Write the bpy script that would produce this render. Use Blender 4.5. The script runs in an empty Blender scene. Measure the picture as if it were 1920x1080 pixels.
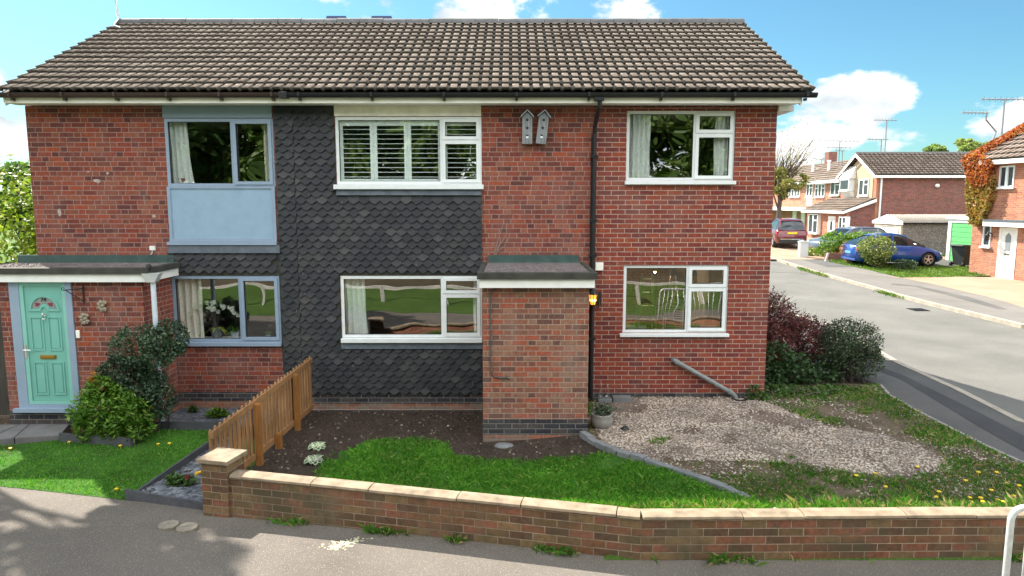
import bpy, bmesh, math, random
import numpy as np
from mathutils import Vector, Matrix
R = math.radians
random.seed(7)
SC = bpy.context.scene
COL = SC.collection

# ------------------------------------------------------------------ camera, sky, sun, exposure
FOC = 1290.0; CAMY = -11.0; CAMZ = 3.2; TILT = R(7.16)
cam_d = bpy.data.cameras.new('camera'); cam = bpy.data.objects.new('camera', cam_d); COL.objects.link(cam)
cam.location = (0, CAMY, CAMZ); cam.rotation_euler = (math.pi/2 - TILT, 0, 0)
cam_d.sensor_width = 36; cam_d.lens = 36*FOC/1920; cam_d.clip_start = 0.1; cam_d.clip_end = 2000
SC.camera = cam

SUN_DIR = Vector((-0.68, 0.81, 1.0)).normalized()         # towards the sun: behind the houses, to the left
SUN_EL = math.asin(SUN_DIR.z); SUN_ROT = math.atan2(SUN_DIR.x, SUN_DIR.y)
SUN_STRENGTH = 3.15; SKY_STRENGTH = 0.10; EXPOSURE = 2.17
SC.view_settings.view_transform = 'Standard'; SC.view_settings.look = 'None'
SC.view_settings.exposure = EXPOSURE; SC.view_settings.gamma = 1.0
SC.view_settings.use_curve_mapping = False
sd = bpy.data.lights.new('sun', 'SUN'); sd.energy = SUN_STRENGTH; sd.angle = R(0.6); sd.color = (1.0, 0.93, 0.82)
so = bpy.data.objects.new('sun', sd); COL.objects.link(so)
so.rotation_euler = SUN_DIR.to_track_quat('Z', 'Y').to_euler(); so.location = (-30, 40, 50)

def build_world():
    w = bpy.data.worlds.new('World'); SC.world = w; w.use_nodes = True
    nt = w.node_tree; nt.nodes.clear(); N = nt.nodes.new; L = nt.links.new
    out = N('ShaderNodeOutputWorld'); bg = N('ShaderNodeBackground'); bg.inputs[1].default_value = SKY_STRENGTH
    L(bg.outputs[0], out.inputs[0])
    sky = N('ShaderNodeTexSky'); sky.sky_type = 'NISHITA'; sky.sun_disc = False
    sky.sun_elevation = SUN_EL; sky.sun_rotation = SUN_ROT; sky.air_density = 1.0; sky.dust_density = 0.6; sky.ozone_density = 1.0
    tc = N('ShaderNodeTexCoord')
    nrm = N('ShaderNodeVectorMath'); nrm.operation = 'NORMALIZE'; L(tc.outputs['Generated'], nrm.inputs[0])
    # cumulus: fractal noise, gathered round a few bearings
    mp = N('ShaderNodeMapping'); mp.inputs['Scale'].default_value = (1, 1, 1.7); L(nrm.outputs[0], mp.inputs[0])
    no = N('ShaderNodeTexNoise'); no.inputs['Scale'].default_value = 7.0; no.inputs['Detail'].default_value = 9; no.inputs['Roughness'].default_value = 0.58
    L(mp.outputs[0], no.inputs['Vector'])
    total = None
    def math_(op, a, b=None, c=None):
        m = N('ShaderNodeMath'); m.operation = op
        for i, x in enumerate((a, b, c)):
            if x is None: continue
            if isinstance(x, (int, float)): m.inputs[i].default_value = x
            else: L(x, m.inputs[i])
        return m.outputs[0]
    for (px, py, rad, amp) in CLOUDS:
        d = ray(px, py).normalized()
        sb = N('ShaderNodeVectorMath'); sb.operation = 'SUBTRACT'; L(nrm.outputs[0], sb.inputs[0]); sb.inputs[1].default_value = d
        sc = N('ShaderNodeVectorMath'); sc.operation = 'MULTIPLY'; L(sb.outputs[0], sc.inputs[0]); sc.inputs[1].default_value = (1, 1, 2.0)
        ln = N('ShaderNodeVectorMath'); ln.operation = 'LENGTH'; L(sc.outputs[0], ln.inputs[0])
        q = math_('DIVIDE', ln.outputs['Value'], rad)
        g = math_('MULTIPLY', math_('SUBTRACT', 1.0, math_('MINIMUM', math_('MULTIPLY', q, q), 1.0)), amp)
        total = g if total is None else math_('MAXIMUM', total, g)
    # unseen broken cloud added behind the camera to whiten the light on shaded fronts
    sp = N('ShaderNodeSeparateXYZ'); L(nrm.outputs[0], sp.inputs[0])
    bk = N('ShaderNodeMapRange'); bk.interpolation_type = 'SMOOTHSTEP'; L(sp.outputs[1], bk.inputs[0])
    bk.inputs[1].default_value = .45; bk.inputs[2].default_value = -.15; bk.inputs[3].default_value = 0; bk.inputs[4].default_value = .36
    total = math_('MAXIMUM', total, bk.outputs[0])
    dens = math_('ADD', no.outputs['Fac'], math_('SUBTRACT', total, 0.20))
    mr = N('ShaderNodeMapRange'); mr.interpolation_type = 'SMOOTHSTEP'
    mr.inputs['From Min'].default_value = 0.51; mr.inputs['From Max'].default_value = 0.60; L(dens, mr.inputs['Value'])
    # grey hollows inside the clouds
    n2 = N('ShaderNodeTexNoise'); n2.inputs['Scale'].default_value = 7; n2.inputs['Detail'].default_value = 5
    mp2 = N('ShaderNodeMapping'); mp2.inputs['Location'].default_value = (3, 1, .12); mp2.inputs['Scale'].default_value = (1, 1, 2.2)
    L(nrm.outputs[0], mp2.inputs[0]); L(mp2.outputs[0], n2.inputs['Vector'])
    cr = N('ShaderNodeValToRGB'); cr.color_ramp.elements[0].position = .36; cr.color_ramp.elements[1].position = .58
    cr.color_ramp.elements[0].color = (1.42, 1.66, 1.84, 1); cr.color_ramp.elements[1].color = (3.1, 3.06, 2.96, 1)
    L(n2.outputs['Fac'], cr.inputs[0])
    tint = N('ShaderNodeMix'); tint.data_type = 'RGBA'; tint.blend_type = 'MULTIPLY'; tint.inputs[0].default_value = 1
    L(sky.outputs[0], tint.inputs[6]); tint.inputs[7].default_value = SKY_TINT
    mx = N('ShaderNodeMix'); mx.data_type = 'RGBA'; L(mr.outputs[0], mx.inputs[0]); L(tint.outputs[2], mx.inputs[6])
    # clouds behind the camera boosted as fill light, those ahead left greyer
    fl = N('ShaderNodeMapRange'); L(sp.outputs[1], fl.inputs[0]); fl.inputs[1].default_value = .5; fl.inputs[2].default_value = -.3; fl.inputs[3].default_value = 1.0; fl.inputs[4].default_value = 2.9
    cm = N('ShaderNodeVectorMath'); cm.operation = 'SCALE'; L(cr.outputs[0], cm.inputs[0]); L(fl.outputs[0], cm.inputs['Scale']); L(cm.outputs[0], mx.inputs[7])
    L(mx.outputs[2], bg.inputs[0])

SKY_TINT = (0.195, 0.325, 0.35, 1)
CLOUDS = [(800, 10, .22, .34), (620, -30, .12, .3), (1150, 20, .09, .32), (1590, 190, .11, .33), (1520, 265, .13, .32), (1680, 270, .08, .26),
          (1880, 220, .09, .33), (1800, 300, .16, .22), (10, 260, .10, .34), (-60, 150, .1, .3), (215, 42, .03, .22), (1480, 330, .12, .25)]

def ray(px, py):
    u = (px-960)/FOC; v = (540-py)/FOC
    return Vector((u, math.cos(TILT)+v*math.sin(TILT), -math.sin(TILT)+v*math.cos(TILT)))
def onY(px, py, Y):
    d = ray(px, py); t = (Y-CAMY)/d.y
    return (d.x*t, CAMZ+d.z*t)                      # x, z
def onX(px, py, X):
    d = ray(px, py); t = X/d.x
    return (CAMY+d.y*t, CAMZ+d.z*t)                 # y, z
def sstep(a, b, x):
    t = min(1, max(0, (x-a)/(b-a))); return t*t*(3-2*t)
PA = (-3.2026, -4.1606); PB = (1.1500, -5.1719); PC = (7.6, -5.10)          # line of the boundary wall
def wall_y(x):
    if x < PB[0]: return PA[1]+(PB[1]-PA[1])*(x-PA[0])/(PB[0]-PA[0])
    return PB[1]+(PC[1]-PB[1])*(x-PB[0])/(PC[0]-PB[0])
def zg(x, y):
    """height of the terrain"""
    z = -0.19*(1-sstep(-0.5, 2.2, x))*sstep(-4.9, -2.4, y)*(1-sstep(6, 9, y))
    if y < -3 and PA[0] < x:                                   # the garden is banked up against the wall
        q = y-wall_y(x)-.13
        if q >= -.002: z += 0.24*(1-sstep(0, 1.35, q))*sstep(PA[0]+.1, PA[0]+1.4, x)*(1-sstep(7.0, 8.2, x))
    d = y-13
    if d > 0: z += 0.70*sstep(-4, 27, d) - 0.70*sstep(-4, 27, 0)
    if y < -14: z += 1.5*(1-sstep(-19, -14, y))
    return z
def onG(px, py, dz=0):
    d = ray(px, py); z = 0
    for _ in range(25):
        t = (z-CAMZ)/d.z; x, y = d.x*t, CAMY+d.y*t; z = 0.5*z+0.5*(zg(x, y)+dz)
    return (x, y)
build_world()

# ------------------------------------------------------------------ mesh helpers
class MB:
    def __init__(s): s.v = []; s.f = []; s.smooth = False
    def add(s, verts, faces):
        b = len(s.v); s.v += [tuple(p) for p in verts]; s.f += [tuple(i+b for i in f) for f in faces]; return s
    def box(s, x0, x1, y0, y1, z0, z1, M=None):
        v = [(x0,y0,z0),(x1,y0,z0),(x1,y1,z0),(x0,y1,z0),(x0,y0,z1),(x1,y0,z1),(x1,y1,z1),(x0,y1,z1)]
        if M is not None: v = [M @ Vector(p) for p in v]
        return s.add(v, [(0,3,2,1),(4,5,6,7),(0,1,5,4),(1,2,6,5),(2,3,7,6),(3,0,4,7)])
    def prism(s, poly, a, b, axis='y'):
        """poly of 2-D points; axis y: (x,z), axis x: (y,z), axis z: (x,y)"""
        f = {'y': lambda p, t: (p[0], t, p[1]), 'x': lambda p, t: (t, p[0], p[1]), 'z': lambda p, t: (p[0], p[1], t)}[axis]
        n = len(poly); v = [f(p, a) for p in poly]+[f(p, b) for p in poly]
        fs = [tuple(range(n))[::-1], tuple(range(n, 2*n))]+[(i, (i+1) % n, n+(i+1) % n, n+i) for i in range(n)]
        return s.add(v, fs)
    def tube(s, pts, r, seg=8, caps=True):
        pts = [Vector(p) for p in pts]; n = len(pts); rr = r if isinstance(r, (list, tuple)) else [r]*n
        vs = []; prev = None
        for i, p in enumerate(pts):
            t = (pts[min(i+1, n-1)]-pts[max(i-1, 0)])
            if t.length < 1e-9: t = Vector((0, 0, 1))
            t.normalize()
            if prev is None:
                a = Vector((0, 0, 1)) if abs(t.z) < .9 else Vector((1, 0, 0))
                u = t.cross(a).normalized()
            else:
                u = (prev-t*prev.dot(t)); u = u.normalized() if u.length > 1e-6 else t.orthogonal().normalized()
            prev = u; w = t.cross(u)
            for k in range(seg):
                a = 2*math.pi*k/seg; vs.append(p+(u*math.cos(a)+w*math.sin(a))*rr[i])
        fs = [(i*seg+k, i*seg+(k+1) % seg, (i+1)*seg+(k+1) % seg, (i+1)*seg+k) for i in range(n-1) for k in range(seg)]
        if caps: fs += [tuple(range(seg))[::-1], tuple((n-1)*seg+k for k in range(seg))]
        return s.add(vs, fs)
    def lathe(s, prof, c=(0,0,0), seg=16, axis='z', caps=True):
        vs = []
        for (r, h) in prof:
            for k in range(seg):
                a = 2*math.pi*k/seg; x, y = r*math.cos(a), r*math.sin(a)
                p = {'z': (x, y, h), 'y': (x, h, y), 'x': (h, x, y)}[axis]
                vs.append((p[0]+c[0], p[1]+c[1], p[2]+c[2]))
        n = len(prof)
        fs = [(i*seg+k, i*seg+(k+1) % seg, (i+1)*seg+(k+1) % seg, (i+1)*seg+k) for i in range(n-1) for k in range(seg)]
        if caps: fs += [tuple(range(seg))[::-1], tuple((n-1)*seg+k for k in range(seg))]
        return s.add(vs, fs)
    def blob(s, c, r, seg=10, rings=6, jit=.0, rnd=random):
        vs = []
        for i in range(rings+1):
            th = math.pi*i/rings
            for k in range(seg):
                a = 2*math.pi*k/seg; q = 1+rnd.uniform(-jit, jit)
                vs.append((c[0]+r[0]*q*math.sin(th)*math.cos(a), c[1]+r[1]*q*math.sin(th)*math.sin(a), c[2]+r[2]*q*math.cos(th)))
        fs = [(i*seg+k, (i+1)*seg+k, (i+1)*seg+(k+1) % seg, i*seg+(k+1) % seg) for i in range(rings) for k in range(seg)]
        return s.add(vs, fs)
    def mesh(s, name, M=None, origin=(0,0,0), bevel=0, smooth=False, merge=False):
        me = bpy.data.meshes.new(name); me.from_pydata(s.v, [], s.f); me.update()
        if bevel or merge:
            bm = bmesh.new(); bm.from_mesh(me)
            bmesh.ops.remove_doubles(bm, verts=bm.verts, dist=1e-5)
            bmesh.ops.recalc_face_normals(bm, faces=bm.faces)
            if bevel:
                es = [e for e in bm.edges if len(e.link_faces) == 2 and e.calc_face_angle(0) > .6]
                bmesh.ops.bevel(bm, geom=es, offset=bevel, segments=2, affect='EDGES', profile=.6)
            bm.to_mesh(me); bm.free()
        uv = me.uv_layers.new(name='UVMap')
        nv = len(me.vertices); co = np.empty(nv*3, np.float32); me.vertices.foreach_get('co', co); co = co.reshape(-1, 3)
        nl = len(me.loops); li = np.empty(nl, np.int32); me.loops.foreach_get('vertex_index', li)
        npol = len(me.polygons); nr = np.empty(npol*3, np.float32); me.polygons.foreach_get('normal', nr); nr = np.abs(nr.reshape(-1, 3))
        lt = np.empty(npol, np.int32); me.polygons.foreach_get('loop_total', lt)
        ax = np.repeat(nr.argmax(1), lt); c = co[li]
        U = np.where(ax == 0, c[:, 1], c[:, 0]); V = np.where(ax == 2, c[:, 1], c[:, 2])
        uv.data.foreach_set('uv', np.stack([U, V], 1).astype(np.float32).ravel())
        if M is not None: me.transform(M)
        if origin != (0,0,0): me.transform(Matrix.Translation(-Vector(origin)))
        if smooth: me.polygons.foreach_set('use_smooth', [True]*npol)
        me.update(); return me
    def build(s, name, mat, parent=None, M=None, bevel=0, smooth=False, merge=False, origin=None):
        o0 = wloc(parent) if parent is not None else (Vector(origin) if origin is not None else Vector((0,0,0)))
        me = s.mesh(name, M, tuple(o0), bevel, smooth, merge)
        if mat is not None: me.materials.append(mat)
        o = bpy.data.objects.new(name, me); COL.objects.link(o)
        if parent is not None: o.parent = parent
        else: o.location = o0
        return o
def wloc(o):
    v = Vector((0,0,0))
    while o is not None: v += o.location; o = o.parent
    return v
def fast(name, verts, faces, mat, parent=None, origin=None, M=None):
    """numpy quads/tris -> one mesh object"""
    verts = np.asarray(verts, np.float32); faces = np.asarray(faces, np.int32); k = faces.shape[1]
    o0 = wloc(parent) if parent is not None else (Vector(origin) if origin is not None else Vector((0,0,0)))
    verts = verts - np.array(o0, np.float32)
    me = bpy.data.meshes.new(name); me.vertices.add(len(verts)); me.vertices.foreach_set('co', verts.ravel())
    me.loops.add(faces.size); me.loops.foreach_set('vertex_index', faces.ravel())
    me.polygons.add(len(faces)); me.polygons.foreach_set('loop_start', np.arange(len(faces), dtype=np.int32)*k)
    me.polygons.foreach_set('loop_total', np.full(len(faces), k, np.int32)); me.update(calc_edges=True)
    me.materials.append(mat)
    o = bpy.data.objects.new(name, me); COL.objects.link(o)
    if parent is not None: o.parent = parent
    else: o.location = o0
    return o
def tag(o, label=None, cat=None, group=None, kind=None):
    if label: o['label'] = label
    if cat: o['category'] = cat
    if group: o['group'] = group
    if kind: o['kind'] = kind
    return o
def thing(name, label, cat, loc=(0,0,0), group=None):
    o = bpy.data.objects.new(name, None); o.empty_display_size = .1; COL.objects.link(o); o.location = loc
    return tag(o, label, cat, group)
def copy_tree(o, parent=None):
    c = o.copy(); COL.objects.link(c)
    if parent is not None: c.parent = parent
    for ch in list(o.children): copy_tree(ch, c)
    return c

def text_part(name, txt, size, mat, parent, M, depth=.003):
    cu = bpy.data.curves.new(name, 'FONT'); cu.body = txt; cu.size = size; cu.extrude = depth; cu.align_x = 'CENTER'; cu.align_y = 'CENTER'
    to = bpy.data.objects.new(name+'_tmp', cu); COL.objects.link(to)
    dg = bpy.context.evaluated_depsgraph_get(); me = bpy.data.meshes.new_from_object(to.evaluated_get(dg))
    bpy.data.objects.remove(to); me.transform(M); me.transform(Matrix.Translation(-wloc(parent)))
    me.materials.clear(); me.materials.append(mat)
    o = bpy.data.objects.new(name, me); COL.objects.link(o); o.parent = parent
    return o

def panel_wall(mb, rect, holes, t0, t1, axis='y'):
    """wall slab with rectangular openings. axis y: rect (x0,x1,z0,z1), slab y t0..t1; axis x: rect (y0,y1,z0,z1)"""
    a0, a1, z0, z1 = rect
    A = sorted({a0, a1, *[min(max(h[i], a0), a1) for h in holes for i in (0, 1)]})
    Z = sorted({z0, z1, *[min(max(h[i], z0), z1) for h in holes for i in (2, 3)]})
    def solid(i, j):
        if i < 0 or j < 0 or i >= len(A)-1 or j >= len(Z)-1: return False
        c = ((A[i]+A[i+1])/2, (Z[j]+Z[j+1])/2)
        return not any(h[0] < c[0] < h[1] and h[2] < c[1] < h[3] for h in holes)
    P = (lambda a, t, z: (a, t, z)) if axis == 'y' else (lambda a, t, z: (t, a, z))
    for i in range(len(A)-1):
        for j in range(len(Z)-1):
            if not solid(i, j): continue
            x0, x1, y0, y1 = A[i], A[i+1], Z[j], Z[j+1]
            mb.add([P(x0,t0,y0),P(x1,t0,y0),P(x1,t0,y1),P(x0,t0,y1)], [(0,1,2,3)])
            mb.add([P(x0,t1,y0),P(x1,t1,y0),P(x1,t1,y1),P(x0,t1,y1)], [(3,2,1,0)])
            for (di, dj, q) in ((-1,0,((x0,y0),(x0,y1))),(1,0,((x1,y1),(x1,y0))),(0,-1,((x1,y0),(x0,y0))),(0,1,((x0,y1),(x1,y1)))):
                if not solid(i+di, j+dj):
                    (a, b), (c, d) = q
                    mb.add([P(a,t0,b),P(c,t0,d),P(c,t1,d),P(a,t1,b)], [(0,1,2,3)])
    return mb
# ------------------------------------------------------------------ materials
class NT:
    def __init__(s, name):
        s.m = bpy.data.materials.new(name); s.m.use_nodes = True; s.t = s.m.node_tree; s.t.nodes.clear()
        s.out = s.n('ShaderNodeOutputMaterial'); s.p = s.n('ShaderNodeBsdfPrincipled'); s.l(s.p.outputs[0], s.out.inputs[0])
    def n(s, k): return s.t.nodes.new(k)
    def l(s, a, b): s.t.links.new(a, b)
    def put(s, sock, x):
        if isinstance(x, (int, float)): sock.default_value = x
        elif isinstance(x, (tuple, list)):
            sock.default_value = (tuple(x)+(1,))[:len(sock.default_value)] if len(sock.default_value) == 4 else tuple(x)
        else: s.l(x, sock)
    def math(s, op, *a):
        m = s.n('ShaderNodeMath'); m.operation = op
        for i, x in enumerate(a): s.put(m.inputs[i], x)
        return m.outputs[0]
    def noise(s, scale, detail=4, rough=.55, vec=None, out='Fac', dist=0):
        m = s.n('ShaderNodeTexNoise'); m.inputs['Scale'].default_value = scale; m.inputs['Detail'].default_value = detail
        m.inputs['Roughness'].default_value = rough; m.inputs['Distortion'].default_value = dist
        s.l(vec if vec is not None else s.obj(), m.inputs['Vector']); return m.outputs[out]
    def obj(s):
        if not hasattr(s, '_tc'): s._tc = s.n('ShaderNodeTexCoord')
        return s._tc.outputs['Object']
    def pos(s):
        if not hasattr(s, '_g'): s._g = s.n('ShaderNodeNewGeometry')
        return s._g.outputs['Position']
    def island(s):
        s.pos(); return s._g.outputs['Random Per Island']
    def uv(s):
        s.obj(); return s._tc.outputs['UV']
    def ramp(s, fac, stops, mode='LINEAR'):
        r = s.n('ShaderNodeValToRGB'); r.color_ramp.interpolation = mode; e = r.color_ramp.elements
        while len(e) < len(stops): e.new(.5)
        for q, (p, c) in zip(e, stops): q.position = p; q.color = tuple(c)+(1,)
        s.put(r.inputs[0], fac); return r.outputs[0]
    def mix(s, f, a, b, mode='MIX'):
        m = s.n('ShaderNodeMix'); m.data_type = 'RGBA'; m.blend_type = mode
        s.put(m.inputs[0], f); s.put(m.inputs[6], a); s.put(m.inputs[7], b); return m.outputs[2]
    def rng(s, v, a, b, c=0, d=1, smooth=True):
        m = s.n('ShaderNodeMapRange'); m.interpolation_type = 'SMOOTHSTEP' if smooth else 'LINEAR'
        s.put(m.inputs[0], v)
        for i, x in enumerate((a, b, c, d)): m.inputs[i+1].default_value = x
        return m.outputs[0]
    def bump(s, h, strength=.3, dist=.01):
        b = s.n('ShaderNodeBump'); b.inputs['Strength'].default_value = strength; b.inputs['Distance'].default_value = dist
        s.put(b.inputs['Height'], h); s.l(b.outputs[0], s.p.inputs['Normal'])
    def set(s, color=None, rough=None, metal=None, spec=None):
        if color is not None: s.put(s.p.inputs['Base Color'], color)
        if rough is not None: s.put(s.p.inputs['Roughness'], rough)
        if metal is not None: s.put(s.p.inputs['Metallic'], metal)
        if spec is not None: s.put(s.p.inputs['Specular IOR Level'], spec)
        return s

def plain(name, c, rough=.6, metal=0, var=.12, scale=6, spec=.4, bump=0, bscale=60):
    t = NT(name); n = t.noise(scale, 5)
    col = t.mix(1.0, c, t.ramp(n, [(.3, (1-var,)*3), (.7, (1+var*.6,)*3)]), 'MULTIPLY')
    t.set(col, rough, metal, spec)
    if bump: t.bump(t.noise(bscale, 3), bump, .01)
    return t.m

def brick(name, palette, mortar, bond='stretcher', weather=.25, wcol=(.35,.3,.28), bw=.225, bh=.075, dirt=None, joint=.006, rot=0, wscale=1.1):
    t = NT(name); sp = t.n('ShaderNodeSeparateXYZ'); t.l(t.uv(), sp.inputs[0]); u, v = sp.outputs[0], sp.outputs[1]
    row = t.math('FLOOR', t.math('DIVIDE', v, bh)); fv = t.math('FRACT', t.math('DIVIDE', v, bh))
    if bond == 'stretcher':
        uu = t.math('ADD', t.math('DIVIDE', u, bw), t.math('MULTIPLY', row, .5))
        fu = t.math('FRACT', uu); idn = t.math('FLOOR', uu)
        du = t.math('MULTIPLY', t.math('MINIMUM', fu, t.math('SUBTRACT', 1.0, fu)), bw)
    else:
        w = bw*1.5; wn = t.n('ShaderNodeTexWhiteNoise'); wn.noise_dimensions = '1D'; t.l(row, wn.inputs['W'])
        uu = t.math('ADD', t.math('DIVIDE', u, w), t.math('ADD', t.math('MULTIPLY', row, .5), t.math('MULTIPLY', wn.outputs['Value'], .5 if bond == 'mixed' else 0)))
        fu = t.math('FRACT', uu); hd = t.math('GREATER_THAN', fu, .6667)
        idn = t.math('ADD', t.math('MULTIPLY', t.math('FLOOR', uu), 2.0), hd)
        ds = t.math('MINIMUM', fu, t.math('ABSOLUTE', t.math('SUBTRACT', fu, .6667)))
        du = t.math('MULTIPLY', t.math('MINIMUM', ds, t.math('SUBTRACT', 1.0, fu)), w)
    dv = t.math('MULTIPLY', t.math('MINIMUM', fv, t.math('SUBTRACT', 1.0, fv)), bh)
    wob = t.math('MULTIPLY', t.math('SUBTRACT', t.noise(40, 2), .5), .006)
    d = t.math('ADD', t.math('MINIMUM', du, dv), wob)
    msk = t.rng(d, joint*.6, joint*1.15)
    cb = t.n('ShaderNodeCombineXYZ'); t.l(idn, cb.inputs[0]); t.l(row, cb.inputs[1])
    wn2 = t.n('ShaderNodeTexWhiteNoise'); wn2.noise_dimensions = '2D'; t.l(cb.outputs[0], wn2.inputs['Vector'])
    n = len(palette); col = t.ramp(wn2.outputs['Value'], [(i/n, c) for i, c in enumerate(palette)], 'CONSTANT')
    cl = t.noise(22, 5, .65)
    col = t.mix(1, col, t.ramp(cl, [(.25, (.6,.6,.6)), (.75, (1.35,1.3,1.25))]), 'MULTIPLY')
    big = t.noise(wscale, 5, .6)
    col = t.mix(t.math('MULTIPLY', t.rng(big, .45, .7), weather), col, wcol)
    if dirt is not None:
        col = t.mix(t.math('MULTIPLY', t.rng(t.noise(1.9, 7, .68, dist=.6), .46, .66), dirt[1]), col, dirt[0])
    mp = t.n('ShaderNodeMapping'); mp.inputs['Scale'].default_value = (2.6, 2.6, .35); t.l(t.pos(), mp.inputs[0])
    st = t.rng(t.noise(1.6, 5, .62, vec=mp.outputs[0]), .5, .74)                     # faint rain streaks and bloom
    col = t.mix(t.math('MULTIPLY', st, weather*1.1), col, wcol)
    mcol = t.mix(1, mortar, t.ramp(t.noise(9, 4), [(.3, (.75,.75,.75)), (.7, (1.15,1.15,1.15))]), 'MULTIPLY')
    if dirt is not None: mcol = t.mix(t.math('MULTIPLY', t.rng(big, .4, .65), .6), mcol, dirt[0])
    t.set(t.mix(msk, mcol, col), .9, 0, .2)
    t.bump(t.math('ADD', t.math('MULTIPLY', msk, 1.0), t.math('MULTIPLY', cl, .35)), .6, .008)
    return t.m

def leaf(name, stops, rough=.5, trans=.25, spec=.3):
    t = NT(name); col = t.ramp(t.island(), stops)
    col = t.mix(1, col, t.ramp(t.noise(1.3, 3, vec=t.pos()), [(.3, (.72,.72,.72)), (.7, (1.22,1.22,1.15))]), 'MULTIPLY')
    t.set(col, rough, 0, spec)
    tr = t.n('ShaderNodeBsdfTranslucent'); t.l(t.mix(1, col, (1.2,1.35,.6), 'MULTIPLY'), tr.inputs[0])
    ms = t.n('ShaderNodeMixShader'); ms.inputs[0].default_value = trans
    t.l(t.p.outputs[0], ms.inputs[1]); t.l(tr.outputs[0], ms.inputs[2]); t.l(ms.outputs[0], t.out.inputs[0])
    return t.m

def glass(name, base=.10, wav=.25, tint=(.93,.97,.96)):
    t = NT(name); t.t.nodes.remove(t.p)
    tr = t.n('ShaderNodeBsdfTransparent'); tr.inputs[0].default_value = tint+(1,)
    gl = t.n('ShaderNodeBsdfGlossy'); gl.inputs['Roughness'].default_value = .004; gl.inputs[0].default_value = (1,1,1,1)
    b = t.n('ShaderNodeBump'); b.inputs['Strength'].default_value = wav; b.inputs['Distance'].default_value = .02
    t.l(t.noise(1.4, 1, .4, vec=t.pos()), b.inputs['Height']); t.l(b.outputs[0], gl.inputs['Normal'])
    t.pos(); dp = t.n('ShaderNodeVectorMath'); dp.operation = 'DOT_PRODUCT'; t.l(t._g.outputs['Normal'], dp.inputs[0]); t.l(t._g.outputs['Incoming'], dp.inputs[1])
    c = t.math('SUBTRACT', 1.0, t.math('ABSOLUTE', dp.outputs['Value']))             # Schlick, the same from both sides
    fac = t.math('MINIMUM', t.math('ADD', t.math('MULTIPLY', t.math('POWER', c, 5.0), .9), base+.06), 1.0)
    ms = t.n('ShaderNodeMixShader'); t.l(fac, ms.inputs[0]); t.l(tr.outputs[0], ms.inputs[1]); t.l(gl.outputs[0], ms.inputs[2])
    t.l(ms.outputs[0], t.out.inputs[0]); return t.m

def wood(name, c1, c2, scale=3, axis='z', rough=.75):
    t = NT(name); mp = t.n('ShaderNodeMapping'); t.l(t.obj(), mp.inputs[0])
    mp.inputs['Scale'].default_value = {'z': (18,18,1.2), 'x': (1.2,18,18), 'y': (18,1.2,18)}[axis]
    n = t.noise(scale, 5, .6, vec=mp.outputs[0]); n2 = t.noise(2.2, 3)
    col = t.mix(t.rng(n, .3, .7), c1, c2)
    col = t.mix(1, col, t.ramp(n2, [(.3, (.75,.75,.75)), (.7, (1.15,1.15,1.15))]), 'MULTIPLY')
    t.set(col, rough, 0, .3); t.bump(n, .25, .006); return t.m

def ground(name, stops, scale=3, fine=45, bump=.5, bd=.02, rough=.95, speck=None, fvar=.35):
    t = NT(name); a = t.noise(scale, 6, .62, vec=t.pos()); col = t.ramp(a, stops)
    f = t.noise(fine, 4, .7, vec=t.pos())
    col = t.mix(1, col, t.ramp(f, [(.3, (1-fvar,)*3), (.7, (1+fvar,)*3)]), 'MULTIPLY')
    if speck:
        vo = t.n('ShaderNodeTexVoronoi'); vo.inputs['Scale'].default_value = speck[1]; t.l(t.pos(), vo.inputs['Vector'])
        sp = t.n('ShaderNodeSeparateColor'); t.l(vo.outputs['Color'], sp.inputs[0])
        k = t.math('MULTIPLY', t.math('GREATER_THAN', sp.outputs[0], speck[2]), t.math('LESS_THAN', vo.outputs['Distance'], .4))
        col = t.mix(k, col, speck[0])
    t.set(col, rough, 0, .2); t.bump(t.math('ADD', f, t.math('MULTIPLY', a, .5)), bump, bd); return t.m

M = {}
OLD = [(.24,.056,.036),(.16,.046,.036),(.20,.063,.045),(.29,.070,.036),(.11,.040,.037),(.225,.077,.053),(.17,.054,.039),(.25,.069,.042),(.205,.052,.036),(.255,.090,.058),(.135,.044,.037),(.22,.060,.040)]
M['brick_old'] = brick('old_red_brick', OLD, (.31,.205,.18), 'mixed', .32, (.23,.14,.12), joint=.0064)
M['brick_porch'] = brick('porch_brick', [(.235,.092,.062),(.185,.074,.054),(.27,.09,.057),(.235,.122,.084),(.13,.063,.053),(.27,.13,.088),(.21,.086,.061),(.30,.082,.05)],
                         (.35,.27,.215), 'flemish', .38, (.29,.20,.16), joint=.0056)
M['brick_ext'] = brick('extension_brick', [(.215,.047,.034),(.18,.042,.034),(.24,.053,.034),(.145,.039,.036),(.205,.057,.041),(.255,.064,.036)], (.42,.31,.255), 'stretcher', .24, (.22,.13,.115), joint=.0060)
M['brick_plinth'] = brick('blue_black_plinth_brick', [(.040,.042,.050),(.055,.055,.06),(.033,.034,.042),(.07,.062,.062)], (.20,.18,.165), 'stretcher', .2, (.12,.11,.1))
M['brick_footing'] = brick('worn_footing_brick', [(.30,.12,.075),(.25,.13,.09),(.22,.10,.07),(.19,.15,.12)], (.24,.21,.18), 'stretcher', .5, (.2,.17,.14))
M['brick_garden'] = brick('mossy_garden_brick', [(.165,.078,.042),(.12,.062,.038),(.19,.080,.048),(.14,.090,.048),(.205,.085,.055),(.10,.058,.038),(.19,.12,.062)], (.30,.23,.165), 'stretcher', .4, (.15,.12,.075),
                          dirt=((.072,.064,.038), .75), joint=.0048)
M['brick_orange'] = brick('orange_brick', [(.38,.15,.09),(.33,.13,.085),(.42,.18,.105),(.30,.115,.08)], (.42,.31,.235), 'stretcher', .2, (.45,.3,.22))
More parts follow.
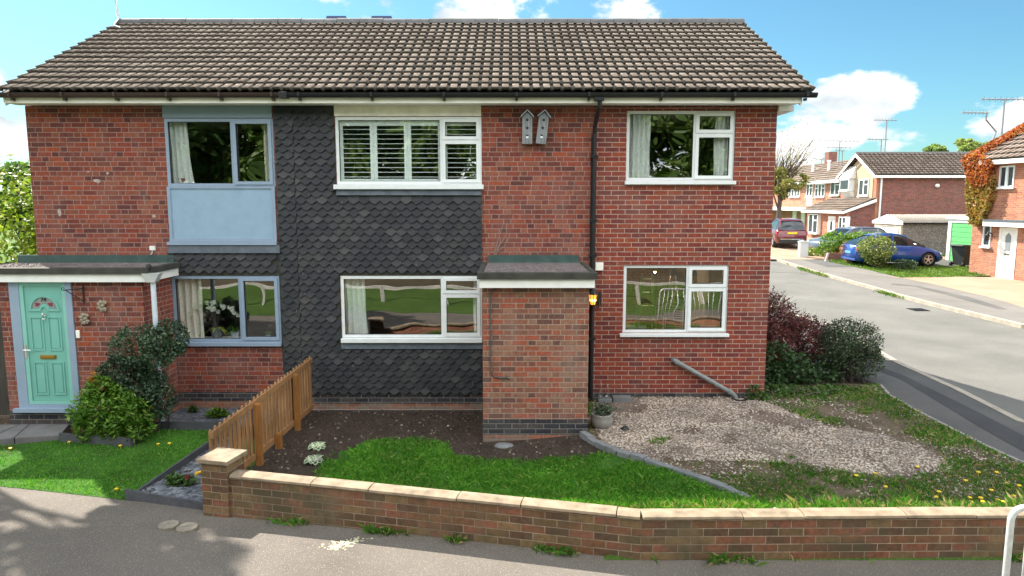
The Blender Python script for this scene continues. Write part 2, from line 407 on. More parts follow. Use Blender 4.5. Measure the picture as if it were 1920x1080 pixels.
M['brick_dark'] = brick('dark_brick', [(.21,.075,.062),(.165,.065,.055),(.25,.085,.066),(.13,.06,.054),(.19,.08,.066)], (.29,.20,.175), 'stretcher', .25, (.2,.13,.11))
M['upvc'] = plain('white_upvc', (.72,.75,.76), .32, var=.06, spec=.5)
M['fascia'] = plain('cream_white_fascia', (.86,.84,.76), .45, var=.10, scale=2.5)
M['headboard'] = plain('weathered_cream_board', (.80,.76,.66), .6, var=.2, scale=4)
M['grey_blue'] = plain('grey_blue_upvc', (.25,.325,.43), .42, var=.06)
M['blue_panel'] = plain('blue_panel', (.25,.37,.49), .5, var=.09)
M['slateblue_board'] = plain('slate_blue_board', (.20,.27,.33), .5, var=.06)
M['lead'] = plain('lead_flashing', (.085,.105,.13), .5, var=.35, scale=9)
M['felt_green'] = plain('green_felt', (.045,.085,.075), .75, var=.3, scale=5)
M['felt'] = plain('black_roofing_felt', (.045,.045,.038), .85, var=.45, scale=5, bump=.3)
M['gutter_brown'] = plain('brown_gutter', (.04,.024,.022), .35, var=.2)
M['gutter_black'] = plain('black_gutter', (.014,.014,.017), .35, var=.2)
M['pipe_white'] = plain('pale_blue_white_pipe', (.55,.62,.70), .4, var=.1)
M['pipe_grey'] = plain('grey_pipe', (.20,.22,.22), .5, var=.3, scale=14)
M['iron'] = plain('black_iron', (.016,.015,.015), .5)
M['brass'] = plain('brass', (.42,.28,.08), .3, 1)
M['chrome'] = plain('chrome', (.7,.7,.7), .2, 1)
M['galv'] = plain('galvanised_rail', (.62,.64,.64), .38, .35, var=.2, scale=18)
M['green_door'] = plain('seafoam_door', (.165,.42,.36), .38, var=.05)
M['green_frame'] = plain('seafoam_frame', (.22,.49,.43), .38, var=.05)
M['white'] = plain('white_paint', (.78,.78,.76), .5, var=.07)
M['white_door'] = plain('white_garage_door', (.80,.80,.78), .5, var=.05)
M['shutter'] = plain('pale_shutter', (.84,.89,.88), .45, var=.04)
M['room'] = plain('room_wall', (.22,.19,.165), .9, var=.1)
M['room_floor'] = plain('room_floor', (.16,.11,.07), .6, var=.2)
M['glass'] = glass('window_glass', .16, .38)
M['glass_far'] = plain('far_window_glass', (.045,.055,.065), .12, var=.3, scale=1.5, spec=.25)
def curtain_mat(name, c, trans=.3):
    t = NT(name); t.set(t.mix(1, c, t.ramp(t.noise(26, 4), [(.3, (.86,.86,.84)), (.7, (1.06,1.06,1.06))]), 'MULTIPLY'), .9, 0, .1)
    tr = t.n('ShaderNodeBsdfTranslucent'); tr.inputs[0].default_value = c+(1,)
    ms = t.n('ShaderNodeMixShader'); ms.inputs[0].default_value = trans; t.l(t.p.outputs[0], ms.inputs[1]); t.l(tr.outputs[0], ms.inputs[2]); t.l(ms.outputs[0], t.out.inputs[0])
    return t.m
M['curtain'] = curtain_mat('cream_curtain', (.82,.79,.70), .12); M['net'] = curtain_mat('pale_net', (.86,.88,.86), .12)
def slate_mat():
    t = NT('slate_shingle'); col = t.ramp(t.island(), [(0, (.015,.017,.021)), (.5, (.022,.024,.029)), (.85, (.030,.031,.035)), (1, (.050,.050,.053))])
    n = t.noise(1.6, 6, .62, vec=t.pos()); col = t.mix(t.math('MULTIPLY', t.rng(n, .48, .72), .5), col, (.052,.052,.047))
    n2 = t.noise(30, 4, .7, vec=t.pos()); col = t.mix(t.math('MULTIPLY', t.rng(n2, .60, .78), .3), col, (.12,.125,.13))
    mp = t.n('ShaderNodeMapping'); mp.inputs['Scale'].default_value = (7, 7, .9); mp.inputs['Rotation'].default_value = (0,.2,0); t.l(t.pos(), mp.inputs[0])
    n3 = t.noise(4, 3, .5, vec=mp.outputs[0]); col = t.mix(t.math('MULTIPLY', t.rng(n3, .71, .76), .4), col, (.36,.36,.35))
    t.set(col, .62, 0, .35); t.bump(n2, .25, .004); return t.m
M['slate'] = slate_mat()
def roof_mat(name, stops, lichen=.35):
    t = NT(name); sp = t.n('ShaderNodeSeparateXYZ'); t.l(t.uv(), sp.inputs[0])
    cb = t.n('ShaderNodeCombineXYZ'); t.l(t.math('FLOOR', t.math('DIVIDE', sp.outputs[0], .31)), cb.inputs[0]); t.l(t.math('FLOOR', t.math('DIVIDE', sp.outputs[1], .262)), cb.inputs[1])
    wn = t.n('ShaderNodeTexWhiteNoise'); wn.noise_dimensions = '2D'; t.l(cb.outputs[0], wn.inputs['Vector'])
    col = t.ramp(wn.outputs['Value'], stops)
    a = t.noise(26, 6, .72); col = t.mix(1, col, t.ramp(a, [(.25, (.62,.6,.58)), (.75, (1.35,1.33,1.3))]), 'MULTIPLY')
    b = t.noise(2.2, 6, .65); col = t.mix(t.math('MULTIPLY', t.rng(b, .52, .74), .45), col, (.15,.10,.08))
    c = t.noise(70, 3, .6); col = t.mix(t.math('MULTIPLY', t.rng(c, .58, .7), lichen), col, (.42,.38,.33))
    t.set(col, .92, 0, .2); t.bump(a, .5, .01); return t.m
M['roof'] = roof_mat('brown_concrete_roof_tile', [(0, (.235,.192,.162)), (.5, (.29,.238,.20)), (1, (.35,.29,.245))])
M['roof_far'] = roof_mat('far_brown_roof_tile', [(0, (.16,.12,.10)), (.5, (.22,.17,.145)), (1, (.27,.215,.18))])
M['tile_channel'] = plain('shaded_tile_channel', (.115,.10,.085), .95, var=.4, scale=14)  # shadow between the tile ribs painted in as a darker channel colour
M['tile_edge'] = plain('shaded_tile_edge', (.075,.065,.055), .95, var=.4, scale=14)  # shade on the tile butts put into the colour
M['verge'] = plain('verge_mortar', (.12,.12,.125), .8, var=.3)
M['chipping'] = ground('roof_chippings', [(.3, (.10,.085,.085)), (.7, (.19,.165,.16))], 4, 90, .8, .015, speck=((.3,.27,.25), 70, .8))
M['asphalt_path'] = ground('worn_path_asphalt', [(.3, (.105,.092,.080)), (.5, (.13,.114,.099)), (.7, (.15,.132,.115))], .8, 110, .5, .008, speck=((.30,.26,.22), 120, .86), fvar=.3)
M['asphalt_road'] = ground('road_asphalt', [(.3, (.10,.098,.090)), (.5, (.128,.124,.114)), (.7, (.155,.15,.137))], .45, 90, .45, .008, speck=((.24,.23,.21), 100, .85), fvar=.25)
M['asphalt_pave'] = ground('pavement_asphalt', [(.3, (.075,.074,.073)), (.7, (.115,.11,.105))], .6, 100, .45, .008, fvar=.25)
M['asphalt_far'] = ground('far_pavement_asphalt', [(.3, (.125,.117,.108)), (.7, (.175,.162,.148))], .6, 60, .4, .008, fvar=.25)  # lighter copy of the pavement asphalt, sunlight on the far side put into colour
M['asphalt_new'] = ground('trench_asphalt', [(.3, (.046,.046,.048)), (.7, (.064,.064,.066))], .9, 100, .45, .008, fvar=.25)
M['kerb'] = plain('kerb_concrete', (.33,.29,.235), .9, var=.25, scale=4, bump=.3)
M['slab'] = plain('paving_slab', (.15,.145,.145), .9, var=.25, scale=5, bump=.3)
M['drive'] = ground('block_drive', [(.3, (.27,.18,.125)), (.7, (.35,.245,.175))], .8, 40, .3, .006, fvar=.2)
M['soil'] = ground('garden_soil', [(.3, (.040,.028,.022)), (.7, (.075,.055,.044))], 2.5, 38, 1.0, .05, speck=((.16,.13,.11), 30, .95))
M['dirt'] = ground('dry_dirt', [(.3, (.075,.054,.036)), (.5, (.13,.098,.066)), (.7, (.19,.145,.10))], 1.8, 40, 1.0, .04, speck=((.3,.26,.22), 30, .88))
M['gravel_bed'] = ground('gravel_bed', [(.3, (.095,.068,.050)), (.5, (.17,.125,.10)), (.7, (.23,.185,.15))], 1.6, 55, 1.0, .03, speck=((.38,.33,.29), 38, .6))
M['gravel'] = leaf('gravel_stone', [(0, (.12,.09,.07)), (.35, (.24,.19,.155)), (.7, (.35,.29,.25)), (1, (.48,.43,.39))], .9, 0, .2)
M['chips'] = leaf('slate_chips', [(0, (.055,.06,.075)), (.6, (.105,.115,.14)), (1, (.20,.21,.235))], .6, 0, .4)
M['turf'] = ground('turf', [(.3, (.05,.045,.02)), (.42, (.030,.095,.010)), (.7, (.06,.17,.018))], 2, 60, .8, .03)
M['verge_grass'] = ground('far_grass', [(.3, (.05,.10,.016)), (.7, (.085,.15,.028))], .6, 30, .8, .05)
M['bank'] = ground('earth_bank', [(.3, (.05,.042,.025)), (.6, (.10,.08,.05)), (.8, (.06,.08,.025))], .6, 14, .8, .06)
M['grass'] = leaf('grass_blade', [(0, (.038,.14,.012)), (.4, (.072,.245,.020)), (.8, (.135,.33,.038)), (1, (.27,.34,.09))], .55, .3)
M['grass_wild'] = leaf('wild_grass_blade', [(0, (.04,.13,.012)), (.45, (.07,.20,.02)), (.72, (.12,.24,.035)), (.78, (.30,.25,.12)), (1, (.36,.29,.15))], .6, .3)
M['ochre'] = plain('aged_coping_stone', (.265,.205,.14), .9, var=.42, scale=7, bump=.4)
M['timber'] = wood('honey_timber', (.22,.105,.042), (.35,.19,.085))
M['timber_post'] = wood('orange_timber_post', (.24,.095,.022), (.33,.145,.04))
M['timber_old'] = wood('weathered_grey_timber', (.15,.16,.17), (.26,.27,.28))
M['timber_dark'] = wood('dark_fence_timber', (.050,.046,.04), (.085,.078,.066))
M['edging'] = wood('grey_painted_edging', (.060,.062,.072), (.085,.088,.10), axis='x')
M['rail_wood'] = wood('pale_knee_rail', (.45,.43,.38), (.58,.55,.5), axis='x')
M['bark'] = wood('bark', (.06,.045,.035), (.11,.085,.065))
M['twig'] = plain('twig', (.10,.07,.055), .9)
M['concrete'] = plain('concrete', (.26,.24,.22), .9, var=.2, bump=.4)
M['stone_grey'] = plain('grey_stone', (.16,.165,.17), .85, var=.25, bump=.3)
M['cabinet'] = plain('pale_grey_cabinet', (.50,.52,.52), .5, var=.06)
M['black_plastic'] = plain('black_plastic', (.022,.023,.025), .45)
M['bin'] = plain('dark_bin_plastic', (.03,.034,.034), .5)
M['garage_green'] = plain('green_garage_door', (.10,.40,.13), .5, var=.05)
M['pebbledash'] = ground('pebbledash', [(.3, (.13,.115,.105)), (.7, (.20,.18,.165))], 3, 26, .8, .03, speck=((.33,.3,.28), 16, .6))
M['asbestos'] = plain('cement_sheet', (.42,.38,.32), .9, var=.2)
M['render'] = plain('tan_render', (.42,.33,.22), .9, var=.15)
# ------------------------------------------------------------------ the two houses
XL, XP, XE, XR = -7.60, -3.42, 1.28, 4.15
ZW = 4.68; YB = 6.2
def wr(px0, py0, px1, py1, Y=0.0):
    my = (py0+py1)/2
    return (onY(px0, my, Y)[0], onY(px1, my, Y)[0], onY(960, py1, Y)[1], onY(960, py0, Y)[1])
def rbox(mb, r, y0, y1): return mb.box(r[0], r[1], y0, y1, r[2], r[3])

W_UL = wr(311, 222, 514, 350); W_ULP = wr(317, 350, 518, 453)
W_LL = wr(325, 517, 526, 641)
W_UC = wr(630, 219, 903, 346); W_LC = wr(640, 517, 904, 633)
W_UR = wr(1175, 207, 1379, 339); W_LR = wr(1169, 497, 1366, 625)

HL = thing('brick_house', 'left semi-detached brick house with blue-grey windows and seafoam green front door', 'house', (XL, 0, 0))
HR = thing('brick_house', 'right semi-detached brick house with white windows and dark hung slates, blocky brick porch', 'house', (XP, 0, 0))

def house_shell(H, x0, x1, holes, xsplit=None, holes2=(), back=()):
    mb = MB(); panel_wall(mb, (x0, xsplit or x1, -.45, ZW), holes, 0, .28)
    mb.build('wall', M['brick_old'], H)
    if H is HL: mb = MB(); panel_wall(mb, (.28, YB-.28, -.45, ZW), [], x0, x0+.28, 'x'); mb.build('side_wall', M['brick_old'], H)
    mb = MB(); panel_wall(mb, (x0, x1, -.45, ZW), back, YB-.28, YB); mb.build('rear_wall', M['brick_old'], H)
    if xsplit:
        m2 = MB(); panel_wall(m2, (xsplit, x1, -.45, ZW), holes2, .02, .28)
        panel_wall(m2, (.28, YB-.28, -.45, ZW), [], x1-.28, x1, 'x')
        o = m2.build('extension_wall', M['brick_ext'], H); o['label'] = 'brighter red stretcher brick wall of the extension'
    # gable ends under the roof
    g = MB(); xg = x0 if H is HL else x1-.28
    g.prism([(0.0, ZW+.001), (YB, ZW+.001), (YB/2, ZW+1.62)], xg+.002, xg+.278, 'x'); g.build('gable', M['brick_old'] if H is HL else M['brick_ext'], H)
    f = MB(); f.box(x0+.29, x1-.29, .285, YB-.285, 2.33, 2.47); f.box(x0+.29, x1-.29, .285, YB-.285, ZW-.06, ZW-.01); f.build('ceiling', M['white'], H)
    f = MB(); f.box(x0+.29, x1-.29, .285, YB-.285, -.1, .06); f.box(x0+.29, x1-.29, .285, YB-.285, 2.475, 2.49); f.build('floor_boards', M['room_floor'], H)
    f = MB()
    for (a, b) in ((.06, 2.33), (2.49, ZW-.06)):
        f.box(x0+.283, x0+.30, .285, YB-.285, a, b); f.box(x1-.30, x1-.283, .285, YB-.285, a, b)
    if H is HR:
        for (a, b) in ((.065, 2.325), (2.495, ZW-.065)): f.box(XE-.06, XE+.06, .29, YB-.29, a, b)
        f.box(x0+.305, XE-.065, 4.2, 4.3, .065, 2.325); f.box(x0+.305, x1-.305, 3.6, 3.7, 2.495, ZW-.065)
    else:
        f.box(x0+.305, x1-.305, 4.2, 4.3, .065, 2.325); f.box(x0+.305, x1-.305, 3.6, 3.7, 2.495, ZW-.065)
    f.build('room_partition', M['room'], H)
LIGHT_OPENINGS = [(1.45, 2.6, .1, 2.15)]  # unseen rear opening added to let light into the extension room
house_shell(HL, XL, XP, [W_UL, W_LL])
house_shell(HR, XP, XR, [W_UC, W_LC], XE, [W_UR, W_LR], LIGHT_OPENINGS)
g = MB(); g.add([(1.45, 6.05, .1), (2.6, 6.05, .1), (2.6, 6.05, 2.15), (1.45, 6.05, 2.15)], [(0,1,2,3)]); g.build('added_rear_pane', M['glass'], HR)  # glass of the added rear opening

def window(H, r, fm, lights, yf=.03, fw=.05, sill=None, label=None, open_w=.05, panes=True):
    """lights: (x0,x1,z0,z1 in fractions of r, opening?)"""
    x0, x1, z0, z1 = r; W = x1-x0; Hh = z1-z0
    hs = []
    for (a, b, c, d, op) in lights:
        la, lb, lc, ld = x0+a*W, x0+b*W, z0+c*Hh, z0+d*Hh
        pa = fw if a == 0 else fw*.55; pb = fw if b == 1 else fw*.55; pc = fw if c == 0 else fw*.55; pd = fw if d == 1 else fw*.55
        hs.append((la+pa, lb-pb, lc+pc, ld-pd, op))
    mb = MB(); panel_wall(mb, (x0+.002, x1-.002, z0+.002, z1-.002), [h[:4] for h in hs], yf, yf+.07)
    w = mb.build('window', fm, H)
    if label: w['label'] = label
    for h in hs:
        ox = 0
        if h[4]:
            c = MB(); e = .018
            panel_wall(c, (h[0]-e, h[1]+e, h[2]-e, h[3]+e), [(h[0]+open_w-e, h[1]-open_w+e, h[2]+open_w-e, h[3]-open_w+e)], yf-.018, yf+.004)
            c.build('casement', fm, w); ox = open_w-e
        gk = MB(); q = .006                                    # black gasket line
        panel_wall(gk, (h[0]+ox-.001, h[1]-ox+.001, h[2]+ox-.001, h[3]-ox+.001), [(h[0]+ox+q, h[1]-ox-q, h[2]+ox+q, h[3]-ox-q)], yf+.012, yf+.05)
        gk.build('gasket', M['black_plastic'], w)
        p = MB(); p.add([(h[0]+ox+.001, yf+.03, h[2]+ox+.001), (h[1]-ox-.001, yf+.03, h[2]+ox+.001), (h[1]-ox-.001, yf+.03, h[3]-ox-.001), (h[0]+ox+.001, yf+.03, h[3]-ox-.001)], [(0,1,2,3)])
        p.build('pane', M['glass'], w)
    if sill:
        s = MB(); s.box(sill[0], sill[1], -sill[4], yf+.002, sill[2], sill[3]); s.build('sill', fm, w, bevel=.006)
    return w
def frac(r, px, py):
    """pixel -> fractions inside rect r on the wall plane"""
    x, z = onY(px, py, 0); return ((x-r[0])/(r[1]-r[0]), (z-r[2])/(r[3]-r[2]))

f = frac(W_UL, 437, 290)[0]
window(HL, W_UL, M['grey_blue'], [(0, f, 0, 1, 0), (f, 1, 0, 1, 1)], yf=.0, label='upper blue-grey window above the blue panel')
f = frac(W_LL, 452, 580)[0]; s = wr(325, 641, 528, 648)
window(HL, W_LL, M['grey_blue'], [(0, f, 0, 1, 0), (f, 1, 0, 1, 1)], yf=.0, sill=(s[0]-.01, s[1]+.01, s[2], s[3], .07), label='lower blue-grey window with plants on its sill')
f, g1 = frac(W_UC, 828, 263)
window(HR, W_UC, M['upvc'], [(0, f, 0, 1, 0), (f, 1, 0, g1, 1), (f, 1, g1, 1, 1)], yf=-.005, sill=(wr(630,346,903,355)[0]-.02, W_UC[1]+.03, wr(0,346,0,355)[2], W_UC[2]-.002, .09), label='upper white window with louvred shutters')
f, g1 = frac(W_LC, 830, 551)
window(HR, W_LC, M['upvc'], [(0, f, 0, 1, 0), (f, 1, 0, g1, 1), (f, 1, g1, 1, 1)], yf=-.005, sill=(W_LC[0]-.005, W_LC[1], wr(0,633,0,641)[2], W_LC[2]-.002, .09), label='wide lower white window beside the porch')
f, g1 = frac(W_UR, 1305, 250)
window(HR, W_UR, M['upvc'], [(0, f, 0, 1, 0), (f, 1, 0, g1, 1), (f, 1, g1, 1, 1)], yf=.05, sill=(W_UR[0]-.02, W_UR[1]+.02, wr(0,339,0,346)[2], W_UR[2]-.002, .05), label='upper white window of the extension')
f, g1 = frac(W_LR, 1291, 540)
window(HR, W_LR, M['upvc'], [(0, f, 0, 1, 0), (f, 1, 0, g1, 1), (f, 1, g1, 1, 1)], yf=.05, sill=(W_LR[0]-.05, W_LR[1]+.02, wr(0,625,0,631)[2], W_LR[2]-.002, .05), label='lower white window of the extension')

# boards, panels, flashings
mb = MB(); rbox(mb, wr(305, 194, 510, 221), -.02, -.002); mb.build('header_board', M['slateblue_board'], HL)
mb = MB(); r = W_ULP; rbox(mb, (r[0]+.05, r[1]-.05, r[2]+.05, r[3]-.03), -.012, -.002); mb.build('infill_panel', M['blue_panel'], HL)
mb = MB(); panel_wall(mb, (r[0], r[1], r[2], r[3]), [(r[0]+.05, r[1]-.05, r[2]+.05, r[3]-.03)], -.03, -.001)
s = wr(316, 452, 520, 459); rbox(mb, (s[0], s[1], s[2], r[2]-.002), -.06, -.002); mb.build('panel_frame', M['grey_blue'], HL)
mb = MB(); s = wr(318, 459, 526, 474); mb.prism([(-.05, s[2]), (-.056, s[2]), (-.035, s[3]), (-.002, s[3]), (-.002, s[2])], s[0], s[1], 'x'); mb.build('lead_flashing', M['lead'], HL)
mb = MB(); rbox(mb, wr(627, 196, 902, 218), -.03, -.002); mb.build('header_board', M['headboard'], HR)
for rr, x1 in (((632, 355, 903, 366), None), ((641, 641, 904, 653), None)):
    s = wr(*rr); mb = MB(); mb.prism([(-.05, s[2]), (-.056, s[2]), (-.035, s[3]), (-.002, s[3]), (-.002, s[2])], s[0], s[1], 'x'); mb.build('lead_flashing', M['lead'], HR)

# hung slates: pointed shingles in staggered courses
def slate_field(mb, regions, excl, seed):
    rnd = random.Random(seed); w = .166; p = .1
    zz = [r[2] for r in regions]; z = min(zz); row = 0; ztop = max(r[3] for r in regions)
    while z < ztop:
        x = min(r[0] for r in regions)-w + (row % 2)*w/2; x1 = max(r[1] for r in regions)+w
        while x < x1:
            reg = None
            for r in regions:
                if r[0]-w*.35 < x < r[1]+w*.35 and r[2]-.02 <= z < r[3]-.02: reg = r; break
            ok = reg is not None
            cz = z+.05
            if ok:
                for e in excl:
                    if e[0] < x < e[1] and e[2] < cz < e[3]: ok = False
            if ok:
                j = rnd.uniform(-.003, .003); jt = rnd.uniform(-.003, .003); pr = rnd.uniform(0, .0025)
                pts = [(-.083, .15), (-.083, .052+jt), (-.018, .003), (.018, .003+jt*.5), (.083, .052-jt), (.083, .15)]
                P = []
                for (a, b) in pts:
                    X, Z = x+a+j*(1-b/.15), z+b
                    X = min(max(X, reg[0]), reg[1]); Z = min(Z, reg[3])
                    for e in excl:
                        if e[0] < X < e[1] and e[2] < Z < e[3]:
                            if x <= e[0]: X = e[0]
                            elif x >= e[1]: X = e[1]
                            elif cz <= e[2]: Z = e[2]
                            else: Z = e[3]
                    P.append((X, Z, -.048-pr+.036*(b/.15)))
                v = [(X, y, Z) for X, Z, y in P]+[(X, y+.014, min(Z+.011, reg[3])) for X, Z, y in P]
                mb.add(v, [(0,1,2,3,4,5)]+[(i+1, i, 6+i, 7+i) for i in range(5)])
            x += w
        z += p; row += 1
    return mb
sl = onY(521, 378, 0)[0]                                     # left edge of the tall slate strip
zl0 = onY(960, 739, 0)[1]
eUL = (wr(303,194,0,459)[0], wr(0,0,519,655)[1], wr(0,194,0,474)[2], 9)
regL = [(sl, XP-.001, zl0, ZW), (W_LL[0]-.03, sl+.01, W_LL[3]+.01, wr(0,194,0,474)[2]+.01)]
exL = [(W_LL[0]-.5, W_LL[1]+.005, wr(0,641,0,648)[2]-.01, W_LL[3]+.005)]
slate_field(MB(), [], [], 1) if False else None
mb = slate_field(MB(), regL, exL, 3); scL = mb.build('slate_cladding', M['slate'], HL)
mb = MB(); panel_wall(mb, (regL[1][0], XP-.001, zl0, ZW-.001), [(regL[1][0]-1, sl, regL[1][3], 9), (W_LL[0]-1, W_LL[1]+.004, -1, W_LL[3]+.004)], -.012, -.002); mb.build('slate_backing', M['felt'], scL)
XS1 = wr(640, 300, 903, 400)[1]
regR = [(XP+.001, XS1, zl0, ZW)]
exR = [(W_UC[0]-.01, XS1+.3, wr(0,346,0,366)[2], 9), (W_LC[0]-.01, XS1+.3, wr(0,633,0,653)[2], W_LC[3]+.005)]
mb = slate_field(MB(), regR, exR, 4); scR = mb.build('slate_cladding', M['slate'], HR)
mb = MB(); panel_wall(mb, (XP+.001, XS1, zl0, ZW-.001), exR, -.012, -.002); mb.build('slate_backing', M['felt'], scR)

# plinth and footing courses
def plinth(H, x0, x1, z0, z1, y=-.006): mb = MB(); mb.box(x0, x1, y, -.001, z0, z1); mb.build('plinth', M['brick_plinth'], H)
def footing(H, x0, x1, z0, z1, m='brick_footing', y=-.012): mb = MB(); mb.box(x0, x1, y, -.001, z0, z1); mb.build('footing', M[m], H)
plinth(HL, sl, XP-.001, -.10, zl0-.002); footing(HL, sl, XP-.001, -.19, -.102); footing(HL, sl, XP-.001, -.5, -.192, 'concrete', -.05)
plinth(HR, XP+.001, XS1, -.10, zl0-.002); footing(HR, XP+.001, XS1, -.19, -.102); footing(HR, XP+.001, XS1, -.5, -.192, 'concrete', -.06)
plinth(HL, W_LL[0], sl-.002, -.05, .10); footing(HL, W_LL[0], sl-.002, -.4, -.052)
mb = MB(); mb.box(XE, XR, .012, .019, -.35, .075); mb.build('plinth', M['brick_plinth'], HR)

# porches
def porch(H, x0, x1, y0, hole, mat, ro, name='porch'):
    mb = MB(); panel_wall(mb, (x0, x1, -.5, 2.04), hole, y0, y0+.11)
    panel_wall(mb, (y0+.11, -.012, -.5, 2.04), [], x0, x0+.11, 'x'); panel_wall(mb, (y0+.11, -.012, -.5, 2.04), [], x1-.11, x1, 'x')
    p = mb.build(name, mat, H)
    fx0, fx1, fy = ro
    mb = MB(); mb.box(fx0, fx1, fy, fy+.022, 2.03, 2.165); mb.box(fx0, fx0+.022, fy+.022, -.03, 2.03, 2.165); mb.box(fx1-.022, fx1, fy+.022, -.03, 2.03, 2.165)
    mb.box(fx0+.022, fx1-.022, fy+.022, -.03, 2.045, 2.06); mb.build('porch_fascia', M['white'], p)
    mb = MB(); mb.box(fx0-.03, fx1+.03, fy-.03, -.04, 2.167, 2.215)
    for a in range(int((fx1-fx0)/.5)+1):
        pass
    mb.prism([(fy-.035, 2.15), (fy-.035, 2.235), (fy+.03, 2.245), (fy+.05, 2.217), (fy-.03, 2.217), (fy-.03, 2.15)], fx0-.032, fx1+.032, 'x')
    for xx, sg in ((fx0-.03, 1), (fx1+.03, -1)):
        mb.prism([(xx-.004*sg, 2.15), (xx-.004*sg, 2.235), (xx+.06*sg, 2.245), (xx+.08*sg, 2.217), (xx, 2.217), (xx, 2.15)], fy+.05, -.045, 'y')
    mb.build('porch_roof', M['felt'], p)
    mb = MB(); mb.box(fx0+.06, fx1-.06, fy+.06, -.05, 2.216, 2.228)
    rnd = random.Random(5)
    for _ in range(1500):
        x, y = rnd.uniform(fx0+.05, fx1-.05), rnd.uniform(fy+.05, -.06); r = rnd.uniform(.006, .014)
        mb.add([(x-r, y-r, 2.225), (x+r, y-r*.6, 2.225), (x, y+r, 2.225), (x, y, 2.228+r)], [(0,1,3),(1,2,3),(2,0,3)])
    mb.build('roof_chippings', M['chipping'], p)
    mb = MB(); zf = onY(960, 478, 0)[1]
    mb.prism([(-.045, 2.19), (-.055, 2.2), (-.04, 2.24), (-.034, zf), (-.002, zf), (-.002, 2.19)], fx0+.08 if H is HL else x0+.03, fx1-.06, 'x'); mb.build('felt_upstand', M['felt_green'], p)
    return p
PLX1, PLY = -5.47, -.90
DX0, DX1 = -7.44, -6.515
pl = porch(HL, XL, PLX1, PLY, [(DX0, DX1, .05, 2.03)], M['brick_old'], (-7.98, -5.34, -1.0))
mb = MB(); mb.box(XL, PLX1+.004, PLY-.006, PLY-.001, -.22, .05); mb.box(PLX1+.001, PLX1+.006, PLY+.001, -.02, -.10, .05); mb.build('porch_plinth', M['brick_plinth'], pl)
PRX0, PRX1, PRY = -.41, 1.07, -1.55
pr = porch(HR, PRX0, PRX1, PRY, [], M['brick_porch'], (-.445, 1.13, -1.68))
mb = MB(); mb.box(PRX0-.006, PRX1+.006, PRY-.007, PRY-.001, -.09, .135); mb.build('porch_plinth', M['brick_plinth'], pr)
mb = MB(); mb.box(PRX0-.004, PRX1-.07, PRY-.012, PRY-.001, -.4, -.092); mb.build('porch_footing', M['brick_footing'], pr)

# green front door with fanlight, letterbox, knocker
dz0, dz1 = .115, 2.025
mb = MB(); gx0, gx1 = DX0+.145, DX1-.095
panel_wall(mb, (DX0+.002, DX1-.002, .05, dz1), [(gx0, gx1, dz0+.05, 3)], PLY-.02, PLY+.08)
mb.box(DX0-.05, DX1+.01, PLY-.09, PLY-.022, .055, dz0-.002)
fr = mb.build('door_surround', M['grey_blue'], pl)
mb = MB(); panel_wall(mb, (gx0+.002, gx1-.002, dz0+.052, dz1-.002), [(gx0+.06, gx1-.05, dz0+.10, dz1-.06)], PLY-.012, PLY+.06); mb.build('door_frame', M['green_frame'], pl)
sx0, sx1, sz0, sz1 = gx0+.063, gx1-.053, dz0+.103, dz1-.063
mb = MB(); yd = PLY+.006; mb.box(sx0, sx1, yd, yd+.045, sz0, sz1)
sw = sx1-sx0; cxm = (sx0+sx1)/2
def raised(mb, a, b, c, d, e=.018):                     # moulded panel: proud rim round a sunk-looking field
    for (x0_, x1_, z0_, z1_) in ((a, b, d-e, d), (a, b, c, c+e), (a, a+e, c+e, d-e), (b-e, b, c+e, d-e)):
        mb.box(x0_, x1_, yd-.012, yd-.0005, z0_, z1_)
    mb.box(a+e*2.2, b-e*2.2, yd-.008, yd-.0005, c+e*2.2, d-e*2.2)
ph = sz1-sz0
for (a, b) in ((sx0+.10*sw, sx0+.44*sw), (sx0+.56*sw, sx0+.90*sw)):
    raised(mb, a, b, sz0+.05*ph, sz0+.34*ph); raised(mb, a, b, sz0+.44*ph, sz0+.735*ph)
zf0 = sz0+.80*ph; rf = .37*sw
arc = [(math.cos(math.pi*k/20), math.sin(math.pi*k/20)) for k in range(21)]
for (r0, r1, yy) in ((rf*.90, rf*1.05, yd-.016),):
    for k in range(20):
        (a, b), (c, d) = arc[k], arc[k+1]
        mb.prism([(cxm+a*r0, zf0+b*r0*.95), (cxm+a*r1, zf0+b*r1*.95), (cxm+c*r1, zf0+d*r1*.95), (cxm+c*r0, zf0+d*r0*.95)], yy, yd-.0005, 'y')
mb.box(cxm-rf*1.1, cxm-rf*.33, yd-.016, yd-.0005, zf0-.03, zf0); mb.box(cxm+rf*.33, cxm+rf*1.1, yd-.016, yd-.0005, zf0-.03, zf0)
for k in range(20):
    (a, b), (c, d) = arc[k], arc[k+1]
    mb.prism([(cxm+a*rf*.22, zf0-.03+b*rf*.3), (cxm+a*rf*.36, zf0-.03+b*rf*.45), (cxm+c*rf*.36, zf0-.03+d*rf*.45), (cxm+c*rf*.22, zf0-.03+d*rf*.3)], yd-.0165, yd-.0005, 'y')
door = mb.build('front_door', M['green_door'], pl)
fan = MB()
for k in range(20):
    (a, b), (c, d) = arc[k], arc[k+1]; q0, q1 = rf*.38, rf*.90
    fan.add([(cxm+a*q0, yd-.004, zf0+.01+b*q0*.9), (cxm+a*q1, yd-.004, zf0+.01+b*q1*.93), (cxm+c*q1, yd-.004, zf0+.01+d*q1*.93), (cxm+c*q0, yd-.004, zf0+.01+d*q0*.9)], [(0,1,2,3)])
fan.build('fanlight', plain('leaded_fanlight_glass', (.22,.25,.25), .15, var=.2), door)
red = plain('stained_red', (.22,.02,.04), .4)
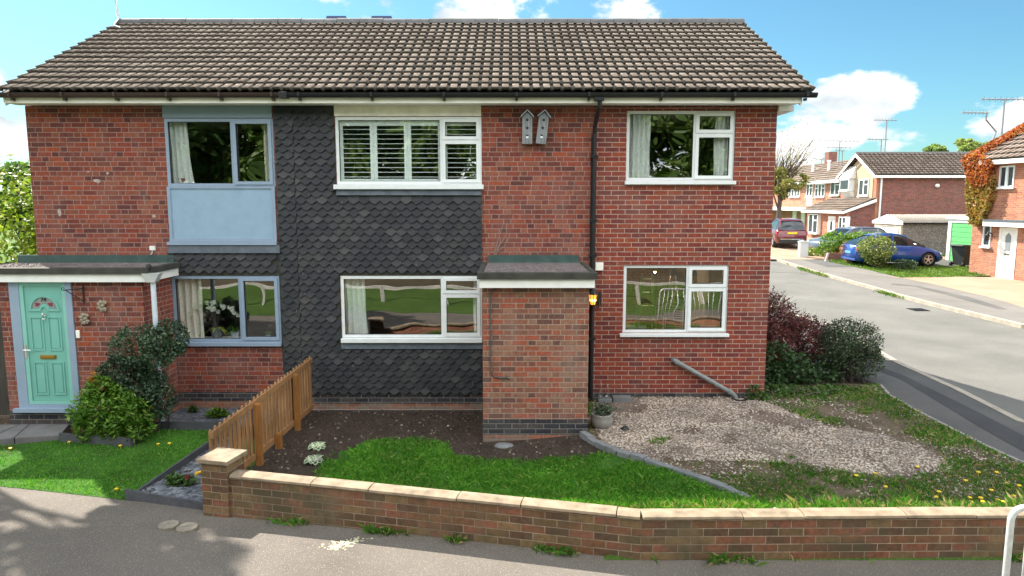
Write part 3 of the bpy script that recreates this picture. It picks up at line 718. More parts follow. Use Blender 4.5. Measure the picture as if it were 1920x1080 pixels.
for sgn in (-1, 1):
    mb = MB()
    for k in range(5):
        a = math.pi/2+sgn*(.75+.1*k); rr = rf*(.5+.08*(k % 3)); mb.blob((cxm+math.cos(a)*rr*1.02, yd-.008, zf0+.012+math.sin(a)*rr*.9), (.018, .003, .014), 6, 4)
    mb.build('stained_flower', red, door)
text_part('house_number', '74', .085, M['iron'], door, Matrix.Translation((cxm, yd-.010, zf0+rf*.68)) @ Matrix.Rotation(math.pi/2, 4, 'X'))
mb = MB(); mb.lathe([(.006,.0),(.022,.004),(.026,.012),(.012,.02)], (cxm, yd-.045, zf0-.075), 10, 'y'); mb.tube([(cxm+.03*math.sin(t), yd-.035, zf0-.115+.03*math.cos(t)) for t in [i*.5 for i in range(13)]], .006, 6); mb.build('knocker', M['chrome'], door)
mb = MB(); zl = sz0+.385*ph; mb.box(cxm-.12, cxm+.12, yd-.014, yd-.0005, zl-.03, zl+.03); mb.box(cxm-.10, cxm+.10, yd-.022, yd-.014, zl-.018, zl+.018); mb.build('letterbox', M['brass'], door, bevel=.003)
mb = MB(); zh = sz0+.44*ph; xh = sx0-.035; mb.box(xh-.016, xh+.016, PLY-.022, PLY-.0125, zh-.11, zh+.09); mb.tube([(xh, PLY-.02, zh+.02), (xh, PLY-.06, zh+.02), (xh+.11, PLY-.06, zh+.02)], .009, 8); mb.build('door_handle', M['chrome'], door)
mb = MB(); mb.box(DX1+.02, DX1+.075, PLY-.03, PLY-.001, 1.18, 1.30); mb.build('doorbell', M['fascia'], pl, bevel=.012)
# hanging-basket bracket beside the door
mb = MB(); bx, bz = onY(157, 548, PLY); mb.tube([(bx, PLY-.012, bz+.10), (bx, PLY-.012, bz-.16)], .011, 6); mb.tube([(bx, PLY-.01, bz+.06), (bx-.20, PLY-.16, bz+.05)], .009, 6)
mb.tube([(bx, PLY-.01, bz-.14), (bx-.17, PLY-.14, bz+.045)], .008, 6); mb.tube([(bx-.20+.02*math.cos(a), PLY-.16, bz+.07+.02*math.sin(a)) for a in [i*.7 for i in range(9)]], .006, 6)
mb.build('basket_bracket', M['iron'], pl)

# roof: interlocking concrete tiles in staggered relief
def tile_roof(H, x0, x1, e, r, n, mat, name='roof', per=.156, samp=8, seed=1, roll=.032, lift=.036, M4=None):
    e = np.array(e, float); r = np.array(r, float); L = np.linalg.norm(r-e); t = (r-e)/L; nrm = np.array([-t[1], t[0]])
    if nrm[1] < 0: nrm = -nrm
    rnd = np.random.RandomState(seed); st = L/n
    st_ = ((0, 0), (.04, .85), (.08, 1), (.63, 1), (.67, .85), (.71, 0)) if samp > 3 else ((0, 0), (.1, 1), (.66, 1), (.74, 0))
    k0, k1 = int(math.floor(x0/per)), int(math.ceil(x1/per))
    pr = [((k+a)*per, b) for k in range(k0, k1+1) for a, b in st_]; px_, pv_ = [q[0] for q in pr], [q[1] for q in pr]; pr = [(x0, float(np.interp(x0, px_, pv_)))]+[q for q in pr if x0+.004 < q[0] < x1-.004]+[(x1, float(np.interp(x1, px_, pv_)))]
    xs = np.array([q[0] for q in pr]); prof = roll*np.array([q[1] for q in pr]); nx = len(xs)
    V, F, UV = [], [], []; b = 0
    for i in range(n):
        tile = np.floor(xs/(per*2)).astype(int); tile -= tile.min()
        jl = rnd.uniform(-.004, .008, tile.max()+2)[tile]; js = rnd.uniform(-.010, .010, tile.max()+2)[tile]
        rows = []
        for (s_, h_, k) in ((i*st+lift*.9, -.004, 'b'), (i*st, lift, 'b'), ((i+1)*st+.03, .002, 't')):
            s = s_+(js if k == 'b' else 0); h = h_+prof*(1.0 if k == 'b' else .9)*(0.75 if h_ < 0 else 1)+(jl if h_ > .01 else 0)
            y = e[0]+t[0]*s+nrm[0]*h; z = e[1]+t[1]*s+nrm[1]*h
            rows.append(np.stack([xs, np.broadcast_to(y, xs.shape), np.broadcast_to(z, xs.shape)], 1))
        V += rows
        for q in range(2):
            a0 = b+q*nx; k = np.arange(nx-1); F.append(np.stack([a0+k, a0+k+1, a0+nx+k+1, a0+nx+k], 1))
            UV.append((i, xs))
        b += 3*nx
    V = np.concatenate(V); F = np.concatenate(F)
    if M4 is not None: V = (np.c_[V, np.ones(len(V))] @ np.array(M4).T)[:, :3]
    o = fast(name, V, F, mat, H)
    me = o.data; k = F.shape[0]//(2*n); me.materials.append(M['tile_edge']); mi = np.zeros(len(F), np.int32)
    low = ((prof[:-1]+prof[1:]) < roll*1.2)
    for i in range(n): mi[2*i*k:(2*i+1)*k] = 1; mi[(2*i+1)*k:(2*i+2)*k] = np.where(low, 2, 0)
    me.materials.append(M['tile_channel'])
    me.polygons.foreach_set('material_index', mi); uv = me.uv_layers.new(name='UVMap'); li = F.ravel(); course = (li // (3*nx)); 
    U = np.tile(xs, 3*n)[li]; uv.data.foreach_set('uv', np.stack([U, course*.262+.1], 1).astype(np.float32).ravel())
    return o
RE, RR_ = (-.40, 4.835), (3.08, 6.665); BE = (6.56, 4.835)
for H, x0, x1, sd_ in ((HL, -7.72, XP, 1), (HR, XP+.001, 4.54, 2)):
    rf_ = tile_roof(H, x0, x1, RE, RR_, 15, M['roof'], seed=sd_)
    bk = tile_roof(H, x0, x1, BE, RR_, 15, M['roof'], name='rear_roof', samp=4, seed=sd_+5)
    mb = MB(); mb.prism([(RE[0]+.02, RE[1]-.03), (RR_[0], RR_[1]-.03), (BE[0]-.02, BE[1]-.03), (BE[0]-.02, BE[1]-.06), (RR_[0], RR_[1]-.06), (RE[0]+.02, RE[1]-.06)], x0+.02, x1-.02, 'x'); mb.build('roof_deck', M['felt'], H)
    mb = MB(); seg = .45; xx = x0; rnd = random.Random(sd_)
    while xx < x1-.05:
        xe = min(xx+seg, x1); dz = rnd.uniform(-.006, .006)
        pts = [(RR_[0]+.135*math.cos(math.pi*k/8), RR_[1]-.01+dz+.115*math.sin(math.pi*k/8)) for k in range(9)]
        mb.prism(pts+[(RR_[0]-.10, RR_[1]-.02), (RR_[0]+.10, RR_[1]-.02)], xx+.004, xe-.004, 'x'); xx = xe
    mb.build('ridge_tiles', M['verge'], H)
    xv = x0 if H is HL else x1; sg = 1 if H is HL else -1
    mb = MB(); mb.prism([(RE[0]+.01, RE[1]-.028), (RR_[0], RR_[1]-.025), (BE[0]-.01, BE[1]-.028), (BE[0]-.01, BE[1]-.065), (RR_[0], RR_[1]-.07), (RE[0]+.01, RE[1]-.065)], xv-.0+.004*sg, xv+.018*sg, 'x'); mb.build('verge', M['verge'], H)
    mb = MB(); xb = (XL-.07, XL-.05) if H is HL else (4.36, 4.385)
    mb.prism([(RE[0]+.07, RE[1]-.07), (RR_[0], RR_[1]-.075), (BE[0]-.07, BE[1]-.07), (BE[0]-.07, BE[1]-.2), (RR_[0], RR_[1]-.23), (RE[0]+.07, RE[1]-.2)], xb[0], xb[1], 'x'); mb.build('bargeboard', M['white'], H)
    fx0, fx1 = (-7.68, XP) if H is HL else (XP+.001, 4.36)
    mb = MB(); mb.box(fx0, fx1, -.34, -.318, 4.675, 4.80); fa = mb.build('fascia', M['fascia'], H)
    mb = MB(); mb.box(fx0, fx1, -.316, -.04 if True else 0, 4.682, 4.694); mb.build('soffit', M['white'], H)
    if H is HR:
        mb = MB(); mb.prism([(-.316, 4.696), (.28, 4.696), (.28, 5.02), (-.316, 4.80)], 4.152, 4.358, 'x'); mb.build('box_end', M['white'], H)
        mb = MB(); mb.box(4.152, 4.385, -.036, .6, 4.60, 4.68); mb.build('soffit_return', M['white'], H)
    gx0_, gx1_ = (-7.76, XP-.02) if H is HL else (XP-.018, 4.56)
    prof = [(-.40+.058*math.cos(a), 4.815+.07*math.sin(a)) for a in [math.pi+math.pi*k/8 for k in range(9)]]
    inn = [(-.40+.050*math.cos(a), 4.815+.06*math.sin(a)) for a in [2*math.pi-math.pi*k/8 for k in range(9)]]
    mb = MB()
    for k in range(8):
        mb.prism([prof[k], prof[k+1], inn[7-k], inn[8-k]], gx0_, gx1_, 'x')
    mb.prism(prof, gx0_-.008, gx0_, 'x'); mb.prism(prof, gx1_, gx1_+.008, 'x')
    gt = mb.build('gutter', M['gutter_brown'] if H is HL else M['gutter_black'], H)
    nb = 6 if H is HL else 8; first = None
    for k in range(nb):
        bxk = gx0_+.25+(gx1_-gx0_-.4)*k/(nb-1)
        if first is None:
            mb = MB(); mb.box(bxk-.018, bxk+.018, -.405, -.342, 4.705, 4.742); mb.box(bxk-.018, bxk+.018, -.47, -.459, 4.76, 4.822)
            first = mb.build('gutter_bracket', M['gutter_brown'] if H is HL else M['gutter_black'], gt); x_first = bxk
        else:
            c = first.copy(); COL.objects.link(c); c.location.x += bxk-x_first
mb = MB(); mb.box(XP-.06, XP+.06, -.468, -.335, 4.735, 4.83); mb.build('gutter_union', M['gutter_black'], HR, bevel=.01)

# black downpipe between the old wall and the extension
dx = onY(1113, 378, -.06)[0]
mb = MB(); mb.box(dx-.05, dx+.09, -.462, -.338, 4.70, 4.75)
mb.tube([(dx+.03, -.40, 4.72), (dx+.03, -.39, 4.62), (dx+.0, -.10, 4.36), (dx-.0, -.06, 4.25), (dx-.0, -.06, -.05)], .034, 10)
for z in (3.9, 2.9, 2.35, 1.0): mb.box(dx-.06, dx+.06, -.10, .015, z-.02, z+.02)
mb.build('downpipe', M['gutter_black'], HR)
mb = MB(); mb.box(dx-.045, dx-.005, -.022, -.005, -.3, 4.2); mb.build('corner_board', M['iron'], HR)
# white downpipe with hopper on the left porch
mb = MB(); px_, py_ = -5.27, -.97
mb.tube([(px_, py_, 2.05), (px_, py_, -.15)], .036, 12)
for z in (1.35, .55): mb.lathe([(.043, z-.02), (.043, z+.02)], (px_, py_, 0), 12)
dp = mb.build('downpipe', M['pipe_white'], pl, smooth=False)
mb = MB(); mb.prism([(px_-.13, 2.16), (px_-.06, 2.03), (px_+.06, 2.03), (px_+.13, 2.16)], py_-.07, py_+.05, 'y'); mb.build('hopper', plain('grey_hopper', (.42,.44,.43), .6, var=.2), dp)
mb = MB(); mb.blob((px_-.06, py_+.02, 2.24), (.045, .045, .055), 8, 6); mb.build('gutter_balloon', M['iron'], dp)
# diagonal grey waste pipe, gully, alarm box, ridge boxes, aerial
a = onY(1262, 675, -.06); b = onY(1372, 737, -.06)
mb = MB(); mb.tube([(a[0]+.01, .05, a[1]+.01), (a[0], -.05, a[1]), (b[0], -.05, b[1]), (b[0]+.06, -.06, b[1]-.06), (b[0]+.075, -.07, -.04)], .038, 10); 
for t_ in (.04, .94): mb.tube([(a[0]+(b[0]-a[0])*t_-.03*0, -.05, a[1]+(b[1]-a[1])*t_), (a[0]+(b[0]-a[0])*(t_+.05), -.05, a[1]+(b[1]-a[1])*(t_+.05))], .046, 10)
mb.build('waste_pipe', M['pipe_grey'], HR, smooth=False)
gx = b[0]+.10
mb = MB(); mb.lathe([(.11, -.02), (.115, .03), (.095, .035), (.09, .0)], (gx, -.14, 0), 16, caps=True); mb.build('drain_gully', M['black_plastic'], HR)
r = wr(1116, 492, 1131, 507); mb = MB(); rbox(mb, r, -.03, .018); mb.build('junction_box', M['fascia'], HR, bevel=.008)
r = wr(282, 461, 292, 469); mb = MB(); rbox(mb, r, -.03, -.001); mb.tube([(r[0]+.04, -.02, r[2]), (r[0]+.03, -.02, r[2]-.05), (r[0]+.0, -.01, r[2]-.07)], .006, 6); mb.build('sensor_box', M['white'], HL)
# drooping cable on the porch front
q = [onY(*p, PRY-.02) for p in ((930,541),(922,545),(920,560),(920,640),(921,695),(926,706),(940,709),(950,708),(957,711))]
mb = MB(); mb.tube([(x, PRY-.018, z) for x, z in q], .011, 6); mb.build('cable', plain('grey_cable', (.07,.07,.065), .6), pr)
for pxa, pxb in ((614, 650), (698, 735)):
    x0, x1 = (pxa-960)/FOC*13.75, (pxb-960)/FOC*13.75
    mb = MB(); mb.prism([(3.2, 6.80), (3.25, 6.865), (3.42, 6.80), (3.42, 6.55), (3.2, 6.6)], x0, x1, 'x'); mb.build('ridge_box', plain('navy_ridge_box', (.02,.03,.09), .4), HL if pxa < 690 and x0 < XP else HR)  # small navy boxes showing just behind the ridge
rnd = random.Random(8); PATCH = plain('mortar_smear', (.42,.36,.33), .9, var=.3, scale=20)
for (px, py, w, h) in ((182, 339, .075, .035), (112, 398, .03, .06), (202, 325, .03, .02), (289, 405, .03, .03), (165, 322, .03, .015)):
    x, z = onY(px, py, 0); mb = MB(); mb.prism([(x+w*math.cos(a)*rnd.uniform(.6, 1.15), z+h*math.sin(a)*rnd.uniform(.6, 1.15)) for a in [k*.571 for k in range(11)]], -.004, -.0005, 'y'); mb.build('mortar_smear', PATCH, HL)
mb = MB()
for pts in (((926,480),(932,455),(940,430),(944,418)), ((930,478),(935,462),(950,440)), ((922,474),(930,470),(938,455),(936,440)), ((934,470),(946,462),(951,448))):
    mb.tube([(*onY(*p, -.012)[:1], -.012-rnd.uniform(0, .02), onY(*p, -.012)[1]) for p in pts], [.006, .005, .004, .003][:len(pts)], 5)
mb.build('dry_vine', plain('dry_vine_stem', (.26,.21,.18), .9), HR)
AM = thing('aerial_mast', 'thin leaning pale mast with a loose cable at the left end of the ridge', 'aerial', (-7.68, 3.1, 6.7))
mb = MB(); t_ = (230-960)/FOC*13.6; mb.tube([(t_, 3.12, 6.45), (t_-.16, 3.12, 7.6), (t_-.2, 3.12, 8.2)], [.022, .02, .018], 8); mb.build('pole', M['pipe_white'], AM)
mb = MB(); mb.tube([(t_-.13, 3.1, 7.4), (t_-.05, 3.08, 7.1), (t_-.07, 3.05, 6.85), (t_+.06, 2.9, 6.72), (t_+.12, 2.6, 6.53), (t_+.3, 2.5, 6.46)], .011, 6); mb.build('cable', M['upvc'], AM)
mb = MB(); mb.tube([(t_-.7, 3.12, 8.15), (t_+.5, 3.12, 8.15)], .012, 6)
for k in range(9): mb.tube([(t_-.65+.13*k, 2.9, 8.15), (t_-.65+.13*k, 3.34, 8.15)], .006, 5)
mb.build('antenna', M['chrome'], AM)
# ------------------------------------------------------------------ curtains, shutters, plants, people seen through the glass
def curtain(name, label, x0, x1, z0, z1, y, mat, folds, gather=0, group=None, parent=None):
    nx, nz = folds*10, 14; V = []; F = []
    for j in range(nz+1):
        v = j/nz; z = z0+(z1-z0)*v
        for i in range(nx+1):
            u = i/nx; x = x0+(x1-x0)*u; x = x0+(x-x0)*(1-gather*(math.sin(min(1, v*1.0)*math.pi/2)))
            a = .028*math.sin(u*folds*2*math.pi+.5*math.sin(v*3))+.008*math.sin(u*folds*4.3*math.pi+v*2)
            V.append((x+.006*math.sin(v*9+u*20), y+a, z))
    for j in range(nz):
        for i in range(nx):
            k = j*(nx+1)+i; F.append((k, k+1, k+nx+2, k+nx+1))
    o = fast(name, V, F, mat, parent, origin=None if parent else (x0, y, z0)); o.data.polygons.foreach_set('use_smooth', [True]*len(F))
    sm = o.modifiers.new('thick', 'SOLIDIFY'); sm.thickness = .004
    tag(o, label, 'curtain', group); return o
def wx(px, py): return onY(px, py, .2)
def cu(label, pxa, pxb, pya, pyb, mat, folds, gather=0, y=.15):
    x0, x1 = onY(pxa, (pya+pyb)/2, y)[0], onY(pxb, (pya+pyb)/2, y)[0]; z1, z0 = onY(960, pya, y)[1], onY(960, pyb, y)[1]
    return curtain('curtain', label, x0, x1, z0, z1, y, mat, folds, gather)
cu('patterned pale curtain at the left of the upper blue-grey window', 317, 362, 215, 356, M['net'], 4, .2)
cu('thin edge of a pale curtain at the right of the upper blue-grey window', 495, 508, 215, 356, M['curtain'], 2)
cu('cream curtain at the left of the lower blue-grey window', 330, 380, 510, 645, M['curtain'], 4)
cu('grey-white curtain at the left of the wide lower white window', 646, 690, 510, 640, M['net'], 4, .12)
cu('thin curtain edge at the right of the wide lower white window', 888, 902, 510, 640, M['net'], 2)
cu('pale net curtain at the left of the upper extension window', 1180, 1219, 200, 345, M['net'], 4)
cu('pale net curtain at the right of the upper extension window', 1340, 1370, 200, 345, M['net'], 3)

def shutters(label, pxa, pxb, r, npan, y=.06, z0=None, z1=None):
    x0, x1 = onY(pxa, 280, y)[0], onY(pxb, 280, y)[0]
    t = thing('louvre_shutter', label, 'shutter', ((x0+x1)/2, y, z0), 'white louvre shutters inside the upper window')
    for k in range(npan):
        a = x0+(x1-x0)*k/npan; b = x0+(x1-x0)*(k+1)/npan; st = .055
        mb = MB(); panel_wall(mb, (a+.002, b-.002, z0, z1), [(a+st, b-st, z0+.06, z1-.10)], y, y+.028); p = mb.build('shutter_panel', M['shutter'], t)
        lv = MB(); z = z0+.085
        while z < z1-.11:
            lv.prism([(y-.012, z+.0), (y-.012, z+.007), (y+.05, z+.013), (y+.05, z+.006)], a+st+.001, b-st-.001, 'x'); z += .074
        lv.build('louvres', M['shutter'], p)
    return t
sz0_, sz1_ = W_UC[2]+.03, W_UC[3]-.03
shutters('three-panel white louvre shutter behind the large left pane of the upper white window', 637, 828, W_UC, 3, z0=sz0_, z1=sz1_)
shutters('single white louvre shutter behind the narrow right lights of the upper white window', 832, 900, W_UC, 1, z0=sz0_, z1=sz1_)

# window-sill plants of the left house
zs = W_LL[2]+.03; ysl = .2
def pot(name, label, px, r, h, mat, cat='pot', grp=None):
    x = onY(px, 630, ysl)[0]; t = thing(name, label, cat, (x, ysl, zs), grp)
    mb = MB(); mb.lathe([(r*.7, 0), (r, h), (r*1.06, h), (r*1.06, h*.9)], (x, ysl, zs), 16); mb.build('pot', mat, t)
    mb = MB(); mb.lathe([(r*.95, h*.9), (0.001, h*.97)], (x, ysl, zs), 12, caps=False); mb.build('compost', M['soil'], t)
    return t, x
mb = MB(); mb.box(W_LL[0]+.02, W_LL[1]-.02, .105, .33, zs-.04, zs-.002); mb.build('window_board', M['white'], HL)
L_YEL = leaf('yellow_green_leaf', [(0, (.25,.30,.03)), (1, (.45,.42,.05))]); L_GRN = leaf('spider_leaf', [(0, (.05,.14,.03)), (1, (.16,.30,.08))])
PETAL = leaf('white_petal', [(0, (.70,.72,.72)), (1, (.86,.86,.84))], .5, .35)
def strap_leaf(mb, b, d, L, w, droop, seg=5):
    b = Vector(b); d = Vector(d).normalized(); side = d.cross(Vector((0,0,1))); side = side.normalized() if side.length > .05 else Vector((1,0,0)); pts = []
    for i in range(seg+1):
        s = i/seg; c = b+d*(L*s)+Vector((0,0,-droop*s*s*L)); ww = w*math.sin(math.pi*(.12+.86*s))
        pts += [c-side*ww, c+Vector((0,0,-ww*.35)), c+side*ww]
    mb.add(pts, [(3*i, 3*i+1, 3*i+4, 3*i+3) for i in range(seg)]+[(3*i+1, 3*i+2, 3*i+5, 3*i+4) for i in range(seg)])
rnd = random.Random(11)
t, x = pot('orchid', 'white orchid in a grey pot on the lower blue-grey window sill', 407, .105, .16, M['stone_grey'], 'plant')
mb = MB()
for k in range(7):
    a = k*.95; strap_leaf(mb, (x, ysl, zs+.15), (math.cos(a), math.sin(a)*.6, .55), .22, .03, .9)
mb.build('leaf', L_YEL, t)
mb = MB(); heads = []
for (dx_, hh, bend) in ((-.05, .58, -.22), (.03, .56, .26), (-.02, .60, .02)):
    pts = [(x+dx_*.3, ysl, zs+.15), (x+dx_, ysl, zs+hh*.7), (x+dx_+bend*.4, ysl-.02, zs+hh), (x+dx_+bend, ysl-.04, zs+hh-.04), (x+dx_+bend*1.35, ysl-.05, zs+hh-.14)]; mb.tube(pts, .005, 6); heads.append(pts)
mb.build('stem', M['twig'], t)
mb = MB()
for pts in heads:
    for k in range(9):
        s = k/8*2.6+1.4; i = min(int(s), 3); f_ = s-i; c = Vector(pts[i]).lerp(Vector(pts[min(i+1, 4)]), f_)+Vector((rnd.uniform(-.03,.03), rnd.uniform(-.06,.0), rnd.uniform(-.03,.03)))
        for q in range(5):
            a = q*1.2566+rnd.random(); e = Vector((math.cos(a), -.25, math.sin(a))); sd2 = Vector((-math.sin(a), 0, math.cos(a))); rr = .042
            mb.add([c, c+e*rr*.6+sd2*rr*.4, c+e*rr, c+e*rr*.6-sd2*rr*.4], [(0,1,2,3)])
mb.build('flowers', PETAL, t)
t, x = pot('spider_plant', 'green spiky plant in a pale pot on the lower blue-grey window sill', 441, .075, .10, M['pipe_white'], 'plant')
mb = MB()
for k in range(30):
    a = k*2.4; up = rnd.uniform(.5, 2.2); strap_leaf(mb, (x, ysl, zs+.09), (math.cos(a), math.sin(a)*.6, up), rnd.uniform(.2, .32), .009, rnd.uniform(.4, 1.2))
mb.build('leaf', L_GRN, t)
t, x = pot('small_plant', 'tiny plant in a yellow pot at the left of the blue-grey sill', 373, .04, .06, plain('yellow_pot', (.6,.6,.03), .5), 'plant')
mb = MB()
for k in range(12):
    a = k*2.4; strap_leaf(mb, (x, ysl, zs+.055), (math.cos(a), math.sin(a)*.6, 1.4), .12, .006, .5)
mb.build('leaf', L_GRN, t)
t, x = pot('small_plant', 'small spiky plant behind the narrow right light of the lower blue-grey window', 503, .04, .05, M['pipe_white'], 'plant')
mb = MB()
for k in range(14):
    a = k*2.4; strap_leaf(mb, (x, ysl, zs+.045), (math.cos(a), math.sin(a)*.6, 1.2), .15, .006, .5)
mb.build('leaf', L_GRN, t)
x, z = onY(343, 346, .2)
t = thing('terracotta_pot', 'small terracotta pot on the sill of the upper blue-grey window', 'pot', (x, .2, W_UL[2]+.05)); mb = MB(); mb.lathe([(.035, 0), (.06, .07), (.064, .07), (.064, .085), (.05, .085)], (x, .2, W_UL[2]+.05), 14); mb.build('pot', plain('terracotta', (.28,.09,.05), .8), t)

# room behind the lower extension window: step ladder, airer, two bar stools, a person, ceiling lamp
zf = .06
LAD = plain('pale_green_ladder', (.36,.44,.22), .6)
x0 = onY(1214, 520, 2.6)[0]
t = thing('step_ladder', 'pale green step ladder standing inside the lower extension window', 'ladder', (x0, 2.6, zf))
mb = MB()
for sx in (-1, 1):
    mb.tube([(x0+sx*.22, 2.45, zf), (x0+sx*.10, 2.6, zf+1.72)], .022, 6)
mb.build('front_frame', LAD, t); mb = MB()
for sx in (-1, 1): mb.tube([(x0+sx*.22, 3.05, zf), (x0+sx*.10, 2.64, zf+1.72)], .018, 6)
mb.build('rear_frame', LAD, t)
for k in range(6):
    mb = MB(); s = (k+1)/6.5; w_ = .22-.12*s; mb.box(x0-w_, x0+w_, 2.44+.15*s, 2.54+.15*s, zf+1.72*s, zf+1.72*s+.025); mb.build('step', LAD, t)
xa, xb = onY(1247, 550, 1.6)[0], onY(1282, 550, 1.6)[0]
t = thing('clothes_airer', 'white wire clothes airer standing inside the lower extension window', 'airer', ((xa+xb)/2, 1.6, zf))
for k, (ox, oy) in enumerate(((0, 0), (.10, .25))):
    mb = MB(); zt = zf+1.36-.12*k
    mb.tube([(xa+ox, 1.6+oy, zf+.0), (xa+ox-.03, 1.6+oy, zt), (xb+ox, 1.62+oy, zt-.12), (xb+ox, 1.62+oy, zf)], .012, 6)
    for q in range(12):
        z = zf+.25+q*.085; mb.tube([(xa+ox, 1.6+oy, z), (xb+ox, 1.62+oy, z-.02)], .005, 5)
    mb.build('rack', M['white'], t)
for i, (px, lab) in enumerate(((1186, 'dark-legged bar stool nearest the left edge of the lower extension window'), (1203, 'dark-legged bar stool beside the step ladder, inside the lower extension window'))):
    x = onY(px, 540, 1.9)[0]; t = thing('bar_stool', lab, 'stool', (x, 1.9, zf), 'bar stools inside the extension')
    mb = MB(); mb.lathe([(.001, .74), (.10, .74), (.11, .77), (.10, .80), (.001, .80)], (x, 1.9, zf), 14); mb.build('seat', M['pipe_white'], t)
    for k in range(4):
        a = k*math.pi/2+.5; mb = MB(); mb.tube([(x+.06*math.cos(a), 1.9+.06*math.sin(a), zf+.74), (x+.15*math.cos(a), 1.9+.15*math.sin(a), zf)], .011, 6); mb.build('leg', M['iron'], t)
x, z = onY(1228, 510, 3.0)
t = thing('pendant_lamp', 'small glowing pendant lamp inside the lower extension window', 'lamp', (x, 3.0, 2.33))
mb = MB(); mb.tube([(x, 3, 2.33), (x, 3, z+.07)], .005, 5); mb.build('flex', M['iron'], t)
mb = MB(); mb.lathe([(.02, z+.09), (.075, z+.02), (.078, z+.02), (.03, z+.095)], (x, 3, 0), 14, caps=False); mb.build('lamp_shade', M['iron'], t)
BULB = NT('warm_bulb'); BULB.p.inputs['Emission Color'].default_value = (1, .55, .2, 1); BULB.p.inputs['Emission Strength'].default_value = 3
mb = MB(); mb.blob((x, 3, z+.015), (.032, .032, .035), 10, 8); mb.build('bulb', BULB.m, t)
pl_ = bpy.data.lights.new('lamp_light', 'POINT'); pl_.energy = 5; pl_.color = (1, .78, .5); pl_.shadow_soft_size = .03; plo = bpy.data.objects.new('lamp_light', pl_); COL.objects.link(plo); plo.parent = t; plo.location = (0, 0, z-.05-2.33)

# the person: one skinned body, dressed, standing deep in the room
def person(label, x, y, z0):
    t = thing('person', label, 'person', (x, y, z0))
    SK = plain('skin', (.46,.26,.18), .55, var=.04); SHIRT = plain('blue_shirt', (.05,.09,.22), .9); TROU = plain('tan_trousers', (.30,.15,.08), .9); HAIR = plain('brown_hair', (.05,.03,.02), .8)
    def skin(name, mat, joints, edges, root=0, sub=2):
        me = bpy.data.meshes.new(name); me.from_pydata([Vector(j[0]) for j in joints], edges, []); me.update()
        o = bpy.data.objects.new(name, me); COL.objects.link(o); o.parent = t; me.materials.append(mat)
        sm = o.modifiers.new('skin', 'SKIN'); ss = o.modifiers.new('sub', 'SUBSURF'); ss.levels = sub; ss.render_levels = sub
        if not me.skin_vertices: me.skin_vertices.new(name='')
        for v, j in zip(me.skin_vertices[0].data, joints): v.radius = j[1] if isinstance(j[1], tuple) else (j[1], j[1]); v.use_root = False
        me.skin_vertices[0].data[root].use_root = True; me.materials.clear(); me.materials.append(mat); return o
    J = [((0,0,.92), (.15,.10)), ((0,0,1.15), (.13,.09)), ((0,0,1.36), (.16,.10)), ((0,0,1.48), .055), ((0,-.01,1.56), .062), ((0,-.02,1.66), (.078,.092)), ((0,-.01,1.72), (.05,.06)),
         ((-.19,0,1.40), .055), ((-.24,-.02,1.12), .042), ((-.20,-.20,.95), .030), ((-.17,-.28,.92), (.036,.022)),
         ((.19,0,1.40), .055), ((.25,-.02,1.12), .042), ((.14,-.24,1.04), .030), ((.08,-.29,1.06), (.036,.022)),
         ((-.09,0,.84), .085), ((-.10,-.01,.47), .058), ((-.10,.01,.08), .04), ((-.11,-.14,.04), .035),
         ((.09,0,.84), .085), ((.10,-.01,.47), .058), ((.10,.01,.08), .04), ((.11,-.14,.04), .035)]
    E = [(0,1),(1,2),(2,3),(3,4),(4,5),(5,6),(2,7),(7,8),(8,9),(9,10),(2,11),(11,12),(12,13),(13,14),(0,15),(15,16),(16,17),(17,18),(0,19),(19,20),(20,21),(21,22)]
    skin('body', SK, J, E)
    for (hx, hy, hz, sg) in ((-.17,-.28,.92, 1), (.08,-.29,1.06, -1)):
        for k in range(4):
            L = (.07, .08, .076, .06)[k]; o_ = (-.026+.0175*k)
            skin('finger', SK, [((hx+o_*.6, hy-.02, hz+o_*.4), .009), ((hx+o_*.7+.01*sg, hy-.02-L*.6, hz-.012+o_*.4), .0085), ((hx+o_*.7+.02*sg, hy-.02-L*.95, hz-.035+o_*.4), .0075)], [(0,1),(1,2)], sub=1)
        skin('thumb', SK, [((hx+.02*sg, hy-.0, hz), .011), ((hx+.05*sg, hy-.03, hz-.005), .0095), ((hx+.055*sg, hy-.06, hz-.012), .008)], [(0,1),(1,2)], sub=1)
    g = lambda r: (r[0]+.014, r[1]+.014) if isinstance(r, tuple) else r+.014
    top = [0,1,2,7,8,11,12]; idx = {j: i for i, j in enumerate(top)}
    JS = [((J[j][0]), g(J[j][1])) for j in top]; JS[4] = ((-.22,-.01,1.24), .058); JS[6] = ((.225,-.01,1.24), .058)
    skin('shirt', SHIRT, JS, [(0,1),(1,2),(2,3),(3,4),(2,5),(5,6)])
    bot = [0,15,16,17,19,20,21]; JT = [(J[j][0], g(J[j][1])) for j in bot]
    skin('trousers', TROU, JT, [(0,1),(1,2),(2,3),(0,4),(4,5),(5,6)])
    mb = MB(); mb.blob((0, .005, 1.70), (.088, .10, .075), 14, 10); o = mb.build('hair', HAIR, None, smooth=True); o.parent = t
    mb = MB(); mb.blob((-.032,-.108,1.655), (.014,.008,.009), 8, 6); mb.blob((.032,-.108,1.655), (.014,.008,.009), 8, 6); o = mb.build('eye', plain('eye', (.7,.7,.7), .3), None); o.parent = t
    mb = MB(); mb.prism([(-.013,1.61),(.013,1.61),(0,1.655)], -.128, -.10, 'y'); o = mb.build('nose', SK, None); o.parent = t
    mb = MB(); mb.blob((0,-.107,1.585), (.024,.006,.006), 8, 6); o = mb.build('mouth', plain('lips', (.35,.13,.10), .5), None); o.parent = t
    for sx in (-1, 1):
        mb = MB(); mb.blob((sx*.085, 0, 1.64), (.012,.022,.03), 8, 6); o = mb.build('ear', SK, None); o.parent = t
    return t
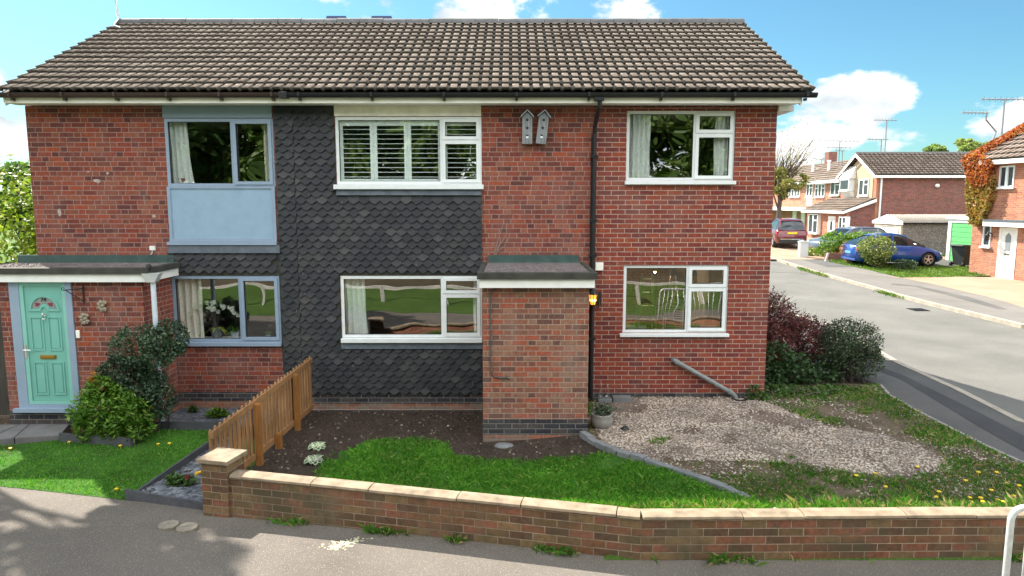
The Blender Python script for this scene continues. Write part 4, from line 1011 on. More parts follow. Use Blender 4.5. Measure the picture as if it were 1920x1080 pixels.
px = onY(1281, 520, 2.5)
mb = MB(); mb.box(px[0]-.25, px[0]+.25, 2.3, 2.75, .44, .48)
st_ = thing('step_stool', 'low wooden step stool under the person inside the lower extension window', 'stool', (px[0], 2.5, .06)); mb.build('top', M['room_floor'], st_, bevel=.005)
for a in (-.21, .21):
    for b in (2.33, 2.72): mb = MB(); mb.box(px[0]+a-.02, px[0]+a+.02, b-.02, b+.02, .062, .439); mb.build('leg', M['room_floor'], st_)
person('person in a blue short-sleeved shirt and tan trousers standing indoors behind the lower extension window', px[0], 2.5, .482)

# bird boxes, shell ornaments, lantern on the walls
def birdbox(px0, py0, px1, py1, lean, label):
    x0, z1 = onY(px0, py0, -.1); x1, z0 = onY(px1, py1, -.1); cx, w, h = (x0+x1)/2, .155, z1-z0; cz = (z0+z1)/2
    t = thing('bird_box', label, 'bird box', (cx, -.005, cz), 'weathered bird boxes under the eaves')
    Mt = Matrix.Translation((cx, -.075, cz)) @ Matrix.Rotation(lean, 4, 'Y')
    mb = MB(); mb.prism([(-w/2, -h/2), (w/2, -h/2), (w/2, h/2-.09), (0, h/2-.02), (-w/2, h/2-.09)], -.065, .07, 'y'); mb.build('box', M['timber_old'], t, M=Mt)
    mb = MB(); mb.prism([(-w/2-.025, h/2-.10), (0, h/2), (w/2+.025, h/2-.10), (w/2+.025, h/2-.085), (0, h/2+.018), (-w/2-.025, h/2-.085)], -.10, .068, 'y'); mb.build('roof', plain('pale_box_roof', (.36,.40,.44), .7, var=.15), t, M=Mt)
    for k in range(3):
        mb = MB(); mb.lathe([(.021, -.069), (.021, -.064)], (0, 0, h/2-.14-k*(h-.26)/2), 12, 'y'); mb.build('entrance_hole', M['iron'], t, M=Mt)
    if True:
        mb = MB(); mb.box(-.02, .02, -.072, -.066, -h/2+.085, -h/2+.115); mb.build('perch_stain', M['upvc'], t, M=Mt)
birdbox(977, 208, 1000, 270, 0, 'upright grey wooden bird box with three holes on the upper brick wall')
birdbox(1005, 208, 1030, 270, R(7), 'tilted grey wooden bird box with three holes beside the upright one')
rnd = random.Random(3)
for (px, py, lab) in ((194, 573, 'cluster of pale shell flowers, upper right one on the brick porch wall'), (161, 597, 'cluster of pale shell flowers nearer the green door')):
    x, z = onY(px, py, PLY); t = thing('shell_ornament', lab, 'ornament', (x, PLY-.01, z), 'shell ornaments on the porch wall')
    mb = MB()
    for k in range(7):
        a = k*.9; c = (x+.055*math.cos(a)*(k > 0), PLY-.03, z+.06*math.sin(a)*(k > 0)); mb.blob(c, (.035, .022, .03), 7, 5, .25, rnd)
    mb.build('shells', plain('shell', (.30,.25,.19), .7, var=.4, scale=30), t)
    mb = MB(); mb.box(x-.04, x+.04, PLY-.010, PLY-.001, z-.05, z+.05); mb.build('backing', M['twig'], t)
lx, lz = onY(1112, 562, -.16)
t = thing('wall_lantern', 'lit orange-glowing black wall lantern between the porch and the extension window', 'lantern', (lx+.06, .02, lz))
mb = MB(); mb.box(lx+.09, lx+.15, -.012, .018, lz-.10, lz+.10); mb.tube([(lx+.12, -.01, lz-.04), (lx+.10, -.08, lz-.14), (lx+.0, -.16, lz-.13), (lx+.0, -.16, lz-.09)], .011, 8); mb.build('bracket', M['iron'], t)
mb = MB(); mb.lathe([(.045, lz-.10), (.05, lz-.085), (.05, lz-.075)], (lx, -.16, 0), 8)
mb.lathe([(.085, lz+.085), (.075, lz+.11), (.03, lz+.165), (.012, lz+.185), (.018, lz+.20), (.001, lz+.215)], (lx, -.16, 0), 8)
for k in range(8):
    a = 2*math.pi*k/8; mb.tube([(lx+.047*math.cos(a), -.16+.047*math.sin(a), lz-.08), (lx+.072*math.cos(a), -.16+.072*math.sin(a), lz+.09)], .005, 5)
mb.build('lantern_cage', M['iron'], t)
AMB = NT('amber_glass'); AMB.set((.8,.35,.06), .3); AMB.p.inputs['Emission Color'].default_value = (1, .36, .04, 1); AMB.p.inputs['Emission Strength'].default_value = .45
mb = MB(); mb.lathe([(.042, lz-.075), (.066, lz+.085)], (lx, -.16, 0), 8); mb.build('lantern_glass', AMB.m, t)
mb = MB(); BU = NT('lit_bulb'); BU.p.inputs['Emission Color'].default_value = (1, .62, .18, 1); BU.p.inputs['Emission Strength'].default_value = .9
mb.blob((lx, -.16, lz-.005), (.058, .058, .04), 10, 8); mb.build('bulb', BU.m, t)
# ------------------------------------------------------------------ ground, path, road, beds
def sheet(name, pts, dz, mat, step=.5, jitter=0, seed=0, kind='structure', parent=None, wall=0):
    """flat polygon laid over the terrain dz above it"""
    if jitter:
        rnd = random.Random(seed); q = []
        n = len(pts)
        for i in range(n):
            a, b = Vector(pts[i]), Vector(pts[(i+1) % n]); k = max(1, int((b-a).length/.18))
            for s in range(k):
                p = a.lerp(b, s/k); q.append((p.x+rnd.gauss(0, jitter), p.y+rnd.gauss(0, jitter)))
        pts = q
    bm = bmesh.new(); vs = [bm.verts.new((p[0], p[1], 0)) for p in pts]
    es = [bm.edges.new((vs[i], vs[(i+1) % len(vs)])) for i in range(len(vs))]
    bmesh.ops.triangle_fill(bm, use_beauty=True, use_dissolve=False, edges=es)
    xs = [p[0] for p in pts]; ys = [p[1] for p in pts]
    for ax, lo, hi in ((0, min(xs), max(xs)), (1, min(ys), max(ys))):
        k = math.floor(lo/step)+1
        while k*step < hi:
            co = (k*step, 0, 0) if ax == 0 else (0, k*step, 0); no = (1,0,0) if ax == 0 else (0,1,0)
            bmesh.ops.bisect_plane(bm, geom=bm.verts[:]+bm.edges[:]+bm.faces[:], plane_co=co, plane_no=no, dist=1e-5); k += 1
    for f in bm.faces:
        if f.normal.z < 0: f.normal_flip()
    for v in bm.verts: v.co.z = zg(v.co.x, v.co.y)+dz
    me = bpy.data.meshes.new(name); bm.to_mesh(me); bm.free(); me.materials.append(mat)
    o = bpy.data.objects.new(name, me); COL.objects.link(o)
    if parent: o.parent = parent
    elif kind: o['kind'] = kind
    return o
G = onG
# one big base sheet to the horizon, a little under everything laid on it
def base():
    def axis(lo, hi, fine0, fine1):
        a = [lo]; 
        while a[-1] < hi:
            x = a[-1]; a.append(x+(.5 if fine0 < x < fine1 else 8 if lo+1 < x < hi else 8))
        return a
    xs = [-700,-400,-200,-100,-60]+[x*.5 for x in range(-80, 130)]+[66,80,120,200,400,700]; ys = [-400,-200,-100,-60]+[y*.5 for y in range(-80, 130)]+[66,80,120,200,400,900]
    V = [(x, y, zg(x, y)-.16) for y in ys for x in xs]; n = len(xs)
    F = [(j*n+i, j*n+i+1, (j+1)*n+i+1, (j+1)*n+i) for j in range(len(ys)-1) for i in range(n-1)]
    o = fast('ground', V, F, M['verge_grass']); o['kind'] = 'structure'
base()

# boundary-wall line
# path in front (camera side) to the far grass
Lb = [G(0, 912), G(120, 925), G(235, 938), G(380, 953)]
path_pts = [(-40, -2.9), (-14, -2.95)]+Lb+[(PA[0]+.3, wall_y(PA[0]+.3)+.1), (PB[0], PB[1]+.12), (PC[0]+.2, PC[1]+.1), (9.5, -5.0), (9.5, -8.7), (-40, -8.5)]
sheet('path', path_pts, 0, M['asphalt_path'], 1.0)
sheet('far_verge', [(-60, -8.5), (9.5, -8.7), (9.5, -14.6), (-60, -14.6)], 0, M['verge_grass'], 1.0)
sheet('earth_bank', [(-60, -14.6), (9.5, -14.6), (9.5, -45), (-60, -45)], .002, M['bank'], 1.0)

# right garden: soil, lawn, gravel, dirt
XG1 = G(1911, 866)[0]
edge_r = [G(1650, 722), G(1669, 743), G(1720, 772), G(1790, 808), G(1850, 838), G(1911, 866)]
edge_r += [(edge_r[-1][0]+.9, -4.0), (edge_r[-1][0]+1.3, -5.0)]
sheet('garden_soil', [(-3.75, -.06), (PRX0-.01, -.06), (PRX0-.01, PRY-.01), (PRX1+.05, PRY-.01), (PRX1+.05, .01), (XR-.02, .01), (XR+.05, .01), (4.3, 5.8), (5.9, 3.5)]+[edge_r[0]]+edge_r[1:]+[(PB[0], PB[1]+.1), (PA[0]+.15, wall_y(PA[0]+.15)+.1)], 0, M['soil'], .25)
edging_px = [(1092, 818), (1120, 836), (1160, 853), (1210, 867), (1262, 882), (1310, 898), (1360, 918), (1408, 940)]
EDG = [G(*p) for p in edging_px]
sheet('dry_dirt', [EDG[0]]+EDG[1:]+[(EDG[-1][0]+.2, wall_y(EDG[-1][0]+.2)+.14), (XG1+.8, wall_y(XG1+.8)+.14)]+[(p[0]-.06, p[1]) for p in edge_r[:-1]][::-1]+[(XR+.1, 1.2), (XR+.06, .005), (PRX1+.06, .005), (PRX1+.06, PRY+.3)], .004, M['dirt'], .25)
grav_px = [(1112, 748), (1250, 744), (1390, 742), (1450, 760), (1520, 790), (1600, 806), (1660, 818), (1720, 838), (1770, 862), (1790, 885), (1700, 893), (1600, 888), (1500, 872), (1400, 866), (1300, 864), (1240, 868), (1170, 850), (1128, 828), (1110, 800)]
GRV = [G(*p) for p in grav_px]
sheet('gravel_bed', GRV, .008, M['gravel_bed'], .25, jitter=.08, seed=4)
LAWN = [G(*p) for p in [(612, 858), (650, 838), (720, 826), (800, 824), (838, 834), (845, 856), (960, 866), (1060, 862), (1140, 852), (1200, 868), (1300, 900), (1400, 938)]]
LAWN = LAWN+[(EDG[-1][0], wall_y(EDG[-1][0])+.15), (PB[0], PB[1]+.15), (-1.5, wall_y(-1.5)+.14), (-2.15, wall_y(-2.15)+.14)]
sheet('lawn', LAWN, .005, M['turf'], .25, jitter=.07, seed=2)
# left garden: lawn, slabs, slate beds
LL = [G(0, 850), G(60, 836), G(115, 832), G(245, 842), G(292, 806), G(440, 806), G(398, 835), G(238, 930)]
LAWNL = [(-14, -2.92)]+Lb[:3]+[G(238, 932), G(388, 838), G(440, 806), G(292, 806), G(246, 838), G(112, 826), G(0, 836), (-14, -1.85)]
sheet('lawn_left', LAWNL, .004, M['turf'], .25)
SLB = [(-14, .4), (-7.6, .4), (-7.6, PLY+.05), (PLX1, PLY+.05), (PLX1, -.05), (-3.75, -.05)]
sheet('bed_soil', [(-14, 3), (-7.62, 3), (-7.62, PLY+.05), (PLX1+.02, PLY+.05), (PLX1+.02, -.02), (-3.7, -.02), G(560, 762), G(440, 800), G(388, 838), G(238, 930), G(385, 955), (PA[0]+.2, PA[1]+.05), G(500, 870), G(590, 770)], 0, M['soil'], .5) if False else None
sheet('bed_soil', [(PLX1+.02, -.02), (-3.72, -.02), (-3.72, -1.0), G(440, 806), G(292, 806), G(246, 838), G(112, 826), (-6.4, PLY+.02), (PLX1+.02, PLY+.02)], 0, M['soil'], .25)
BED2 = [G(246, 928), G(392, 838), G(430, 820), (PA[0]+.25, PA[1]+.35), (PA[0]-.01, PA[1]+.02), G(380, 944)]
sheet('slate_bed', BED2, .006, M['soil'], .25)
SLABS = [(-14, -1.0), (-7.6, -1.0), (-6.46, -1.0), G(108, 824), G(0, 836), (-14, -1.85)]
for k, pts in enumerate(([G(142, 786), G(112, 822), G(28, 826), G(72, 787)], [G(70, 787), G(26, 826), (-7.45, -1.74), (-7.45, -.93)], [(-7.47, -.93), (-7.47, -1.74), (-8.4, -1.8), (-8.4, -.93)], [(-8.42, -.93), (-8.42, -1.8), (-9.4, -1.85), (-9.4, -.93)])):
    mb = MB(); mb.prism([(p[0], p[1]) for p in pts], -.14, -.075, 'z'); mb.v = [(p[0], p[1], zg(p[0], p[1])+(.045 if p[2] > -.1 else -.12)) for p in mb.v]; o = mb.build('paving_slab', M['slab'], None, origin=(pts[0][0], pts[0][1], -.1), bevel=.006)
    tag(o, ('mottled grey paving slab next to the evergreen bed edging', 'grey paving slab straight below the green door', 'grey paving slab half out of the frame left of the green door', 'outermost grey paving slab beyond the left frame edge')[k], 'paving slab', 'paving slabs at the green door')
sheet('side_ground', [(-14, -1.86), (-7.62, -1.86), (-7.62, 12), (-14, 12)], -.02, M['dirt'], .5)

def edging(label, px, h=.11, group='grey painted edging boards'):
    pts = [G(*p) for p in px]; x0, y0 = pts[0]; t = None
    mb = MB()
    for (a, b) in zip(pts, pts[1:]):
        d = Vector((b[0]-a[0], b[1]-a[1])); L = d.length; ang = math.atan2(d.y, d.x); zm = zg((a[0]+b[0])/2, (a[1]+b[1])/2)
        Mt = Matrix.Translation((a[0], a[1], zm)) @ Matrix.Rotation(ang, 4, 'Z'); mb.box(.0, L-.002, -.013, .013, -.12, h, Mt)
    o = mb.build('edging_board', M['edging'], None, origin=(x0, y0, zg(x0, y0))); return tag(o, label, 'edging', group)
edging('grey timber edging round the evergreen shrub bed beside the green door', [(113, 828), (246, 838), (292, 806), (445, 806)], .13)
edging('grey timber edging round the slate-chip bed at the end of the boundary wall', [(384, 956), (236, 936), (392, 842), (440, 812)], .10)

def quads_leaves(rs, P, size, up=.3, elong=1.7, flat=False):
    n = len(P); a = rs.normal(size=(n, 3)); a /= np.linalg.norm(a, axis=1)[:, None]
    nrm = rs.normal(size=(n, 3)); nrm[:, 2] += up*3; nrm /= np.linalg.norm(nrm, axis=1)[:, None]
    a -= nrm*(a*nrm).sum(1)[:, None]; a /= np.linalg.norm(a, axis=1)[:, None]; b = np.cross(nrm, a)
    s = size*rs.uniform(.6, 1.3, n)[:, None]; L = s*elong
    V = np.stack([P-a*L*.5, P+b*s*.5-nrm*s*.12, P+a*L*.5, P-b*s*.5-nrm*s*.12], 1).reshape(-1, 3)
    F = np.arange(4*n).reshape(-1, 4); return V, F
def inside(poly, X, Y):
    c = np.zeros(len(X), bool); n = len(poly); j = n-1
    for i in range(n):
        xi, yi = poly[i]; xj, yj = poly[j]; m = ((yi > Y) != (yj > Y)) & (X < (xj-xi)*(Y-yi)/((yj-yi) or 1e-9)+xi); c ^= m; j = i
    return c
ZG = np.vectorize(zg)
def fbm(x, y, s=1.0, seed=0):
    from mathutils import noise as NZ
    return np.array([NZ.fractal(Vector((a*s+seed*7.3, b*s, seed)), 1, 2, 4) for a, b in zip(x, y)])
def scatter(poly, n, seed, thresh=None, scale=1.0):
    rs = np.random.RandomState(seed); xs = [p[0] for p in poly]; ys = [p[1] for p in poly]
    X = rs.uniform(min(xs), max(xs), n); Y = rs.uniform(min(ys), max(ys), n); m = inside(poly, X, Y); X, Y = X[m], Y[m]
    if thresh is not None:
        f = fbm(X, Y, scale, seed); m = f+rs.normal(0, .12, len(X)) > thresh; X, Y = X[m], Y[m]
    return X, Y, rs
def blades(name, X, Y, rs, h, w, mat, lean=.5, dz=0, label=None, cat='grass'):
    n = len(X); Z = ZG(X, Y)+dz; H = h*rs.uniform(.5, 1.35, n)*(.75+.5*np.clip(fbm(X, Y, 1.3, 3)+.5, 0, 1)); a = rs.uniform(0, 2*np.pi, n); l = np.abs(rs.normal(0, lean, n))*H
    dx, dy = np.cos(a)*w*.5, np.sin(a)*w*.5; b = rs.uniform(0, 2*np.pi, n); lx, ly = np.cos(b)*l, np.sin(b)*l
    V = np.stack([np.stack([X-dx, Y-dy, Z-.005], 1), np.stack([X+dx, Y+dy, Z-.005], 1), np.stack([X+lx*.4+dx*.7, Y+ly*.4+dy*.7, Z+H*.6], 1), np.stack([X+lx, Y+ly, Z+H*(1-.25*np.minimum(l/H, 1))], 1)], 1).reshape(-1, 3)
    o = fast(name, V, np.arange(4*n).reshape(-1, 4), mat); tag(o, label, cat, None, 'stuff'); return o
X, Y, rs = scatter(LAWN, 85000, 1, -.38, 1.6); e_ = rs.normal(0, .035, (2, len(X))); X = X+e_[0]; Y = Y+e_[1]; blades('lawn_grass', X, Y, rs, .06, .007, M['grass'], .65, label='thick bright green grass of the small lawn behind the boundary wall')
X, Y, rs = scatter(LAWNL, 70000, 2); blades('lawn_grass', X, Y, rs, .03, .006, M['grass'], .6, label='short mown grass of the left front lawn')
# rough grass on the dirt, thick towards the pavement and along the wall
DIRT = EDG+[(EDG[-1][0]+.2, wall_y(EDG[-1][0]+.2)+.14), (XG1+.8, wall_y(XG1+.8)+.14)]+[(p[0]-.03, p[1]) for p in edge_r[:-1]][::-1]+[(XR+.1, .4), (PRX1+.06, -.05)]
X, Y, rs = scatter(DIRT, 95000, 5)
f = fbm(X, Y, 1.15, 9); gv = inside(GRV, X, Y)
ex = np.clip((X-4.9)/2.0, 0, 1)*.38+np.clip((-2.75-Y)/.7, 0, 1)*.34
hb = np.clip((X-3.3)/.8, 0, 1)*np.clip((Y+.9)/.8, 0, 1)*.36
keep = (f+ex+hb+rs.normal(0, .13, len(X)) > .16) & ((~gv) | (f > .62)); X, Y = X[keep], Y[keep]
blades('rough_grass', X, Y, rs, .055, .007, M['grass_wild'], .7, label='patchy rough grass on the dirt round the gravel')
# taller sunlit grass against the back of the wall
xs_ = np.random.RandomState(8).uniform(.9, 7.2, 24000); rs = np.random.RandomState(9); ys_ = np.array([wall_y(x) for x in xs_])+rs.uniform(.16, .62, len(xs_))
k = fbm(xs_, ys_*0, 1.6, 4)+rs.normal(0, .12, len(xs_)) > .10; blades('tall_grass', xs_[k], ys_[k], rs, .13, .0055, M['grass_wild'], .55, label='tall straggly grass along the back of the boundary wall')
# weeds at the foot of the wall on the path side
xs_ = np.random.RandomState(18).uniform(PA[0]+.2, 7, 5200); rs = np.random.RandomState(19); ys_ = np.array([wall_y(x) for x in xs_])-np.abs(rs.normal(0, .035, len(xs_)))-.015
k = fbm(xs_, ys_*0, 1.9, 6)+rs.normal(0, .12, len(xs_)) > .30; blades('wall_weeds', xs_[k], ys_[k], rs, .07, .010, M['grass_wild'], .9, dz=.002, label='scattered weeds along the foot of the boundary wall')
# gravel stones
X, Y, rs = scatter(GRV, 30000, 21, -.16, 1.3)
xo, yo, r2 = scatter(DIRT, 14000, 22, .0, 1.2); X = np.r_[X, xo]; Y = np.r_[Y, yo]
def stones(name, X, Y, rs, s0, s1, mat, label, dz=.01, flat=.6, cat='gravel'):
    n = len(X); Z = ZG(X, Y)+dz; s = rs.uniform(s0, s1, n); a = rs.uniform(0, 6.28, n); ca, sa = np.cos(a), np.sin(a)
    def pt(u, v, w): u_ = u*rs.uniform(.7, 1.2, n); v_ = v*rs.uniform(.7, 1.2, n); return np.stack([X+s*(u_*ca-v_*sa), Y+s*(u_*sa+v_*ca), Z+s*w*flat], 1)
    V = np.stack([pt(-1,-.7,0), pt(1,-.7,0), pt(1,.7,0), pt(-1,.7,0), pt(-.5,-.35,.9), pt(.5,-.35,1.0), pt(.5,.35,.9), pt(-.5,.35,.8)], 1).reshape(-1, 3)
    b = np.arange(n)[:, None]*8; F = np.concatenate([b+np.array(q) for q in ([4,5,6,7],[0,1,5,4],[1,2,6,5],[2,3,7,6],[3,0,4,7])])
    o = fast(name, V, F, mat); tag(o, label, cat, None, 'stuff'); return o
stones('gravel_stones', X, Y, rs, .008, .018, M['gravel'], 'loose pale gravel chippings spread in front of the extension')
X, Y, rs = scatter(BED2, 2600, 23); stones('slate_chips', X, Y, rs, .02, .05, M['chips'], 'blue-grey slate chips in the bed at the end of the boundary wall', .012, .3, 'slate chips')
BED1 = [(PLX1+.03, -.03), (-3.75, -.06), (-3.75, -.8), G(440, 800), G(300, 800), (PLX1+.03, -1.0)]
X, Y, rs = scatter(BED1, 2600, 24); stones('slate_chips', X, Y, rs, .02, .05, M['chips'], 'blue-grey slate chips under the lower blue-grey window', .012, .3, 'slate chips')
SOILP = [(-3.6, -.1), (PRX0-.05, -.1), (PRX0-.05, PRY-.05), (1.1, PRY-.1), (1.1, -2.3), (-1.0, -2.2), (-1.1, -1.7), (-2.6, -1.9), (-3.0, -3.3), (-3.4, -3.5)]
X, Y, rs = scatter(SOILP, 2600, 25); stones('soil_clods', X, Y, rs, .008, .026, leaf('clods', [(0, (.035,.025,.02)), (.8, (.065,.048,.037)), (.94, (.12,.10,.08)), (1, (.26,.23,.19))], .95, 0, .1), 'dark clods and small stones on the bare soil bed below the slates', .0, .8, 'soil')
# dandelions on the rough grass and lawn
FLW = plain('dandelion_yellow', (.75,.50,.02), .6); mb = MB(); rnd = random.Random(12)
spots = [G(*p) for p in ((1810,908),(1834,893),(1868,893),(1640,893),(1720,880),(1858,926),(1818,940),(1843,950),(1880,950),(1900,938),(1910,918),(1760,930),(1755,938),(1870,945),(1820,948),(1838,943),(1888,912),(1605,900),(1660,918))]+[G(*p) for p in ((226,842),(219,923),(297,838),(318,838),(20,845),(130,833))]
for (x, y) in spots:
    z = zg(x, y); h = rnd.uniform(.03, .055); mb.lathe([(.003, z), (.003, z+h), (.024, z+h+.004), (.021, z+h+.011), (.001, z+h+.014)], (x, y, 0), 8)
o = mb.build('dandelions', FLW, None); tag(o, 'scattered yellow dandelion flowers in the grass', 'flowers', None, 'stuff')

# edging stones round the gravel
for i in range(len(EDG)-1):
    a, b = Vector(EDG[i]), Vector(EDG[i+1]); d = b-a; n = max(1, int(d.length/.3)); 
t = thing('stone_edging', 'curved line of grey concrete edging stones between the small lawn and the gravel', 'edging', (EDG[0][0], EDG[0][1], zg(*EDG[0])))
rnd = random.Random(2)
for i in range(len(EDG)-1):
    a, b = Vector(EDG[i]), Vector(EDG[i+1]); n = max(1, round((b-a).length/.28))
    for k in range(n):
        p, q = a.lerp(b, k/n), a.lerp(b, (k+1)/n); ang = math.atan2(q.y-p.y, q.x-p.x); L = (q-p).length; m = (p+q)/2
        Mt = Matrix.Translation((m.x, m.y, zg(m.x, m.y)+rnd.uniform(-.01, .01))) @ Matrix.Rotation(ang+rnd.uniform(-.04, .04), 4, 'Z') @ Matrix.Rotation(rnd.uniform(-.05,.05), 4, 'X')
        mb = MB(); mb.box(-L/2+.005, L/2-.005, -.05, .05, -.12, .07 if i < 3 else .05); mb.build('edging_stone', M['stone_grey'], t, M=Mt, bevel=.012)
# ------------------------------------------------------------------ boundary wall with pillar and coping
WT = .115
t = thing('garden_wall', 'low mossy brick boundary wall with a pale stone coping and an end pillar', 'garden wall', (PA[0], PA[1], 0))
def run(a, b):
    d = Vector((b[0]-a[0], b[1]-a[1])); return d.length, Matrix.Translation((a[0], a[1], 0)) @ Matrix.Rotation(math.atan2(d.y, d.x), 4, 'Z')
HT = .39
for (a, b, nm) in ((PA, PB, 'A'), (PB, PC, 'B')):
    L, Mt = run(a, b); mb = MB(); x0 = .30 if nm == 'A' else -.0
    mb.box(x0, L-(.0 if nm == 'A' else 0), .0, WT, -.25, HT); bw_ = mb.build('brickwork', M['brick_garden'], t, M=Mt); mb = MB(); mb.box(x0+.01, L-.12, WT+.001, WT+.008, -.25, HT); mb.build('inner_face', M['brick_orange'], bw_, M=Mt)
    x = x0+.012; k = 0; rnd = random.Random(4 if nm == 'A' else 6)
    joints = [L*.735] if nm == 'A' else []
    while x < L-.05:
        xe = min(x+rnd.choice((.9, .92, .88, .62)), L-.002)
        if L-xe < .15: xe = L-.004
        if nm == 'B' and .84 < x < 1.25: xe = x+.55
        gap = .004
        mb = MB(); dz = rnd.uniform(-.004, .004)
        if nm == 'B' and 0.66 < x < .80: x += .12
        mb.prism([(-.022, HT+.002), (WT+.03, HT+.002), (WT+.03, HT+.034), (WT*.5, HT+.042), (-.018, HT+.028)], x+gap, xe-gap, 'x'); mb.v = [(p[0], p[1], p[2]+dz) for p in mb.v]
        mb.build('coping_stone', M['ochre'], t, M=Mt, bevel=.006); x = xe
L, Mt = run(PA, PB); mb = MB(); mb.box(0, .30, -.03, .27, -.25, .53); pi = mb.build('pillar', M['brick_garden'], t, M=Mt)
mb = MB(); mb.box(-.03, .33, -.06, .30, .532, .578); mb.build('pillar_cap', M['ochre'], pi, M=Mt, bevel=.008)

# picket fence between the gardens
fa = Vector(G(425, 868)); fa = Vector((PA[0]+.40, PA[1]+.50)); fb = Vector((-3.22, -.13))
pts_top = None
fa = Vector(onY(395, 818, -3.62)[0:1]+(-3.62,)); 
xA = onY(392, 815, -3.55)[0]; xB = onY(582, 688, -.2)[0]
fa = Vector((xA, -3.55)); fb = Vector((xB, -.2))
d = fb-fa; L = d.length; ang = math.atan2(d.y, d.x)
t = thing('picket_fence', 'honey-brown pointed picket fence between the two front gardens', 'fence', (fa.x, fa.y, zg(fa.x, fa.y)))
zA, zB = .66, .74
zz = lambda s: zA+(zB-zA)*s/L
def FM(s): return Matrix.Translation((fa.x, fa.y, 0)) @ Matrix.Rotation(ang, 4, 'Z')
Mt = FM(0); rnd = random.Random(3)
for s0, s1 in ((0, L*.34), (L*.34, L*.74), (L*.74, L)):
    for h0, nm in ((.60, 'rail'), (.08, 'rail')):
        mb = MB(); za, zb = zg(*(fa+d*(s0/L)))+h0, zg(*(fa+d*(s1/L)))+h0
        if h0 > .5: za, zb = zz(s0)-.10, zz(s1)-.10
        mb.prism([(s0, za), (s1, zb), (s1, zb+.075), (s0, za+.075)], -.038, -.0125, 'y'); mb.build('rail', M['timber'], t, M=Mt)
s = .03
while s < L:
    p = fa+d*(s/L); zb = zg(*p)+.05; zt = zz(s)+rnd.uniform(-.008, .008); w = .029
    mb = MB(); mb.prism([(s-w, zb), (s+w, zb), (s+w, zt-.05), (s+w*.5, zt-.008), (s, zt), (s-w*.5, zt-.008), (s-w, zt-.05)], -.011, .009, 'y'); mb.build('picket', M['timber'], t, M=Mt); s += .118
for q in (.335, .745):
    s = L*q; p = fa+d*q; mb = MB(); mb.box(s-.036, s+.036, -.112, -.041, -.5, zz(s)-.06); mb.build('post', M['timber_post'], t, M=Mt, bevel=.004)
mb = MB(); s = L*.52; mb.box(s-.04, s+.04, -.125, -.041, -.5, .02); mb.build('post_stub', M['timber_post'], t, M=Mt, bevel=.004)

# tall dark fence at the left frame edge
t = thing('board_fence', 'dark weathered board fence at the left side of the brick porch', 'fence', (-7.75, -.3, -.1))
for k in range(9):
    mb = MB(); x = -7.66-.165*k; mb.box(x-.16, x, -.32+.006*(k % 2), -.295+.006*(k % 2), -.2, 1.80+.01*(k % 3)); mb.build('board', M['timber_dark'], t)
mb = MB(); mb.box(-9.2, -7.66, -.29, -.25, .25, .33); mb.box(-9.2, -7.66, -.29, -.25, 1.45, 1.53); mb.build('rail', M['timber_dark'], t)

# ------------------------------------------------------------------ shrubs and plants
def crown_pts(rs, blobs, n, shell=.55):
    vol = np.array([b[3]*b[4]*b[5] for b in blobs]) ** (2/3); k = rs.choice(len(blobs), n, p=vol/vol.sum()); B = np.array(blobs)[k]
    u = rs.normal(size=(n, 3)); u /= np.linalg.norm(u, axis=1)[:, None]; r = (shell+(1-shell)*rs.uniform(0, 1, n)**.6)*rs.uniform(.92, 1.06, n)
    return B[:, :3]+u*B[:, 3:]*r[:, None]
def lumpy(P, rs, amp, s, seed=1):
    from mathutils import noise as NZ
    q = np.array([NZ.noise_vector(Vector(p*s)+Vector((seed*3.1,0,0))) for p in P]); return P+q*amp
def shrub(name, label, cat, base, blobs, n, size, mat, seed, stems=8, amp=.12, ns=1.6, up=.25, elong=1.7, group=None, shell=.55, stem_r=.012, part='foliage', stemmat=None, twigs=0):
    rs = np.random.RandomState(seed); t = thing(name, label, cat, base, group)
    P = crown_pts(rs, blobs, n, shell); P = lumpy(P, rs, amp, ns, seed)
    # clumps: thin where a slow noise is low, so gaps show
    from mathutils import noise as NZ
    g = np.array([NZ.noise(Vector(p*ns*2.2)+Vector((0,seed,0))) for p in P]); P = P[g > -.28+rs.normal(0, .1, len(P))]
    V, F = quads_leaves(rs, P, size, up, elong); fast(part, V, F, mat, t)
    mb = MB(); rnd = random.Random(seed)
    for k in range(stems):
        b = blobs[k % len(blobs)]; e = Vector((b[0]+rnd.uniform(-.7,.7)*b[3], b[1]+rnd.uniform(-.7,.7)*b[4], b[2]+rnd.uniform(-.2,.7)*b[5])); s0 = Vector(base)+Vector((rnd.uniform(-.06,.06)*stems**.5, rnd.uniform(-.05,.05)*stems**.5, -.05))
        m = s0.lerp(e, .5)+Vector((rnd.uniform(-.1,.1), rnd.uniform(-.1,.1), .05)); mb.tube([s0, m, e], [stem_r, stem_r*.7, stem_r*.3], 6)
    for k in range(twigs):
        b = blobs[rnd.randrange(len(blobs))]; u = Vector((rnd.gauss(0,1), rnd.gauss(0,1), rnd.gauss(.3,1))).normalized(); c = Vector(b[:3]); rr = Vector((b[3]*u.x, b[4]*u.y, b[5]*u.z))
        mb.tube([c+rr*.45, c+rr*.85+Vector((rnd.uniform(-.04,.04),)*3), c+rr*rnd.uniform(1.0, 1.2)], [.006, .004, .002], 4, caps=False)
    mb.build('stems', stemmat or M['bark'], t); return t
G_DARK = leaf('dark_evergreen_leaf', [(0, (.022,.050,.026)), (.6, (.042,.082,.046)), (1, (.09,.13,.075))], .45, .1)
G_LIGHT = leaf('glossy_light_leaf', [(0, (.05,.13,.015)), (.5, (.09,.20,.025)), (1, (.19,.30,.05))], .4, .3)
G_MID = leaf('mid_green_leaf', [(0, (.03,.075,.015)), (1, (.08,.15,.03))], .5, .25)
